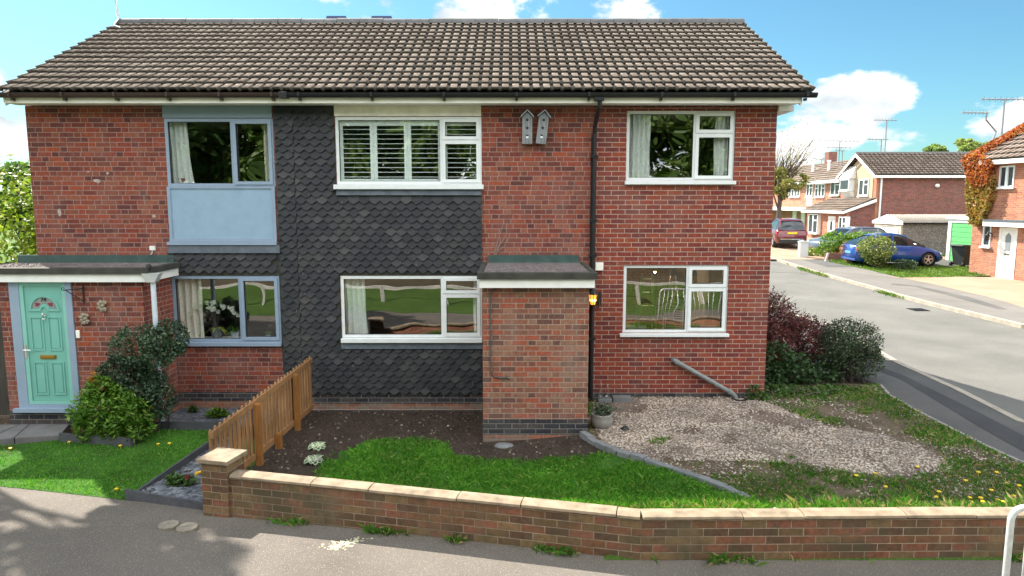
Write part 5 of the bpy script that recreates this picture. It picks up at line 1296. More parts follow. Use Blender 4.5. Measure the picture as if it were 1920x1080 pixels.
G_YEL = leaf('sunny_privet_leaf', [(0, (.10,.18,.02)), (.6, (.22,.30,.04)), (1, (.42,.45,.12))], .45, .3)
RED = leaf('purple_red_leaf', [(0, (.07,.018,.024)), (.55, (.14,.032,.038)), (.85, (.21,.06,.05)), (1, (.14,.11,.06))], .5, .2)
HEB = leaf('grey_green_leaf', [(0, (.030,.056,.028)), (.7, (.060,.095,.048)), (1, (.11,.14,.07))], .5, .12)
YPY = -1.05
def gz(x, y): return (x, y, zg(x, y))
bx, by = -5.55, -1.12
c1 = onY(262, 665, -1.3); c2 = onY(300, 650, -1.25); c3 = onY(225, 700, -1.3)
shrub('cotoneaster', 'dark small-leaved climbing shrub trained round the white downpipe on the porch', 'shrub', gz(-5.3, -1.06),
      [(c1[0], -1.22, c1[1]+.05, .52, .25, .36), (c2[0]+.05, -1.10, c2[1]+.06, .30, .22, .32), (c3[0]+.05, -1.2, c3[1], .45, .22, .22), (c1[0]-.15, -1.2, c1[1]-.55, .42, .22, .30), (c2[0]-.1, -1.2, c2[1]-.75, .22, .18, .35)], 19000, .026, G_DARK, 31, 10, .10, 3.0, .2, 1.6, twigs=60)
b1 = onY(200, 770, -1.55)
shrub('pieris', 'bright green glossy evergreen shrub in the bed beside the green door', 'shrub', gz(b1[0], -1.5),
      [(b1[0]-.02, -1.55, .28, .46, .34, .38), (b1[0]+.28, -1.5, .16, .30, .30, .30), (b1[0]-.24, -1.52, .05, .30, .24, .20), (b1[0]-.1, -1.5, .55, .22, .2, .22), (b1[0]+.35, -1.55, -.02, .26, .24, .18)], 6500, .034, G_LIGHT, 32, 8, .10, 3.0, .5, 2.7)
p = onY(175, 712, -1.5); mb = MB(); rs = np.random.RandomState(5); P = np.array([[p[0], -1.5, p[1]]])+rs.normal(0, .045, (60, 3)); V, F = quads_leaves(rs, P, .035, .3, 2.2)
o = fast('orange_shoots', V, F, leaf('orange_shoot', [(0, (.30,.10,.02)), (1, (.45,.20,.04))]), None, origin=(p[0], -1.5, p[1])); tag(o, 'orange new shoots at the top of the glossy evergreen shrub', 'plant shoots')
shrub('low_plant', 'low yellow-green clump in the slate bed under the lower blue-grey window', 'plant', gz(*G(408, 785)), [(G(408, 785)[0], G(408, 785)[1], -.10, .16, .10, .07)], 160, .05, G_LIGHT, 33, 3, .03, 3)
shrub('low_plant', 'tiny plant at the foot of the porch corner in the slate bed', 'plant', gz(*G(360, 776)), [(G(360, 776)[0], G(360, 776)[1], -.12, .08, .06, .06)], 70, .04, G_MID, 34, 3, .03, 3)
q = G(345, 912)
shrub('bedding_plant', 'green bedding clump with dark red flowers in the slate bed by the pillar', 'plant', gz(*q), [(q[0], q[1], zg(*q)+.06, .17, .12, .08), (q[0]-.12, q[1]+.05, zg(*q)+.05, .10, .1, .08)], 420, .03, G_MID, 35, 4, .03, 4, .6, 2.5)
q2 = G(372, 905)
t = thing('pansies', 'yellow and dark red pansies beside the wall pillar', 'flowers', gz(*q2)); rnd = random.Random(4)
for nm, mt, cs in (('yellow_flower', plain('pansy_yellow', (.75,.42,.02), .6), [(q2[0]-.03+.06*rnd.random(), q2[1]+.08*rnd.random()) for _ in range(7)]), ('red_flower', plain('pansy_red', (.16,.01,.02), .6), [(q[0]+.02+.05*rnd.random(), q[1]-.05+.06*rnd.random()) for _ in range(6)])):
    mb = MB()
    for (x, y) in cs: mb.blob((x, y, zg(x, y)+.10+.03*rnd.random()), (.022, .018, .016), 7, 5, .2, rnd)
    mb.build(nm, mt, t)
# hostas in the soil by the picket fence
HST = leaf('hosta_leaf', [(0, (.11,.20,.11)), (1, (.20,.30,.19))], .5, .2); HSW = leaf('hosta_margin', [(0, (.50,.55,.42)), (1, (.62,.66,.52))], .5, .2)
for (px, py, s, lab) in ((594, 840, 1.6, 'white-edged hosta further from the boundary wall'), (588, 866, 1.65, 'white-edged hosta nearest the boundary wall')):
    x, y = G(px, py); t = thing('hosta', lab, 'plant', gz(x, y), 'hostas in the bare soil'); mb = MB(); m2 = MB()
    for k in range(15):
        a = k*2.4; L = s*(.10+.012*(k % 4)); el = .25+.08*(k % 5); strap_leaf(mb, (x, y, zg(x, y)+.01), (math.cos(a), math.sin(a), el+.4), L, .030*s, .55)
        for sg in (-1, 1):
            d_ = Vector((math.cos(a), math.sin(a), el+.4)).normalized(); sd_ = d_.cross(Vector((0,0,1))).normalized(); pp = []
            for i in range(6):
                u = i/5; c = Vector((x, y, zg(x, y)+.012))+d_*(L*u)+Vector((0,0,-.55*u*u*L)); ww = .030*s*math.sin(math.pi*(.12+.86*u)); pp += [c+sd_*sg*ww*.72+Vector((0,0,.002)), c+sd_*sg*(ww*1.06)+Vector((0,0,.001))]
            m2.add(pp, [(2*i, 2*i+1, 2*i+3, 2*i+2) for i in range(5)])
    mb.build('leaf', HST, t); m2.build('leaf_margin', HSW, t)
# hedge and shrubs at the right corner of the extension
HZ = .02
shrub('purple_hedge', 'purple-red barberry hedge at the right corner of the extension', 'hedge', (4.9, 1.9, 0), [(4.62, 2.4, .95, .55, .9, .62), (5.05, 2.2, .80, .5, .8, .6), (5.5, 1.7, .62, .45, .7, .5), (4.55, 3.6, 1.0, .5, .9, .6), (5.3, 3.2, .8, .6, .9, .6), (5.8, 2.4, .5, .4, .6, .45), (4.75, 1.5, .6, .4, .5, .5)], 23000, .030, RED, 41, 40, .16, 2.2, .2, 1.7, shell=.45, twigs=420)
shrub('dark_shrub', 'dark clipped grey-green shrub standing forward of the purple hedge', 'shrub', (6.05, 1.15, 0), [(6.05, 1.1, .72, .52, .52, .42), (6.15, 1.1, .42, .50, .5, .36), (5.9, 1.2, .5, .45, .5, .45)], 11000, .026, HEB, 42, 30, .07, 3.0, .2, 1.7, shell=.6, twigs=240)
shrub('green_shrub', 'mid-green leafy shrub against the foot of the extension corner', 'shrub', (4.75, .9, 0), [(4.62, 1.0, .35, .42, .5, .38), (5.0, .9, .25, .45, .4, .28), (5.45, .95, .18, .4, .35, .22), (4.5, .6, .18, .25, .3, .2)], 3200, .05, leaf('deep_green_leaf', [(0, (.02,.05,.02)), (1, (.06,.11,.04))]), 43, 10, .1, 2.5, .4, 1.5)
shrub('ivy', 'low ivy and yellow-flowered weeds at the foot of the extension corner', 'plant', (4.3, .0, 0), [(3.98, -.12, .08, .22, .12, .16), (4.35, .1, .06, .35, .22, .12), (4.9, .2, .05, .5, .25, .10), (5.5, .35, .04, .4, .2, .08)], 1500, .04, G_MID, 44, 8, .05, 3, .5, 1.4)
# stone pot, bottles, blocks, stepping stone
q = G(1128, 800); x, y = q; z = zg(x, y)
t = thing('stone_pot', 'round weathered stone planter beside the brick porch', 'planter', (x, y, z)); mb = MB(); mb.lathe([(.10, 0), (.15, .05), (.165, .14), (.155, .20), (.165, .22), (.13, .22), (.12, .17)], (x, y, z-.02), 16); mb.build('pot', M['concrete'], t, smooth=True)
rs = np.random.RandomState(3); P = np.array([[x+.02, y, z+.25]])+rs.normal(0, 1, (220, 3))*np.array([.09, .07, .045]); V, F = quads_leaves(rs, P, .032, .4, 1.5); o = fast('potted_plant', V, F, G_DARK, None, origin=(x, y, z+.18)); tag(o, 'small dark green plant growing in the stone planter', 'plant')
for k, (px, py, w, lab) in enumerate(((1131, 750, .22, 'grey concrete block with a clear bottle on it, nearer the porch'), (1165, 752, .30, 'grey concrete block resting on the gravel, further from the porch'))):
    x, y = G(px, py); y = min(y, -.16)
    mb = MB(); mb.box(x-w/2, x+w/2, y-.08, y+.08, zg(x, y)-.02, zg(x, y)+.075+.01*k); o = mb.build('concrete_block', M['stone_grey'], None, origin=(x, y, zg(x, y)), bevel=.012); tag(o, lab, 'block', 'concrete blocks by the extension wall')
for k, (px, lab) in enumerate(((1127, 'clear empty bottle standing nearer the downpipe'), (1139, 'clear empty bottle standing away from the downpipe'))):
    x = onY(px, 735, -.2)[0]; z = .075
    mb = MB(); mb.lathe([(.036, z), (.038, z+.02), (.038, z+.12), (.014, z+.19), (.015, z+.22)], (x, -.2, 0), 12); o = mb.build('bottle', glass('bottle_glass', .08, 0), None, origin=(x, -.2, z), smooth=True); tag(o, lab, 'bottle', 'bottles on the concrete block')
x, y = G(945, 836); mb = MB(); mb.blob((x, y, zg(x, y)), (.14, .11, .035), 14, 8, .05, random.Random(2)); o = mb.build('stepping_stone', M['stone_grey'], None, origin=(x, y, zg(x, y)), smooth=True); tag(o, 'flat oval grey stone lying on the soil in front of the porch', 'stone')
x, y = G(1172, 807); mb = MB(); mb.blob((x, y, zg(x, y)+.02), (.06, .045, .04), 9, 6, .2, random.Random(5)); o = mb.build('black_stone', M['iron'], None, origin=(x, y, zg(x, y))); tag(o, 'black lump lying on the gravel near the stone planter', 'stone')
x, y = G(1436, 952); mb = MB(); mb.box(x-.09, x+.09, y-.03, y+.10, -.02, .05); o = mb.build('loose_brick', M['ochre'], None, origin=(x, y, 0), bevel=.01); tag(o, 'loose pale coping fragment at the end of the edging stones', 'stone')
# two drain covers in the path
for k, (px, py, r, lab) in enumerate(((316, 986, .095, 'round pale drain cover in the path, further from the wall pillar'), (351, 990, .10, 'round pale drain cover in the path, nearer the wall pillar'))):
    x, y = G(px, py); mb = MB(); mb.lathe([(r, -.03), (r, .003), (r*.9, .006), (.02, .006), (.018, .002), (.001, .002)], (x, y, 0), 24); o = mb.build('drain_cover', plain('drain_cover', (.22,.19,.15), .8, var=.3, scale=18), None, origin=(x, y, 0)); tag(o, lab, 'drain cover', 'drain covers in the path')
# paint spill on the path
PT = [G(*p) for p in ((612,1026),(632,1018),(662,1010),(684,1008),(670,1016),(645,1022),(640,1028),(618,1030))]
rs = np.random.RandomState(9); X, Y, rs2 = scatter([(a, b) for a, b in PT], 420, 9); X = X+rs2.normal(0, .05, len(X)); Y = Y+rs2.normal(0, .02, len(X))
stones('litter_crumbs', X, Y, rs2, .005, .014, leaf('pale_crumb', [(0, (.34,.31,.18)), (1, (.52,.50,.40))], .9, 0), 'scatter of pale crumbs on the sunlit path', .001, .3, 'crumbs')
# leaf litter
# galvanised barrier at the right frame edge
bx_ = onY(1897, 960, -6.14)[0]
t = thing('pedestrian_barrier', 'white galvanised tubular barrier at the right edge of the path', 'barrier', (bx_, -6.14, 0))
Zt = .95; mb = MB(); R_ = .10; rr = .024
arc_ = [(bx_+R_-R_*math.cos(a), -6.14, Zt-R_+R_*math.sin(a)) for a in [math.pi/2*k/6 for k in range(7)]]
mb.tube([(bx_-.0, -6.14, -.1), (bx_, -6.14, .5)]+arc_+[(bx_+1.5, -6.14, Zt)]+[(bx_+1.5+R_*math.sin(a), -6.14, Zt-R_+R_*math.cos(a)) for a in [math.pi/2*k/6 for k in range(1, 7)]]+[(bx_+1.6, -6.14, -.1)], rr, 12); mb.build('frame', M['galv'], t, smooth=True)
for k in range(11):
    mb = MB(); x = bx_+.13+.125*k; mb.tube([(x, -6.14, .12), (x, -6.14, Zt-.01)], .010, 8); mb.build('bar', M['galv'], t, smooth=True)
mb = MB(); mb.tube([(bx_, -6.14, .12), (bx_+1.6, -6.14, .12)], .018, 10); mb.build('lower_rail', M['galv'], t, smooth=True)
# ------------------------------------------------------------------ side street
near_kerb = [G(1920, 789), G(1800, 729), G(1691, 681), (8.35, 6.0), (8.0, 10), (7.9, 16), (8.3, 24), (9.2, 34), (10.5, 46), (12, 60)]
k0 = near_kerb[0]; near_kerb = [(k0[0]+4.6, -6.6), (k0[0]+1.7, -4.6), (k0[0]+.5, -2.6)]+near_kerb
far_kerb = [G(1915, 609), G(1732, 565), G(1628, 536), G(1532, 510), G(1446, 483)]
fk = far_kerb[-1]; far_kerb = [(22.5, -30), (20.2, -14), (18.6, -2)]+far_kerb+[(fk[0]+1.2, fk[1]+16), (fk[0]+3, fk[1]+36)]
sheet('road', near_kerb[::1]+far_kerb[::-1]+[(30, -30), (24, -45), (9.5, -45), (9.5, -11)][1:2]+[(13.5, -30)], -.10, M['asphalt_road'], 1.0)
def offset_line(pts, d):
    out = []
    for i, p in enumerate(pts):
        a, b = Vector(pts[max(0, i-1)]), Vector(pts[min(len(pts)-1, i+1)]); t_ = (b-a).normalized(); n = Vector((-t_.y, t_.x)); out.append((p[0]+n.x*d, p[1]+n.y*d))
    return out
def subdiv(pts, step):
    q = []
    for a, b in zip(pts, pts[1:]):
        a, b = Vector(a), Vector(b); k = max(1, int((b-a).length/step))
        q += [tuple(a.lerp(b, i/k)) for i in range(k)]
    return q+[pts[-1]]
def kerb(pts, d, label):
    p = subdiv(pts, .9); q = offset_line(p, d); V = []; F = []
    for a, b in zip(p, q):
        z = zg(*a); V += [(a[0], a[1], z-.2), (a[0], a[1], z+.012), (b[0], b[1], z+.014), (b[0], b[1], z-.2)]
    for i in range(len(p)-1):
        for k in range(4): F.append((4*i+k, 4*i+(k+1) % 4, 4*i+4+(k+1) % 4, 4*i+4+k))
    mb = MB(); mb.add(V, F); o = mb.build('kerb', M['kerb'], None); o['kind'] = 'structure'; return o
kerb(near_kerb, .125, ''); kerb(far_kerb, -.13, '')
nk = offset_line(subdiv(near_kerb, 1.5), .125)
inner = [(edge_r[-1][0]+.6, -6.4)]+edge_r[::-1]+[(5.95, 3.6), (5.6, 6), (5.5, 12), (5.6, 20), (6.2, 30), (8, 46), (9.6, 60)]
sheet('pavement', nk+inner[::-1], .003, M['asphalt_pave'], 1.0)
# darker reinstated trench and crisp joint along the near pavement
tr = [G(1700, 707), G(1760, 737), G(1840, 776), G(1920, 818)]; tr2 = [G(1690, 712), G(1745, 745), G(1830, 797), G(1920, 848)]
tra = [(tr[0][0]-.25, tr[0][1]+2.5)]+tr+[(tr[-1][0]+.6, tr[-1][1]-1.2)]; trb = [(tr2[0][0]-.3, tr2[0][1]+2.5)]+tr2+[(tr2[-1][0]+.4, tr2[-1][1]-1.3)]
sheet('trench_strip', tra+trb[::-1], .007, M['asphalt_new'], .5)
e2 = offset_line(subdiv(edge_r[:-1], .6), .0); mb = MB()
for a, b in zip(e2, e2[1:]):
    d_ = Vector((b[0]-a[0], b[1]-a[1])); mb.box(0, d_.length-.004, -.025, .025, -.1, .022, Matrix.Translation((a[0], a[1], zg(*a))) @ Matrix.Rotation(math.atan2(d_.y, d_.x), 4, 'Z'))
o = mb.build('path_edging', M['concrete'], None); o['kind'] = 'structure'
fkb = offset_line(subdiv(far_kerb, 1.5), -.13)
far_in = [(24.8, -30), (22.6, -14), (20.6, -3), G(1920, 577), G(1850, 556), G(1760, 535), G(1690, 521), G(1620, 504), G(1548, 491), G(1500, 482)]
fi = far_in[-1]; far_in += [(fi[0]+.3, fi[1]+4), (fi[0]+2, fi[1]+18), (fi[0]+3.5, fi[1]+30)]
sheet('far_pavement', fkb+far_in[::-1], .003, M['asphalt_far'], 1.0)
sheet('driveway', [G(1920, 577), G(1850, 556), G(1760, 535), G(1690, 521), (15.6, G(1690,521)[1]+.3), (18.8, G(1850, 519)[1]), (22.5, G(1850, 519)[1]-.5), (24, 8), (20.6, -3)], .006, M['drive'], 1.0)
LAWN_F = [G(1690, 521), G(1620, 504), G(1553, 491), G(1558, 484), G(1620, 488), G(1700, 500), G(1800, 500), G(1820, 503), G(1852, 517), G(1760, 520)]
sheet('far_lawn', LAWN_F, .010, M['verge_grass'], 1.0, jitter=.06, seed=3)
X, Y, rs = scatter(LAWN_F, 9000, 61); blades('far_lawn_grass', X, Y, rs, .09, .03, leaf('sunny_grass', [(0, (.07,.14,.015)), (1, (.16,.24,.035))]), .6, label='sunlit bright lawn in front of the blue hatchback')
sheet('far_drive', [G(1590, 500), G(1800, 499), (22, 22), (22, 30), (14.6, 30), (14.3, 24)], .008, M['asphalt_pave'], 1.0) if False else None
sheet('parking_drive', [(14.6, 20.7), (22.0, 20.7), (22.0, 23.6), (14.6, 23.6)], .005, M['asphalt_pave'], 1.0)
sheet('parking_drive', [(13.1, 23.8), (22.6, 23.8), (23.0, 40), (14.5, 40)], .005, M['drive'], 1.0)

# tufts along the far kerb, a gully grate, tarred joints and repairs in the road
kp = [(p, q) for p, q in zip(far_kerb[3:7], far_kerb[4:8])]; rs = np.random.RandomState(66); X, Y = [], []
for (a, b) in kp:
    s = rs.uniform(0, 1, 900); X.append(a[0]+(b[0]-a[0])*s); Y.append(a[1]+(b[1]-a[1])*s)
X = np.concatenate(X)-np.abs(rs.normal(0, .10, 900*len(kp)))+.05; Y = np.concatenate(Y); k = fbm(X, Y, .45, 12)+rs.normal(0, .06, len(X)) > .36
blades('kerb_weeds', X[k], Y[k], rs, .12, .03, bpy.data.materials['wild_grass_blade'], .8, dz=-.08, label='straggly weeds growing along the far kerb')
x, y = G(1736, 575); mb = MB(); mb.box(x-.45, x+.0, y-.25, y+.25, zg(x, y)-.2, zg(x, y)-.085)
for q in range(7): mb.box(x-.43, x-.02, y-.22+.065*q, y-.19+.065*q, zg(x, y)-.084, zg(x, y)-.078)
o = mb.build('drain_grate', M['iron'], None, origin=(x, y, zg(x, y))); tag(o, 'black iron gully grate against the far kerb', 'drain')
def strip(pts, w, mat, dz, nm):
    q = [Vector(G(*p)) for p in pts]; L_, R2 = [], []
    for i, p in enumerate(q):
        a, b = q[max(0, i-1)], q[min(len(q)-1, i+1)]; t_ = (b-a).normalized(); n_ = Vector((-t_.y, t_.x)); e = w*(.6+.8*random.Random(i).random()); L_.append(tuple(p+n_*e)); R2.append(tuple(p-n_*e))
    sheet(nm, L_+R2[::-1], dz, mat, 1.0)
strip([(1446, 506), (1475, 507), (1500, 508), (1514, 510)], .05, M['asphalt_new'], -.096, 'road_repair')
strip([(1672, 533), (1720, 537), (1800, 556), (1880, 580)], .18, M['asphalt_pave'], .007, 'pavement_repair')
# ---------------- vehicles
RUB = plain('tyre_rubber', (.018,.018,.019), .8); RIM = plain('alloy', (.55,.56,.58), .3, .8); CGL = plain('car_glass', (.012,.016,.02), .06, var=0, spec=.8); TRIM = plain('black_trim', (.02,.02,.022), .5)
def paint(name, c):
    t_ = NT(name); t_.set(c, .28, .15, .5); t_.p.inputs['Coat Weight'].default_value = .8; t_.p.inputs['Coat Roughness'].default_value = .05; return t_.m
def interp(tab, x):
    for (a, b) in zip(tab, tab[1:]):
        if a[0] <= x <= b[0]:
            f = (x-a[0])/(b[0]-a[0]) if b[0] > a[0] else 0
            return a[1]+(b[1]-a[1])*f
    return tab[0][1] if x < tab[0][0] else tab[-1][1]
def car(name, label, mat, loc, rz, L, W, wheels, belt, roof, hood, clear=.20, plate=None, wr_=.31, group=None, suv=False, plate_c=(.75,.55,.03)):
    """belt: table x->height of the body's shoulder; roof: x->height of the glasshouse top (only where it has one)"""
    t = thing(name, label, 'car', (0,0,0), group); hw = W/2
    xs = sorted(set([L*i/40-L/2 for i in range(41)]))
    rings = []
    for x in xs:
        e = min((x+L/2), (L/2-x)); taper = 1-.16*(1-min(1, e/.55))**2; w = hw*taper; zb = interp(belt, x); lo = clear+.10*(1-min(1, e/.25))
        dz = min([abs(x-wx_) for wx_ in wheels]); arch = wr_+.055
        if dz < arch: lo = max(lo, math.sqrt(max(0, arch*arch-dz*dz))+wr_*.98)
        rings.append([(x, -w*.90, lo), (x, -w, max(lo+.01, .42)), (x, -w*1.0, max(lo+.02, zb*.72)), (x, -w*.95, zb-.03), (x, -w*.84, zb+.012), (x, 0, zb+.04), (x, w*.84, zb+.012), (x, w*.95, zb-.03), (x, w, max(lo+.02, zb*.72)), (x, w, max(lo+.01, .42)), (x, w*.90, lo)])
    mb = MB(); n = len(rings[0]); V = [p for r in rings for p in r]
    F = [(i*n+k, i*n+(k+1) % n, (i+1)*n+(k+1) % n, (i+1)*n+k) for i in range(len(rings)-1) for k in range(n)]+[tuple(range(n)), tuple((len(rings)-1)*n+k for k in range(n))[::-1]]
    mb.add(V, F); Mw = Matrix.Translation(loc) @ Matrix.Rotation(rz, 4, 'Z')
    t.location = loc
    body = mb.build('body', mat, t, M=Mw, smooth=True, merge=True)
    x0, x1 = roof[0][0], roof[-1][0]; gx = [x0+(x1-x0)*i/28 for i in range(29)]; rings = []
    for x in gx:
        zb = interp(belt, x)-.01; zt = max(zb+.012, interp(roof, x)); k = (zt-zb)/.55; wb = hw*.86; wt = hw*(.86-.20*min(1, k))
        rings.append([(x, -wb, zb), (x, -(wb*.4+wt*.6), zb+(zt-zb)*.62), (x, -wt, zt-.05*min(1, k)), (x, -wt*.86, zt), (x, 0, zt+.025*min(1, k)), (x, wt*.86, zt), (x, wt, zt-.05*min(1, k)), (x, (wb*.4+wt*.6), zb+(zt-zb)*.62), (x, wb, zb)])
    n = len(rings[0]); V = [p for r in rings for p in r]
    mb = MB(); mb.add(V, [(i*n+k, i*n+k+1, (i+1)*n+k+1, (i+1)*n+k) for i in range(len(rings)-1) for k in range(n-1)]); mb.build('glasshouse', CGL, t, M=Mw, smooth=True)
    mb = MB(); zmax = max(r[1] for r in roof); off = .012                       # painted roof skin and pillars a little proud of the glass
    for i in range(len(rings)-1):
        a, b = rings[i], rings[i+1]
        up = interp(roof, gx[i]) > zmax-.14 and interp(roof, gx[i+1]) > zmax-.14
        for k in range(n-1):
            top = 2 <= k <= 5; rails = k in (2, 5); pil = any(abs((gx[i]+gx[i+1])/2-q) < .055 for q in hood)
            if (top and up) or (rails) or (pil and k in (0, 1, 6, 7)):
                P = []
                for p in (a[k], a[k+1], b[k+1], b[k]):
                    s = math.copysign(off, p[1]) if abs(p[1]) > .2 else 0; P.append((p[0], p[1]+s, p[2]+(off if top else 0)))
                mb.add(P, [(0,1,2,3)])
    mb.build('roof', mat, t, M=Mw, smooth=False)
    rs_ = []
    for wx_ in wheels:
        for sg in (-1, 1):
            c = (wx_, sg*(hw-.11), wr_); mb = MB(); mb.lathe([(wr_*.68, -.10), (wr_*.96, -.10), (wr_, -.06), (wr_, .06), (wr_*.96, .10), (wr_*.68, .10)], c, 28, 'y', caps=False); w_ = mb.build('wheel', RUB, t, M=Mw, smooth=True)
            mb = MB(); yo = c[1]+sg*.075
            mb.lathe([(wr_*.70, yo+sg*.02), (wr_*.62, yo+sg*.02), (wr_*.60, yo-sg*.03)], (c[0], 0, c[2]), 24, 'y', caps=False); mb.lathe([(.06, yo-sg*.02), (.06, yo+sg*.018), (.001, yo+sg*.02)], (c[0], 0, c[2]), 10, 'y', caps=False)
            for q in range(5):
                a = q*1.2566+.3; ca, sa = math.cos(a), math.sin(a); r0, r1, hw_ = .04, wr_*.66, .030
                mb.add([(c[0]+ca*r0-sa*hw_, yo+sg*.012, c[2]+sa*r0+ca*hw_), (c[0]+ca*r1-sa*hw_*.8, yo+sg*.015, c[2]+sa*r1+ca*hw_*.8), (c[0]+ca*r1+sa*hw_*.8, yo+sg*.015, c[2]+sa*r1-ca*hw_*.8), (c[0]+ca*r0+sa*hw_, yo+sg*.012, c[2]+sa*r0-ca*hw_)], [(0,1,2,3)])
            mb.build('rim', RIM, w_, M=Mw)
            mb = MB(); mb.lathe([(wr_*.69, yo-sg*.07), (.001, yo-sg*.07)], (c[0], 0, c[2]), 20, 'y', caps=False); mb.build('hub_well', TRIM, w_, M=Mw)
            mb = MB(); mb.lathe([(wr_+.05, c[1]-sg*.08), (.02, c[1]-sg*.08)], (c[0], 0, c[2]+.005), 24, 'y', caps=False); mb.lathe([(wr_+.06, c[1]-sg*.12), (wr_+.05, c[1]+sg*.09)], (c[0], 0, c[2]+.005), 24, 'y', caps=False); mb.build('wheel_arch', TRIM, t, M=Mw)
    xm = interp([(0, x1-.62), (1, x1-.62)], 0); zb = interp(belt, xm)
    for sg in (-1, 1):
        mb = MB(); mb.blob((xm, sg*(hw+.06), zb+.09), (.07, .10, .07), 10, 7); mb.build('mirror', M['chrome'] if 'blue' in label else mat, t, M=Mw, smooth=True)
        mb = MB(); mb.blob((L/2-.20, sg*(hw*.76), interp(belt, L/2-.2)-.11), (.20, .12, .085), 12, 8); mb.build('headlight', plain('headlamp', (.6,.65,.68), .1, spec=.8, var=0), t, M=Mw, smooth=True)
        zt_ = interp(belt, -L/2+.1); mb = MB(); mb.prism([(-L/2+.02, zt_-.22), (-L/2+.28, zt_-.12), (-L/2+.20, zt_-.02), (-L/2+.03, zt_-.04)], sg*hw*.60, sg*hw*.93, 'y'); mb.build('tail_light', plain('tail_lamp', (.35,.01,.015), .15, var=0), t, M=Mw)
        for xa, xb in ((x0+(x1-x0)*.50, x0+(x1-x0)*.53),):
            mb = MB(); mb.box(xa-.09, xa+.09, sg*hw-.012*(sg > 0)-.0*sg, sg*hw+.022 if sg > 0 else sg*hw+.012, .80, .825) if False else mb.box(xa-.09, xa+.09, min(sg*hw*.985, sg*(hw+.015)), max(sg*hw*.985, sg*(hw+.015)), interp(belt, xa)-.16, interp(belt, xa)-.135); mb.build('door_handle', mat, t, M=Mw)
    mb = MB(); mb.box(-L/2-.015, -L/2+.12, -hw*.78, hw*.78, .24, .50 if suv else .36); mb.build('rear_bumper', TRIM if suv else mat, t, M=Mw, bevel=.03)
    if suv: mb = MB(); mb.box(-L/2-.025, -L/2+.05, -hw*.7, hw*.7, .47, .53); mb.build('bumper_trim', M['chrome'], t, M=Mw)
    if plate:
        zp = plate; mb = MB(); mb.box(-L/2-.03, -L/2+.02, -.26, .26, zp-.055, zp+.055); p = mb.build('number_plate', plain('plate', plate_c, .5, var=0), t, M=Mw)
    return t
# blue hatchback, side on, nose to the right
bl = G(1603, 497)
bx0, bx1 = onY(1606, 480, 20.8)[0], onY(1770, 480, 20.8)[0]; Lb_ = bx1-bx0; yc = 21.6; bcx = (bx0+bx1)/2
belt_h = [(-2.0, .93), (-1.7, .98), (-.6, .97), (.5, .93), (.95, .90), (1.4, .80), (1.75, .70), (1.93, .58), (2.0, .48)]
roof_h = [(-1.95, .97), (-1.75, 1.06), (-1.35, 1.25), (-.95, 1.42), (-.55, 1.485), (.0, 1.475), (.3, 1.38), (.78, 1.12), (1.18, .92)]
k = Lb_/4.0
car('hatchback', 'metallic blue hatchback parked side-on on the drive behind the round bush', paint('metallic_blue', (.006,.05,.25)), (bcx, yc, zg(bcx, yc)), 0, Lb_, 1.72, (-1.22*k, 1.28*k), [(a*k, b) for a, b in belt_h], [(a*k, b) for a, b in roof_h], (-1.15*k, -.35*k), .19, .62, .31, plate_c=(.1,.3,.6))
mb = None
# red SUV seen from behind
sx, sy = G(1489, 466); sy += 1.9
belt_s = [(-2.2, .95), (-2.0, 1.05), (-.6, 1.06), (.7, 1.03), (1.1, 1.0), (1.7, .92), (2.05, .82), (2.2, .66)]
roof_s = [(-2.15, 1.03), (-1.95, 1.35), (-1.75, 1.58), (-1.2, 1.64), (-.2, 1.65), (.3, 1.56), (.8, 1.25), (1.2, 1.02)]
car('suv', 'dark red SUV parked nose-away at the far kerb, seen from behind', paint('dark_red', (.13,.012,.016)), (sx+.12, sy, zg(sx, sy)), math.pi/2-R(10), 4.45, 1.84, (-1.36, 1.34), belt_s, roof_s, (-1.35, -.3), .24, .86, .35, suv=True)
# grey-blue car nosing out behind the hedge
dx_, dy_ = onY(1592, 440, 26.8)[0], 26.9
car('estate_car', 'grey-blue car pointing left, mostly hidden behind the bright green hedge', paint('grey_blue_metallic', (.10,.13,.18)), (dx_, dy_, zg(dx_, dy_)-.05), math.pi+R(14), 4.25, 1.80, (-1.28, 1.30), [(a*.96, b*.9) for a, b in belt_s], [(a*.96, b*.885) for a, b in roof_s], (-1.3, -.3), .22, None, .32)

# ---------------- street furniture on the far side
x, y = G(1505, 482); w = .22
t = thing('utility_cabinet', 'pale grey pillar-shaped utility cabinet on the far pavement', 'cabinet', (x, y, zg(x, y))); mb = MB(); h = onY(1505, 452, y)[1]-zg(x, y)
mb.box(x-w, x+w, y-.14, y+.14, zg(x, y)-.1, zg(x, y)+h-.06); mb.build('casing', M['cabinet'], t, bevel=.015)
mb = MB(); z = zg(x, y)+h; mb.prism([(x-w-.02, z-.058), (x+w+.02, z-.058), (x+w+.0, z-.01), (x, z+.03), (x-w, z-.01)], y-.16, y+.16, 'y'); mb.build('lid', M['cabinet'], t)
a = G(1547, 490); mb = MB(); zt = onY(1553, 474, a[1])[1]; xt = onY(1553, 474, a[1])[0]; mb.tube([(a[0], a[1], zg(*a)-.1), (xt, a[1], zt)], .055, 6); o = mb.build('wooden_post', M['rail_wood'], None, origin=(a[0], a[1], zg(*a))); tag(o, 'short pale leaning post at the edge of the far lawn', 'post')
a2 = (xt+.15, a[1]+.6); mb = MB(); mb.box(a2[0], a2[0]+2.2, a2[1], a2[1]+.12, zg(*a2)-.1, zg(*a2)+.35); o = mb.build('low_brick_wall', M['brick_dark'], None, origin=(a2[0], a2[1], zg(*a2))); tag(o, 'low brick wall beside the leaning post', 'garden wall')
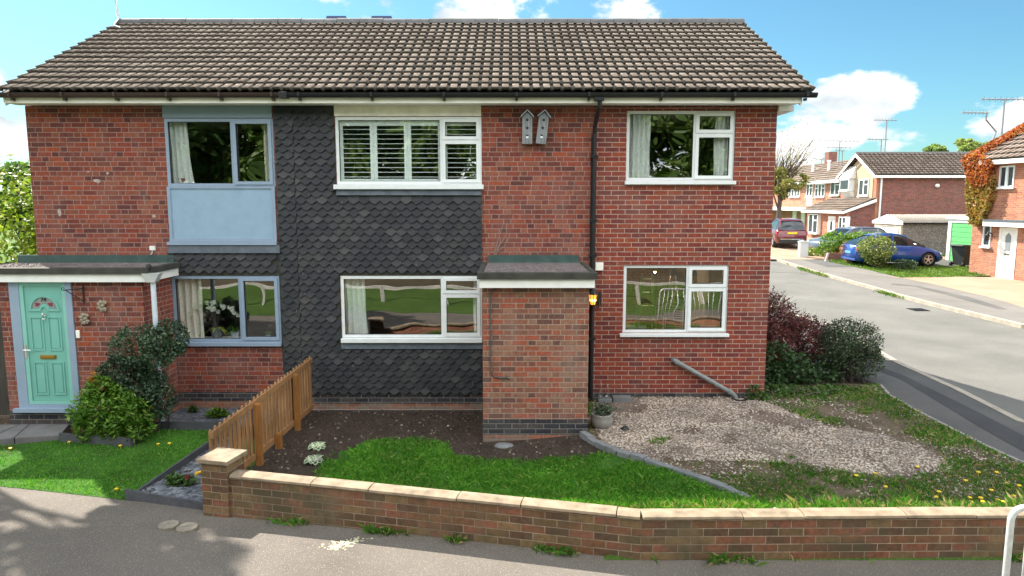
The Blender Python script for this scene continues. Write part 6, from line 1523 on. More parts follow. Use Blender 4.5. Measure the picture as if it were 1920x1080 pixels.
def binw(x, y, rz):
    z = zg(x, y); t = thing('wheelie_bin', 'dark grey wheelie bin beside the green garage door', 'bin', (x, y, z)); Mt = Matrix.Translation((x, y, z)) @ Matrix.Rotation(rz, 4, 'Z')
    V = []
    for (h, a, b) in ((.06, .21, .24), (.88, .29, .34), (.90, .31, .36), (.94, .31, .36)): V += [(-a, -b, h), (a, -b, h), (a, b, h), (-a, b, h)]
    F = [(3,2,1,0)]+[(4*i+k, 4*i+(k+1) % 4, 4*i+4+(k+1) % 4, 4*i+4+k) for i in range(3) for k in range(4)]+[(12,13,14,15)]
    mb = MB(); mb.add(V, F); mb.build('tub', M['bin'], t, M=Mt, bevel=.01)
    mb = MB(); mb.prism([(-.38, .945), (.40, .945), (.44, .97), (.38, 1.01), (-.30, .995)], -.33, .33, 'y'); mb.build('lid', M['bin'], t, M=Mt, bevel=.01)
    for sg in (-1, 1): mb = MB(); mb.lathe([(.10, sg*.27), (.10, sg*.33)], (.27, 0, .10), 14, 'y'); mb.build('wheel', RUB, t, M=Mt)
x, y = G(1802, 499); binw(x, y, R(200))
# clipped hedge, round bush, red shrub, low plants on the far lawn
h0 = onY(1540, 470, 18.5); h1 = onY(1660, 470, 20.2)
hx = [14.0+.72*k for k in range(7)]
hy = 24.9; hxa, hxb = onY(1538, 450, hy)[0], onY(1668, 450, hy)[0]; zt = onY(1600, 434, hy)[1]; zb = zg(hxa, hy)
shrub('laurel_hedge', 'bright yellow-green laurel hedge beside the blue hatchback', 'hedge', (hxa+1, hy, zb), [(hxa+.5+(hxb-hxa-.9)*q/5, hy, (zt+zb)/2-.05, .62, .55, (zt-zb)/2+.05) for q in range(6)], 5200, .085, leaf('laurel', [(0, (.05,.14,.01)), (.5, (.12,.24,.02)), (1, (.28,.38,.06))], .35, .25), 51, 14, .12, 2, .5, 1.8)
bx2, by2 = G(1640, 503); zb = zg(bx2, by2); zt = onY(1640, 443, by2)[1]; rx = (onY(1674, 470, by2)[0]-onY(1606, 470, by2)[0])/2
shrub('round_bush', 'rounded variegated yellow-green bush on the far lawn in front of the blue hatchback', 'bush', (bx2, by2, zb), [(bx2, by2, (zt+zb)/2+.22, rx, rx, (zt-zb)/2-.15), (bx2+.1, by2, zb+.5, rx*.7, rx*.6, .4)], 4200, .06, leaf('variegated', [(0, (.06,.10,.02)), (.5, (.15,.19,.05)), (1, (.36,.37,.14))], .5, .25), 52, 12, .1, 2.4, .3, 1.6)
x, y = G(1578, 482); shrub('red_shrub', 'low red and orange leaved shrub by the low brick wall', 'shrub', (x, y, zg(x, y)), [(x, y, zg(x, y)+.35, .55, .45, .35)], 900, .07, leaf('red_orange', [(0, (.16,.03,.02)), (.6, (.32,.10,.04)), (1, (.25,.22,.05))]), 53, 6, .08, 2)
x, y = onY(1592, 462, 22.2)[0], 22.2; shrub('pink_shrub', 'pinkish new-leaved shrub between the laurel hedge and the low red shrub', 'shrub', (x, y, zg(x, y)), [(x, y, zg(x, y)+.72, .42, .35, .34), (x, y, zg(x, y)+.35, .25, .25, .35)], 700, .08, leaf('pink_orange', [(0, (.40,.16,.10)), (1, (.52,.34,.16))]), 54, 6, .08, 2)
x, y = G(1690, 505); shrub('grey_plant', 'small grey-green plant to the right of the round bush', 'plant', (x, y, zg(x, y)), [(x, y, zg(x, y)+.25, .42, .35, .28), (x+.4, y, zg(x, y)+.2, .3, .3, .22)], 700, .06, HEB, 55, 5, .06, 2)
x, y = G(1530, 480); shrub('verge_plants', 'rough yellow-green plants at the foot of the laurel hedge', 'plant', (x, y, zg(x, y)), [(x, y+.3, zg(x, y)+.2, .5, .4, .22), (x-.5, y+.2, zg(x, y)+.12, .35, .3, .16)], 700, .06, G_YEL, 56, 4, .06, 2)

# ---------------- far buildings (the side street's houses face the road, towards -x)
def far_window(H, X, rect, nl=2, top=True, fm=None, bay=0, name='window', label=None):
    """rect in (y0,y1,z0,z1) on the plane x = X (facing -x)"""
    y0, y1, z0, z1 = rect; W = y1-y0; hs = []
    for k in range(nl):
        a, b = y0+W*k/nl+.06, y0+W*(k+1)/nl-.06
        if top and k % 2 == 0: hs += [(a, b, z0+.07, z1-(z1-z0)*.36), (a, b, z1-(z1-z0)*.30, z1-.07)]
        else: hs.append((a, b, z0+.07, z1-.07))
    mb = MB(); panel_wall(mb, (y0, y1, z0, z1), hs, X-.05-bay, X+.04, 'x'); mb.box(X-.12-bay, X-.052, y0-.04, y1+.04, z0-.07, z0-.002)
    w = mb.build(name, fm or M['upvc'], H)
    if label: w['label'] = label
    for h in hs:
        p = MB(); p.add([(X-.02-bay, h[0], h[2]), (X-.02-bay, h[1], h[2]), (X-.02-bay, h[1], h[3]), (X-.02-bay, h[0], h[3])], [(0,1,2,3)]); p.build('pane', FARG, w)
        p = MB(); p.add([(X+.03, h[0], h[2]), (X+.03, h[1], h[2]), (X+.03, h[1], h[2]+(h[3]-h[2])*1), (X+.03, h[0], h[3])], [(0,1,2,3)]); p.build('blind', M['room'], w)
    return w
FARG = M['glass_far']
def rX(px0, py0, px1, py1, X):
    """pixel rectangle on plane x=X -> (y0,y1,z0,z1); left in the picture is far"""
    pm = (py0+py1)/2; ya, yb = onX(px0, pm, X)[0], onX(px1, pm, X)[0]; xm = (px0+px1)/2
    return (min(ya, yb), max(ya, yb), onX(xm, py1, X)[1], onX(xm, py0, X)[1])
XF = 23.2
yn = onX(1640, 400, XF)[0]; yf = onX(1578, 400, XF)[0]; yr = (yn+yf)/2
zgut = onX(1640, 330, XF)[1]; zrid = onX(1607, 289, XF)[1]; zgr = zg(XF, yn)
FH = thing('gabled_house', 'far house with a tan gable, white barge boards and a long dark side wall', 'house', (XF, yn, zgr))
DE = 9.5                                                  # depth away from the road
mb = MB(); panel_wall(mb, (XF+.28, XF+DE, zgr-.5, zgut), [], yn, yn+.28, 'y'); mb.build('side_wall', M['brick_dark'], FH)
mb = MB(); panel_wall(mb, (yn, yf, zgr-.5, zgut), [], XF, XF+.28, 'x'); panel_wall(mb, (yn+.28, yf, zgr-.5, zgut), [], XF+DE-.28, XF+DE, 'x'); mb.build('wall', M['brick_orange'], FH)
mb = MB(); mb.prism([(yn+.4, zgut-2.1), (yf-.5, zgut-2.1), (yf-.5, zgut), (yf-.05, zgut), (yr, zrid-.25), (yn+.05, zgut), (yn+.4, zgut)], XF-.03, XF-.002, 'x'); mb.build('rendered_gable', M['render'], FH)
mb = MB(); mb.prism([(yn+.02, zgut+.002), (yf-.02, zgut+.002), (yr, zrid-.12)], XF+.001, XF+.2, 'x'); mb.build('gable', M['brick_orange'], FH)
def far_roof(H, X0, X1, e, r, n, name='roof', seed=1, per=.3):
    return tile_roof(H, X0, X1, e, r, n, M['roof_far'], name=name, per=per, samp=6, seed=seed, roll=.05, lift=.05)
far_roof(FH, XF-.35, XF+DE+.2, (yn-.35, zgut+.05), (yr, zrid), 11, seed=21); far_roof(FH, XF-.35, XF+DE+.2, (yf+.35, zgut+.05), (yr, zrid), 11, 'rear_roof', 22)
mb = MB(); mb.tube([(XF-.36, yr, zrid+.02), (XF+DE+.2, yr, zrid+.02)], .10, 8); mb.build('ridge', M['verge'], FH)
mb = MB(); mb.prism([(yn-.38, zgut-.12), (yr, zrid-.20), (yf+.38, zgut-.12), (yf+.38, zgut+.06), (yr, zrid+.02), (yn-.38, zgut+.06)], XF-.38, XF-.352, 'x'); mb.build('bargeboard', M['white'], FH)
mb = MB(); mb.box(XF-.34, XF+DE+.1, yn-.36, yn-.002, zgut-.13, zgut+.03); mb.build('fascia', M['white'], FH)
mb = MB(); mb.tube([(XF+.25, yn-.10, zgut-.1), (XF+.25, yn-.10, zgr-.2)], .06, 8); mb.build('downpipe', M['upvc'], FH)
x_, z_ = onY(1757, 348, yn-.05); mb = MB(); mb.blob((x_, yn-.08, z_), (.16, .10, .12), 8, 6); mb.build('flue', M['white'], FH)
far_window(FH, XF-.03, rX(1612, 336, 1630, 367, XF), 2); rr_ = rX(1586, 336, 1603, 357, XF)
far_window(FH, XF-.03, rr_, 1, False, bay=.35, label='small projecting white oriel window')
mb = MB(); y0, y1, z0, z1 = rr_; mb.prism([(XF-.45, z1+.02), (XF-.03, z1+.02), (XF-.03, z1+.85)], y0-.1, y1+.1, 'y'); mb.build('oriel_roof', M['white'], FH)
mb = MB(); mb.prism([(XF-.38, z0-.08), (XF-.03, z0-.08), (XF-.03, z0-.55)], y0, y1, 'y'); mb.build('oriel_corbel', M['white'], FH)
# lean-to front with bow windows and a white door
XP2 = 21.4; yA = onX(1590, 420, XP2)[0]; yB = onX(1513, 420, XP2)[0]; zlo = onX(1590, 396, XP2)[1]; zhi = onX(1637, 372, XF)[1]
yA = yn+.02
mb = MB(); panel_wall(mb, (yA, yB, zgr-.5, zlo), [], XP2, XP2+.2, 'x'); ln = mb.build('front_extension', M['brick_orange'], FH)
mb = MB(); mb.prism([(XP2+.2, zgr-.5), (XF-.002, zgr-.5), (XF-.002, zhi-.12), (XP2+.2, zlo)], yA, yA+.2, 'y'); mb.build('side_wall', M['brick_dark'], ln); mb = MB(); mb.prism([(XP2+.2, zgr-.5), (XF-.002, zgr-.5), (XF-.002, zhi-.12), (XP2+.2, zlo)], yB-.2, yB, 'y'); mb.build('side_wall', M['brick_dark'], ln)
Mr = Matrix(((0,-1,0,0),(1,0,0,0),(0,0,1,0),(0,0,0,1)))           # x along y, so the lean-to roof falls towards the road
tile_roof(ln, yA-.25, yB+.2, (-XP2+.35, 0), (-XF+.05, 0), 2, M['roof_far'], name='unused') if False else None
Lr = tile_roof(ln, yA-.25, yB+.2, (-(XF-.05), 0), (-(XP2-.35), 0), 2, M['roof_far']) if False else None
Mr = Matrix(((0,1,0,0),(1,0,0,0),(0,0,1,0),(0,0,0,1)))
tile_roof(ln, yA-.25, yB+.2, (XP2-.35, zlo-.02), (XF-.05, zhi), 7, M['roof_far'], per=.3, samp=6, seed=25, roll=.05, lift=.05, M4=Mr)
mb = MB(); mb.box(XP2-.40, XP2-.36, yA-.2, yB+.2, zlo-.16, zlo+.02); mb.prism([(XP2-.36, zlo-.18), (XF-.06, zhi-.22), (XF-.06, zhi-.02), (XP2-.36, zlo+.0)], yA-.28, yA-.25, 'y'); mb.build('bargeboard', M['white'], ln)
far_window(ln, XP2, rX(1579, 406, 1592, 446, XP2), 2, bay=.2); far_window(ln, XP2, rX(1522, 401, 1539, 437, XP2), 2, bay=.2)
r_ = rX(1553, 405, 1566, 446, XP2); mb = MB(); mb.box(XP2-.04, XP2+.02, r_[0], r_[1], zgr, r_[3]); d_ = mb.build('door', M['white'], ln)
mb = MB(); mb.box(XP2-.05, XP2-.041, r_[0]+.35, r_[1]-.35, r_[3]-.95, r_[3]-.35); mb.build('door_pane', M['black_plastic'], d_)
# brick terrace further along
ye = onX(1452, 400, XF)[0]; zg2 = zg(XF, yf+5); zg_t = onX(1500, 343, XF+.0)[1]; zr_t = zg_t+1.9
TH_ = thing('terraced_houses', 'orange-brick row of houses beyond the gabled house, low brown roofs', 'houses', (XF, yf+4, zg2))
mb = MB(); panel_wall(mb, (yf+.002, ye+8, zg2-.5, zgut-.15), [], XF+.3, XF+.6, 'x'); mb.box(XF+.6, XF+8, yf+.01, ye+8, zg2-.5, zgut-.2); mb.build('wall', M['brick_orange'], TH_)
Mr2 = Matrix(((0,1,0,0),(1,0,0,0),(0,0,1,0),(0,0,0,1)))
tile_roof(TH_, yf+.4, ye+8, (XF-.1, zgut-.1), (XF+4.3, zgut+1.7), 9, M['roof_far'], per=.3, samp=5, seed=31, roll=.05, lift=.05, M4=Mr2)
tile_roof(TH_, yf+.4, ye+8, (XF+8.6, zgut-.1), (XF+4.3, zgut+1.7), 9, M['roof_far'], name='rear_roof', per=.3, samp=3, seed=32, roll=.05, lift=.05, M4=Mr2)
mb = MB(); mb.box(XF-.16, XF-.11, yf+.4, ye+8, zgut-.28, zgut-.06); mb.build('fascia', M['white'], TH_)
for rr_, nl in (((1558, 337, 1575, 366), 2), ((1529, 345, 1547, 369), 3), ((1513, 344, 1524, 368), 2), ((1491, 347, 1500, 369), 2), ((1480, 349, 1489, 369), 2)):
    far_window(TH_, XF+.28, rX(*rr_, XF+.28), nl)
r_ = rX(1513, 369, 1523, 386, XF+.28); mb = MB(); mb.box(XF+.24, XF+.298, *r_); mb.build('white_panel', M['white'], TH_)
mb = MB(); zc = onX(1490, 392, XF-1)[1]; mb.box(XF-1.2, XF+.29, yf+3.0, ye+2, zc-.12, zc+.12); mb.build('canopy', M['white'], TH_)
for px in (1487, 1503): r_ = rX(px, 396, px+7, 420, XF+.28); mb = MB(); mb.box(XF+.22, XF+.298, r_[0], r_[1], zg2, r_[3]); mb.build('door', M['white'], TH_)
for px, py in ((1553, 330), (1523, 335)):
    y_ = onX(px, py, XF+2)[0]; z_ = zgut+.75; mb = MB(); mb.lathe([(.12, z_-.3), (.10, z_+.75), (.16, z_+.75), (.16, z_+.9)], (XF+2, y_, 0), 8); mb.build('flue', M['white'], TH_)
y_ = ye-1; mb = MB(); mb.box(XF+3.9, XF+4.6, y_-.4, y_+.4, zgut+1.2, zgut+2.6); mb.build('chimney', M['brick_dark'], TH_)
# another row across the end of the road
EH = thing('end_house', 'distant low orange-brick house with a red lean-to, left end of the row', 'house', (20.5, ye+10, zg(20, ye+8)))
mb = MB(); mb.box(19.2, 26, ye+9, ye+15, 0, zgut-1.2); mb.build('wall', M['brick_orange'], EH)
mb = MB(); mb.prism([(18.9, zgut-1.2), (22.6, zgut+.5), (26.3, zgut-1.2)], ye+8.7, ye+15.3, 'y'); mb.build('roof', M['roof_far'], EH)
mb = MB(); mb.box(18.2, 19.19, ye+9.2, ye+12, 0, 2.2+zg2); mb.prism([(17.9, 2.2+zg2), (19.19, 3.0+zg2), (19.19, 2.2+zg2)], ye+9.0, ye+12.2, 'y'); mb.build('lean_to', M['brick_dark'], EH)
mb = MB(); mb.box(19.9, 21, ye+8.94, ye+8.995, 3.2, 4.4); mb.build('window', M['upvc'], EH)

# sectional garage with white door
XG = 22.0; gy0, gy1 = onX(1690, 420, XG)[0], onX(1640, 420, XG)[0]; gz_ = zg(XG, gy0); ze = onX(1690, 418, XG)[1]; zp = onX(1665, 402, XG)[1]; gm = (gy0+gy1)/2
t = thing('garage', 'pebbledashed sectional garage with a white up-and-over door and cement sheet roof', 'garage', (XG, gy0, gz_))
mb = MB(); mb.box(XG+.1, XG+6, gy0, gy0+.12, gz_-.4, ze-.06); mb.box(XG+.1, XG+6, gy1-.12, gy1, gz_-.4, ze-.06); mb.box(XG+5.88, XG+6, gy0+.12, gy1-.12, gz_-.4, ze-.06); mb.build('wall', M['pebbledash'], t)
mb = MB(); panel_wall(mb, (gy0, gy1, gz_-.4, ze), [(gy0+.35, gy1-.35, gz_-.4, ze-.25)], XG, XG+.098, 'x'); mb.build('front', M['asbestos'], t)
mb = MB(); mb.prism([(gy0-.2, ze-.1), (gy1+.2, ze-.1), (gy1+.2, ze+.06), (gm, zp), (gy0-.2, ze+.06)], XG-.06, XG-.002, 'x'); mb.build('gable_board', M['white'], t)
mb = MB(); mb.box(XG+.03, XG+.07, gy0+.36, gy1-.36, gz_-.2, ze-.26); mb.build('garage_door', M['white_door'], t)
for (e, r, nm) in (((gy0-.22, ze-.03), (gm, zp-.04), 'roof'), ((gy1+.22, ze-.03), (gm, zp-.04), 'rear_roof')):
    tile_roof(t, XG-.05, XG+6.1, e, r, 1, M['asbestos'], name=nm, per=.16, samp=6, seed=41, roll=.05, lift=.01)
# green garage door with white surround
XD = 21.9; dy0, dy1 = onX(1826, 440, XD)[0], onX(1780, 440, XD)[0]; dzt = onX(1800, 411, XD)[1]; dzb = zg(XD, dy0); dlt = onX(1810, 418, XD)[1]
t = thing('garage', 'flat garage with a bright green ribbed door in a white surround', 'garage', (XD, dy0, dzb))
mb = MB(); panel_wall(mb, (dy0-.1, dy1+.12, dzb-.3, dzt), [(dy0+.05, dy1-.12, dzb-.3, dlt)], XD-.02, XD+.1, 'x'); mb.box(XD-.1, XD+.12, dy0-.15, dy1+.2, dzt+.002, dzt+.12); mb.build('surround', M['white'], t)
mb = MB(); nb = 9; hh = (dlt-dzb+.2)/nb
for k in range(nb): mb.prism([(XD+.05, dzb-.2+k*hh), (XD+.02, dzb-.2+k*hh+.02), (XD+.02, dzb-.2+(k+1)*hh-.02), (XD+.05, dzb-.2+(k+1)*hh)], dy0+.06, dy1-.13, 'y')
mb.build('garage_door', M['garage_green'], t)
mb = MB(); mb.box(XD+.13, XD+5.5, dy0-.05, dy1+.05, dzb-.3, dzt-.05); mb.build('walls', M['pebbledash'], t)

# right-hand house with the creeper
HA = R(8); rc = onX(1822, 440, 19.9); yc0 = rc[0]; X0 = 19.9
Mh = Matrix.Translation((X0, yc0, 0)) @ Matrix.Rotation(HA, 4, 'Z')          # local: wall on x=0, running towards -y
zb3 = zg(X0, yc0-2)-.02
def inv(px, py):
    """pixel -> (y,z) on the house's front plane"""
    d = ray(px, py); n = Mh.to_3x3() @ Vector((1,0,0)); p0 = Mh @ Vector((0,0,0)); t_ = (p0-cam.location).dot(n)/d.dot(n); q = Mh.inverted() @ (Vector(cam.location)+d*t_); return (q.y, q.z)
def rI(px0, py0, px1, py1): pm = (py0+py1)/2; a, b = inv(px0, pm)[0], inv(px1, pm)[0]; return (min(a, b), max(a, b), inv((px0+px1)/2, py1)[1], inv((px0+px1)/2, py0)[1])
RH = thing('creeper_house', 'pale orange-brick house at the right edge with a white door and red creeper', 'house', tuple(Mh @ Vector((0,0,zb3))))
zg3 = inv(1900, 300)[1]
wu = rI(1874, 311, 1902, 352); wl = rI(1843, 420, 1858, 463); dr = rI(1871, 427, 1905, 519)
mb = MB(); panel_wall(mb, (-9, 0, zb3-.6, zg3), [wu, wl, (dr[0], dr[1], zb3-.05, dr[3])], 0, .28, 'x'); panel_wall(mb, (.28, 8, zb3-.6, zg3), [], -.28, 0, 'y'); mb.build('wall', M['brick_orange'], RH, M=Mh)
mb = MB(); mb.box(.6, .7, -8.9, -.3, zb3, zg3); mb.build('room_partition', M['room'], RH, M=Mh)
def local_window(H, rect, Mx, nl, label=None):
    y0, y1, z0, z1 = rect; W = y1-y0; hs = [(y0+W*k/nl+.06, y0+W*(k+1)/nl-.05, z0+.08, z1-.06) for k in range(nl)]
    mb = MB(); panel_wall(mb, rect, hs, -.02, .07, 'x'); mb.box(-.10, -.022, y0-.06, y1+.06, z0-.05, z0+.03); w = mb.build('window', M['upvc'], H, M=Mx)
    for h in hs: p = MB(); p.add([(.03, h[0], h[2]), (.03, h[1], h[2]), (.03, h[1], h[3]), (.03, h[0], h[3])], [(0,1,2,3)]); p.build('pane', FARG, w, M=Mx)
    for h in hs: p = MB(); p.box(.2, .22, h[0], h[0]+(h[1]-h[0])*.45, h[2], h[3]); p.build('net_curtain', M['net'], w, M=Mx)
local_window(RH, wu, Mh, 2); local_window(RH, wl, Mh, 1)
mb = MB(); panel_wall(mb, (dr[0], dr[1], zb3-.05, dr[3]), [(dr[0]+.09, dr[1]-.09, zb3+.06, dr[3]-.09)], -.02, .07, 'x'); f_ = mb.build('door_frame', M['white'], RH, M=Mh)
mb = MB(); mb.box(.02, .06, dr[0]+.092, dr[1]-.092, zb3+.062, dr[3]-.092)
wd = dr[1]-dr[0]; ym = (dr[0]+dr[1])/2
for sgn in (-.2, .0, .2): mb.box(.005, .019, ym+sgn*wd*.7-.04, ym+sgn*wd*.7+.04, zb3+.25, zb3+.85)
d_ = mb.build('door', M['white'], RH, M=Mh)
mb = MB(); mb.prism([(ym-.13, zb3+1.15), (ym+.13, zb3+1.15), (ym+.13, zb3+1.75), (ym, zb3+1.88), (ym-.13, zb3+1.75)], .008, .019, 'x'); mb.build('door_pane', plain('frosted_pane', (.22,.24,.26), .2), d_, M=Mh)
mb = MB(); mb.box(.0, .019, ym-.13, ym+.13, zb3+.98, zb3+1.04); mb.build('letterbox', M['chrome'], d_, M=Mh)
c_ = rI(1860, 417, 1920, 424); mb = MB(); mb.box(-.35, -.002, -7, c_[1]+.1, c_[2]-.02, c_[3]+.02); mb.build('canopy', M['white'], RH, M=Mh)
mb = MB(); mb.box(-.37, -.01, -7, c_[1]+.1, c_[3]+.022, c_[3]+.10); mb.build('canopy_roof', M['lead'], RH, M=Mh)
Mr3 = Mh @ Matrix(((0,1,0,0),(1,0,0,0),(0,0,1,0),(0,0,0,1)))
tile_roof(RH, -9, .25, (-.35, zg3+.02), (4.0, zg3+2.3), 11, M['roof_far'], per=.3, samp=6, seed=51, roll=.06, lift=.05, M4=Mr3)
tile_roof(RH, -9, .25, (8.35, zg3+.02), (4.0, zg3+2.3), 11, M['roof_far'], name='rear_roof', per=.3, samp=3, seed=52, roll=.06, lift=.05, M4=Mr3)
mb = MB(); mb.prism([(0, zg3+.002), (8, zg3+.002), (4, zg3+2.1)], -.27, -.01, 'y'); mb.build('gable', M['brick_orange'], RH, M=Mh)
mb = MB(); mb.box(-.36, -.33, -9, .2, zg3-.14, zg3+.03); mb.box(-.33, -.002, -9, .2, zg3-.14, zg3-.12); mb.build('fascia', M['white'], RH, M=Mh)
ly, lz_ = inv(1862, 440); mb = MB(); mb.tube([(-.01, ly, lz_), (-.25, ly-.02, lz_+.12), (-.3, ly-.03, lz_)], .02, 6); mb.lathe([(.06, lz_-.22), (.10, lz_-.02), (.02, lz_+.05)], (-.3, ly-.03, 0), 8); mb.build('wall_lamp', M['iron'], RH, M=Mh)
# creeper: leaves on wall corner and up the roof verge
rs = np.random.RandomState(71); t = thing('creeper', 'red and orange creeper hanging down the corner of the right-hand house', 'creeper', tuple(Mh @ Vector((-.1, -.5, zb3+2))))
def wallpts(poly, n, d0, d1):
    ps = [inv(*p) for p in poly]; X, Y, r_ = scatter(ps, n, 72); k = np.random.RandomState(3).uniform(d0, d1, len(X)); return np.array([Mh @ Vector((-a, y, z)) for a, y, z in zip(k, X, Y)])
for nm, poly, n, mt, dd in (('red_leaves', [(1816,296),(1840,288),(1862,296),(1880,304),(1868,318),(1866,345),(1848,352),(1834,345),(1826,330),(1820,318)], 5200, leaf('creeper_red', [(0, (.30,.05,.02)), (.6, (.42,.12,.04)), (1, (.40,.22,.08))], .55, .3), (.06, .42)),
                       ('orange_leaves', [(1824,330),(1850,320),(1868,330),(1872,352),(1862,390),(1848,418),(1842,424),(1828,420),(1824,390),(1822,350)], 7000, leaf('creeper_orange', [(0, (.25,.10,.03)), (.5, (.42,.24,.08)), (.8, (.35,.30,.09)), (1, (.16,.20,.05))], .55, .3), (.04, .34))):
    P = wallpts(poly, n, *dd); V, F = quads_leaves(rs, P, .10, .1, 1.3); fast(nm, V, F, mt, t)
P = []
for _ in range(3200):
    s = rs.uniform(0, .75)**1.2; P.append(Mr3 @ Vector((.22-abs(rs.normal(0, .22))+.1, -.35+4.3*s, zg3+.1+2.25*s+rs.uniform(0, .22))))
V, F = quads_leaves(rs, np.array(P), .10, .3, 1.3); fast('roof_leaves', V, F, bpy.data.materials['creeper_red'], t)

# aerials on the far roofs
def aerial(label, px, pyt, pyb, Yd, arms, bend=0, grp='television aerials above the far roofs'):
    x, zt = onY(px, pyt, Yd); zb = onY(px, pyb, Yd)[1]-.4; t = thing('aerial', label, 'aerial', (x, Yd, zb), grp); mb = MB()
    if bend: mb.tube([(x+bend*.2, Yd, zb), (x+bend, Yd, zb+(zt-zb)*.6), (x, Yd, zb+(zt-zb)*.85), (x, Yd, zt)], .042, 6)
    else: mb.tube([(x, Yd, zb), (x, Yd, zt)], .036, 6)
    mb.build('mast', M['galv_dark'], t); mb = MB()
    for (dx0, dx1, dz, n) in arms:
        mb.tube([(x+dx0, Yd, zt+dz), (x+dx1, Yd, zt+dz-.03)], .02, 5)
        for k in range(n): q = dx0+(dx1-dx0)*(k+.5)/n; mb.tube([(x+q, Yd-.3, zt+dz), (x+q, Yd+.3, zt+dz)], .014, 4); mb.tube([(x+q, Yd, zt+dz-.12), (x+q, Yd, zt+dz+.12)], .012, 4)
    mb.build('antenna', M['galv_dark'], t)
M['galv_dark'] = plain('dull_aluminium', (.22,.22,.24), .5, .4)
aerial('tallest aerial mast with a boxy antenna, above the creeper roof', 1884, 186, 280, 22, [(-1.1, 1.0, 0, 8)])
aerial('aerial with a kinked mast and a long arm pointing left, beside the tallest one', 1850, 211, 285, 24, [(-1.2, .1, 0, 7)], .55)
aerial('tall thin aerial standing over the middle of the gabled house ridge', 1663, 225, 290, 38, [(-.9, .7, 0, 7)])
aerial('shorter aerial just left of the tall thin one on the gabled house ridge', 1653, 261, 290, 39, [(-1.0, .5, 0, 6)])
aerial('wide comb aerial above the valley between the far roofs', 1575, 264, 302, 42, [(-1.6, 1.5, 0, 10), (-1.0, .9, -.5, 6)])
aerial('short aerial right of the wide comb aerial', 1580, 282, 302, 44, [(-.6, .2, 0, 4)])
aerial('small distant aerial above the terrace roof, nearest the chimney', 1540, 298, 315, 55, [(-.9, .3, 0, 4)])
aerial('small distant aerial with a plain cross bar above the terrace roof', 1551, 297, 312, 56, [(-.5, .4, 0, 3)])
# ------------------------------------------------------------------ trees
def tree(name, label, x, y, z, H, crown, n, size, mat, seed, tr=.22, group=None, limbs=9, thin=-.25, amp=.5, elong=1.6):
    rs = np.random.RandomState(seed); rnd = random.Random(seed); t = thing(name, label, 'tree', (x, y, z), group)
    mb = MB(); hub = Vector((x+rnd.uniform(-.2,.2), y, z+H*.45)); mb.tube([(x, y, z-.3), (x+.05, y, z+H*.2), hub, hub+Vector((.1, 0, H*.3))], [tr*1.25, tr, tr*.7, tr*.25], 10)
    blobs = []
    for (cx, cy, cz, rx, ry, rz, k) in crown:
        for _ in range(k):
            u = Vector((rnd.gauss(0,1), rnd.gauss(0,1), rnd.gauss(0,1))).normalized()*rnd.uniform(.35, 1.0); f = rnd.uniform(.26, .46)
            blobs.append((x+cx+u.x*rx, y+cy+u.y*ry, z+cz+u.z*rz, rx*f, ry*f, rz*f*.8))
    for k in range(limbs):
        b = blobs[rnd.randrange(len(blobs))]; s = Vector((x, y, z+H*rnd.uniform(.22, .6))); e = Vector(b[:3]); m = s.lerp(e, .5)+Vector((0, 0, .25)); mb.tube([s, m, e], [tr*.4, tr*.25, tr*.06], 6)
    mb.build('trunk', M['bark'], t)
    P = crown_pts(rs, blobs, n, .35); P = lumpy(P, rs, amp*.3, 1.1, seed); V, F = quads_leaves(rs, P, size, .35, elong); fast('crown', V, F, mat, t); return t
TRK = leaf('tree_leaf', [(0, (.035,.075,.015)), (.6, (.07,.13,.025)), (1, (.14,.20,.045))], .5, .3)
TRD = leaf('dark_tree_leaf', [(0, (.022,.050,.012)), (.7, (.05,.095,.02)), (1, (.10,.15,.03))], .5, .3)
TRA = leaf('autumn_tree_leaf', [(0, (.13,.10,.03)), (.6, (.22,.20,.06)), (1, (.30,.26,.10))], .5, .3)
TRF = leaf('far_tree_leaf', [(0, (.12,.18,.06)), (.6, (.20,.27,.10)), (1, (.32,.38,.18))], .5, .45)  # greens paled so the leaf colour carries the brightening of distance
TRF2 = leaf('far_pale_tree_leaf', [(0, (.18,.22,.08)), (.6, (.28,.33,.13)), (1, (.42,.45,.22))], .5, .45)  # paler still, distance brightening again put into the leaf colour
# beyond the far roofs
x, z = onY(1757, 280, 62)[0], zg(30, 62)
tree('roadside_tree', 'rounded green tree showing above the middle of the gabled house roof', x, 62, z, 8, [(0, 0, onY(1757, 275, 62)[1]-z-.6, 1.35, 1.3, .95, 12)], 3600, .20, TRF, 81, .25, 'trees beyond the far roofs')
x = onY(1830, 265, 60)[0]
tree('roadside_tree', 'broad yellow-green tree behind the kinked aerial', x, 60, z, 10, [(0, 0, onY(1830, 268, 60)[1]-z-.9, 2.3, 1.8, 1.4, 18), (2.6, 0, onY(1880, 275, 60)[1]-z-.8, 1.6, 1.5, 1.0, 8)], 7500, .20, TRF2, 82, .28, 'trees beyond the far roofs')
x = onY(1800, 285, 58)[0]
tree('roadside_tree', 'small browning tree low between the two green trees', x, 58, z, 6, [(0, 0, onY(1805, 284, 58)[1]-z-.6, 1.4, 1.2, .5, 8)], 2200, .18, TRA, 83, .18, 'trees beyond the far roofs')
xq = onY(1470, 350, 33)[0]
tree('sparse_tree', 'sparse tree with bare upper twigs and yellowing lower leaves at the end of the road', xq-.3, 33, zg(xq, 33), 7, [(0.1, 0, 3.8, 1.1, 1.2, 1.2, 10), (.9, .3, 3.9, .9, .8, .5, 5)], 2400, .12, leaf('yellowing_leaf', [(0, (.16,.18,.05)), (1, (.36,.32,.11))]), 84, .16, None, 14)
rnd = random.Random(6); T = bpy.data.objects[[o.name for o in bpy.data.objects if o.name.startswith('sparse_tree')][0]]
mb = MB()
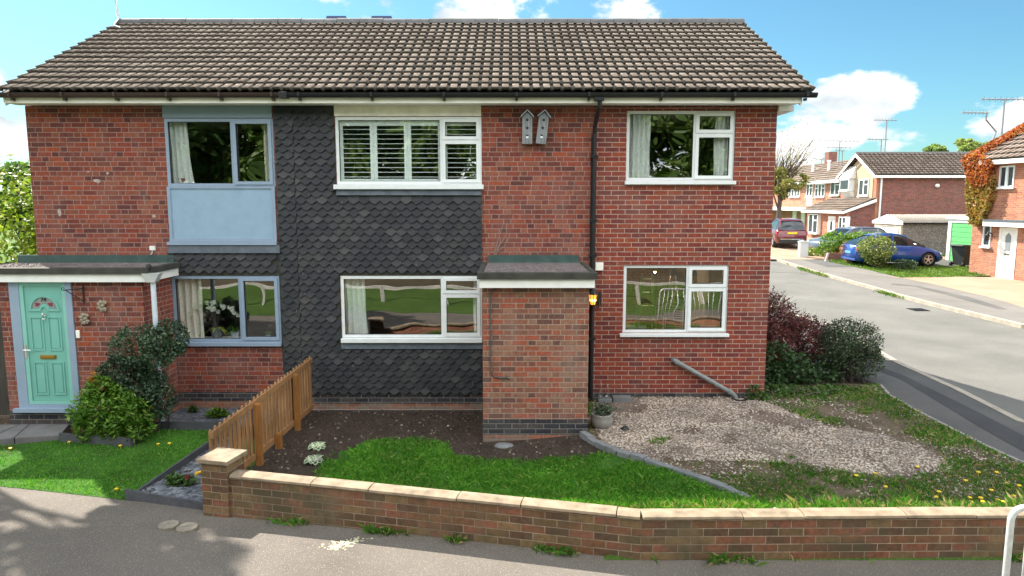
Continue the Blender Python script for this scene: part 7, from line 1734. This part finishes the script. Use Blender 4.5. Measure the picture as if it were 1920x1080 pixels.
for k in range(46):
    s = Vector((xq+rnd.uniform(-.6, .6), 33+rnd.uniform(-.4, .4), zg(xq, 33)+rnd.uniform(3.6, 4.6))); e = s+Vector((rnd.uniform(-.5, 1.6), rnd.uniform(-.6, .6), rnd.uniform(.8, 2.5))); mb.tube([s, s.lerp(e, .5)+Vector((rnd.uniform(-.15,.15), 0, .12)), e], [.035, .022, .01], 4)
mb.build('twigs', M['twig'], T)
P = np.array([[xq+.4, 33, zg(xq, 33)+5.4]])+np.random.RandomState(4).normal(0, 1, (420, 3))*np.array([.85, .5, .75]); V, F = quads_leaves(np.random.RandomState(5), P, .10, .3, 1.5); fast('sparse_leaves', V, F, leaf('pale_grey_leaf', [(0, (.30,.28,.25)), (1, (.5,.47,.42))]), T)
# left of the houses: sunlit privet and trees, out-of-frame trees that dapple the lawn
shrub('privet', 'tall sunlit yellow-green shrub behind the left edge of the houses', 'shrub', (-9.6, 4.2, 0), [(-9.3, 3.6, 1.8, 1.0, 1.2, 1.6), (-9.8, 4.6, 2.2, 1.2, 1.2, 1.4), (-9.4, 3.2, 1.0, .9, .9, 1.0), (-10.6, 4.2, 2.3, 1.1, 1.2, 1.8), (-8.9, 5.2, 2.0, .8, .9, 1.6)], 14000, .075, G_YEL, 91, 26, .25, 1.2, .3, 1.9, shell=.5, stem_r=.03)
tree('garden_tree', 'yellow-green tree with a darker top behind the tall privet at the left edge', -17.0, 13, 0, 5.2, [(0, 0, 3.2, 2.4, 2.2, 1.2, 18)], 8000, .13, TRK, 92, .2)
tree('ash_tree', 'large ash tree standing left of the houses, outside the picture', -10.8, 1.2, 0, 10, [(1.1, -.5, 8.2, 1.6, 1.6, 1.0, 16), (-.9, -.8, 6.8, 1.5, 1.7, 1.4, 14)], 5600, .16, TRK, 93, .25, None, 12)
tree('ash_tree', 'second ash tree left of the path, outside the picture', -10.2, -1.9, 0, 8.5, [(0, 0, 6.4, 1.7, 1.9, 1.7, 18)], 3800, .16, TRK, 94, .22, None, 12)
TRB = leaf('belt_leaf', [(0, (.06,.12,.025)), (.6, (.13,.22,.05)), (1, (.24,.32,.09))], .5, .35)
# across the path, behind the camera: knee rail, grass bank and a belt of trees that the windows mirror
t = thing('knee_rail', 'pale low timber knee rail along the grass across the path', 'rail', (-14, -10.5, 0))
for k in range(12):
    x = -14+2.0*k; mb = MB(); mb.box(x-.06, x+.06, -10.56, -10.44, zg(x, -10.5)-.3, zg(x, -10.5)+.5); mb.build('post', M['rail_wood'], t)
    if k < 11: mb = MB(); mb.box(x+.005, x+1.995, -10.55, -10.45, zg(x, -10.5)+.502, zg(x, -10.5)+.60); mb.build('rail', M['rail_wood'], t)
tp = []
rnd = random.Random(10)
k = 0
lab = ('dark', 'tall', 'broad', 'leaning', 'bushy', 'dense')
proto = {}
for (x, y, s, q) in ((-17, -24, 1.0, 0), (-12.5, -26, 1.15, 1), (-8.2, -24.5, .95, 0), (-4, -26.5, 1.2, 1), (.2, -25, 1.0, 0), (4.4, -26.5, 1.15, 1), (8.6, -25.5, 1.0, 0), (12.6, -27, 1.2, 1), (-21, -26, 1.1, 1), (17, -26, 1.0, 0)):
    if q not in proto:
        o = tree('hedgerow_tree', 'bushy tree in the belt of trees facing the houses across the path', 0, 0, .3, 9, [(0, 0, 5.4, 2.9, 2.2, 4.2, 44), (0, .6, 1.9, 2.8, 1.6, 1.6, 18)], 17000, .20, TRB, 100+q, .25, 'belt of trees across the path', 10); proto[q] = o
    else: o = copy_tree(proto[q])
    o.location = (x, y+5.2, 1.2); o.scale = (s, s, s); o.rotation_euler.z = 0 if q not in proto else rnd.uniform(0, 6.28)

# a far line of woodland behind everything
rs = np.random.RandomState(77); n = 16000; X = rs.uniform(-95, 95, n); Y = 92+rs.normal(0, 3, n); hh = 3.2+2.2*fbm(X, X*0, .11, 5)
Z = .5+np.maximum(hh, 1.2)*rs.uniform(0, 1, n)**.7; V, F = quads_leaves(rs, np.stack([X, Y, Z], 1), 1.0, .3, 1.3); o = fast('far_wood', V, F, TRF); tag(o, 'low far line of woodland behind the houses', 'woodland', None, 'stuff')
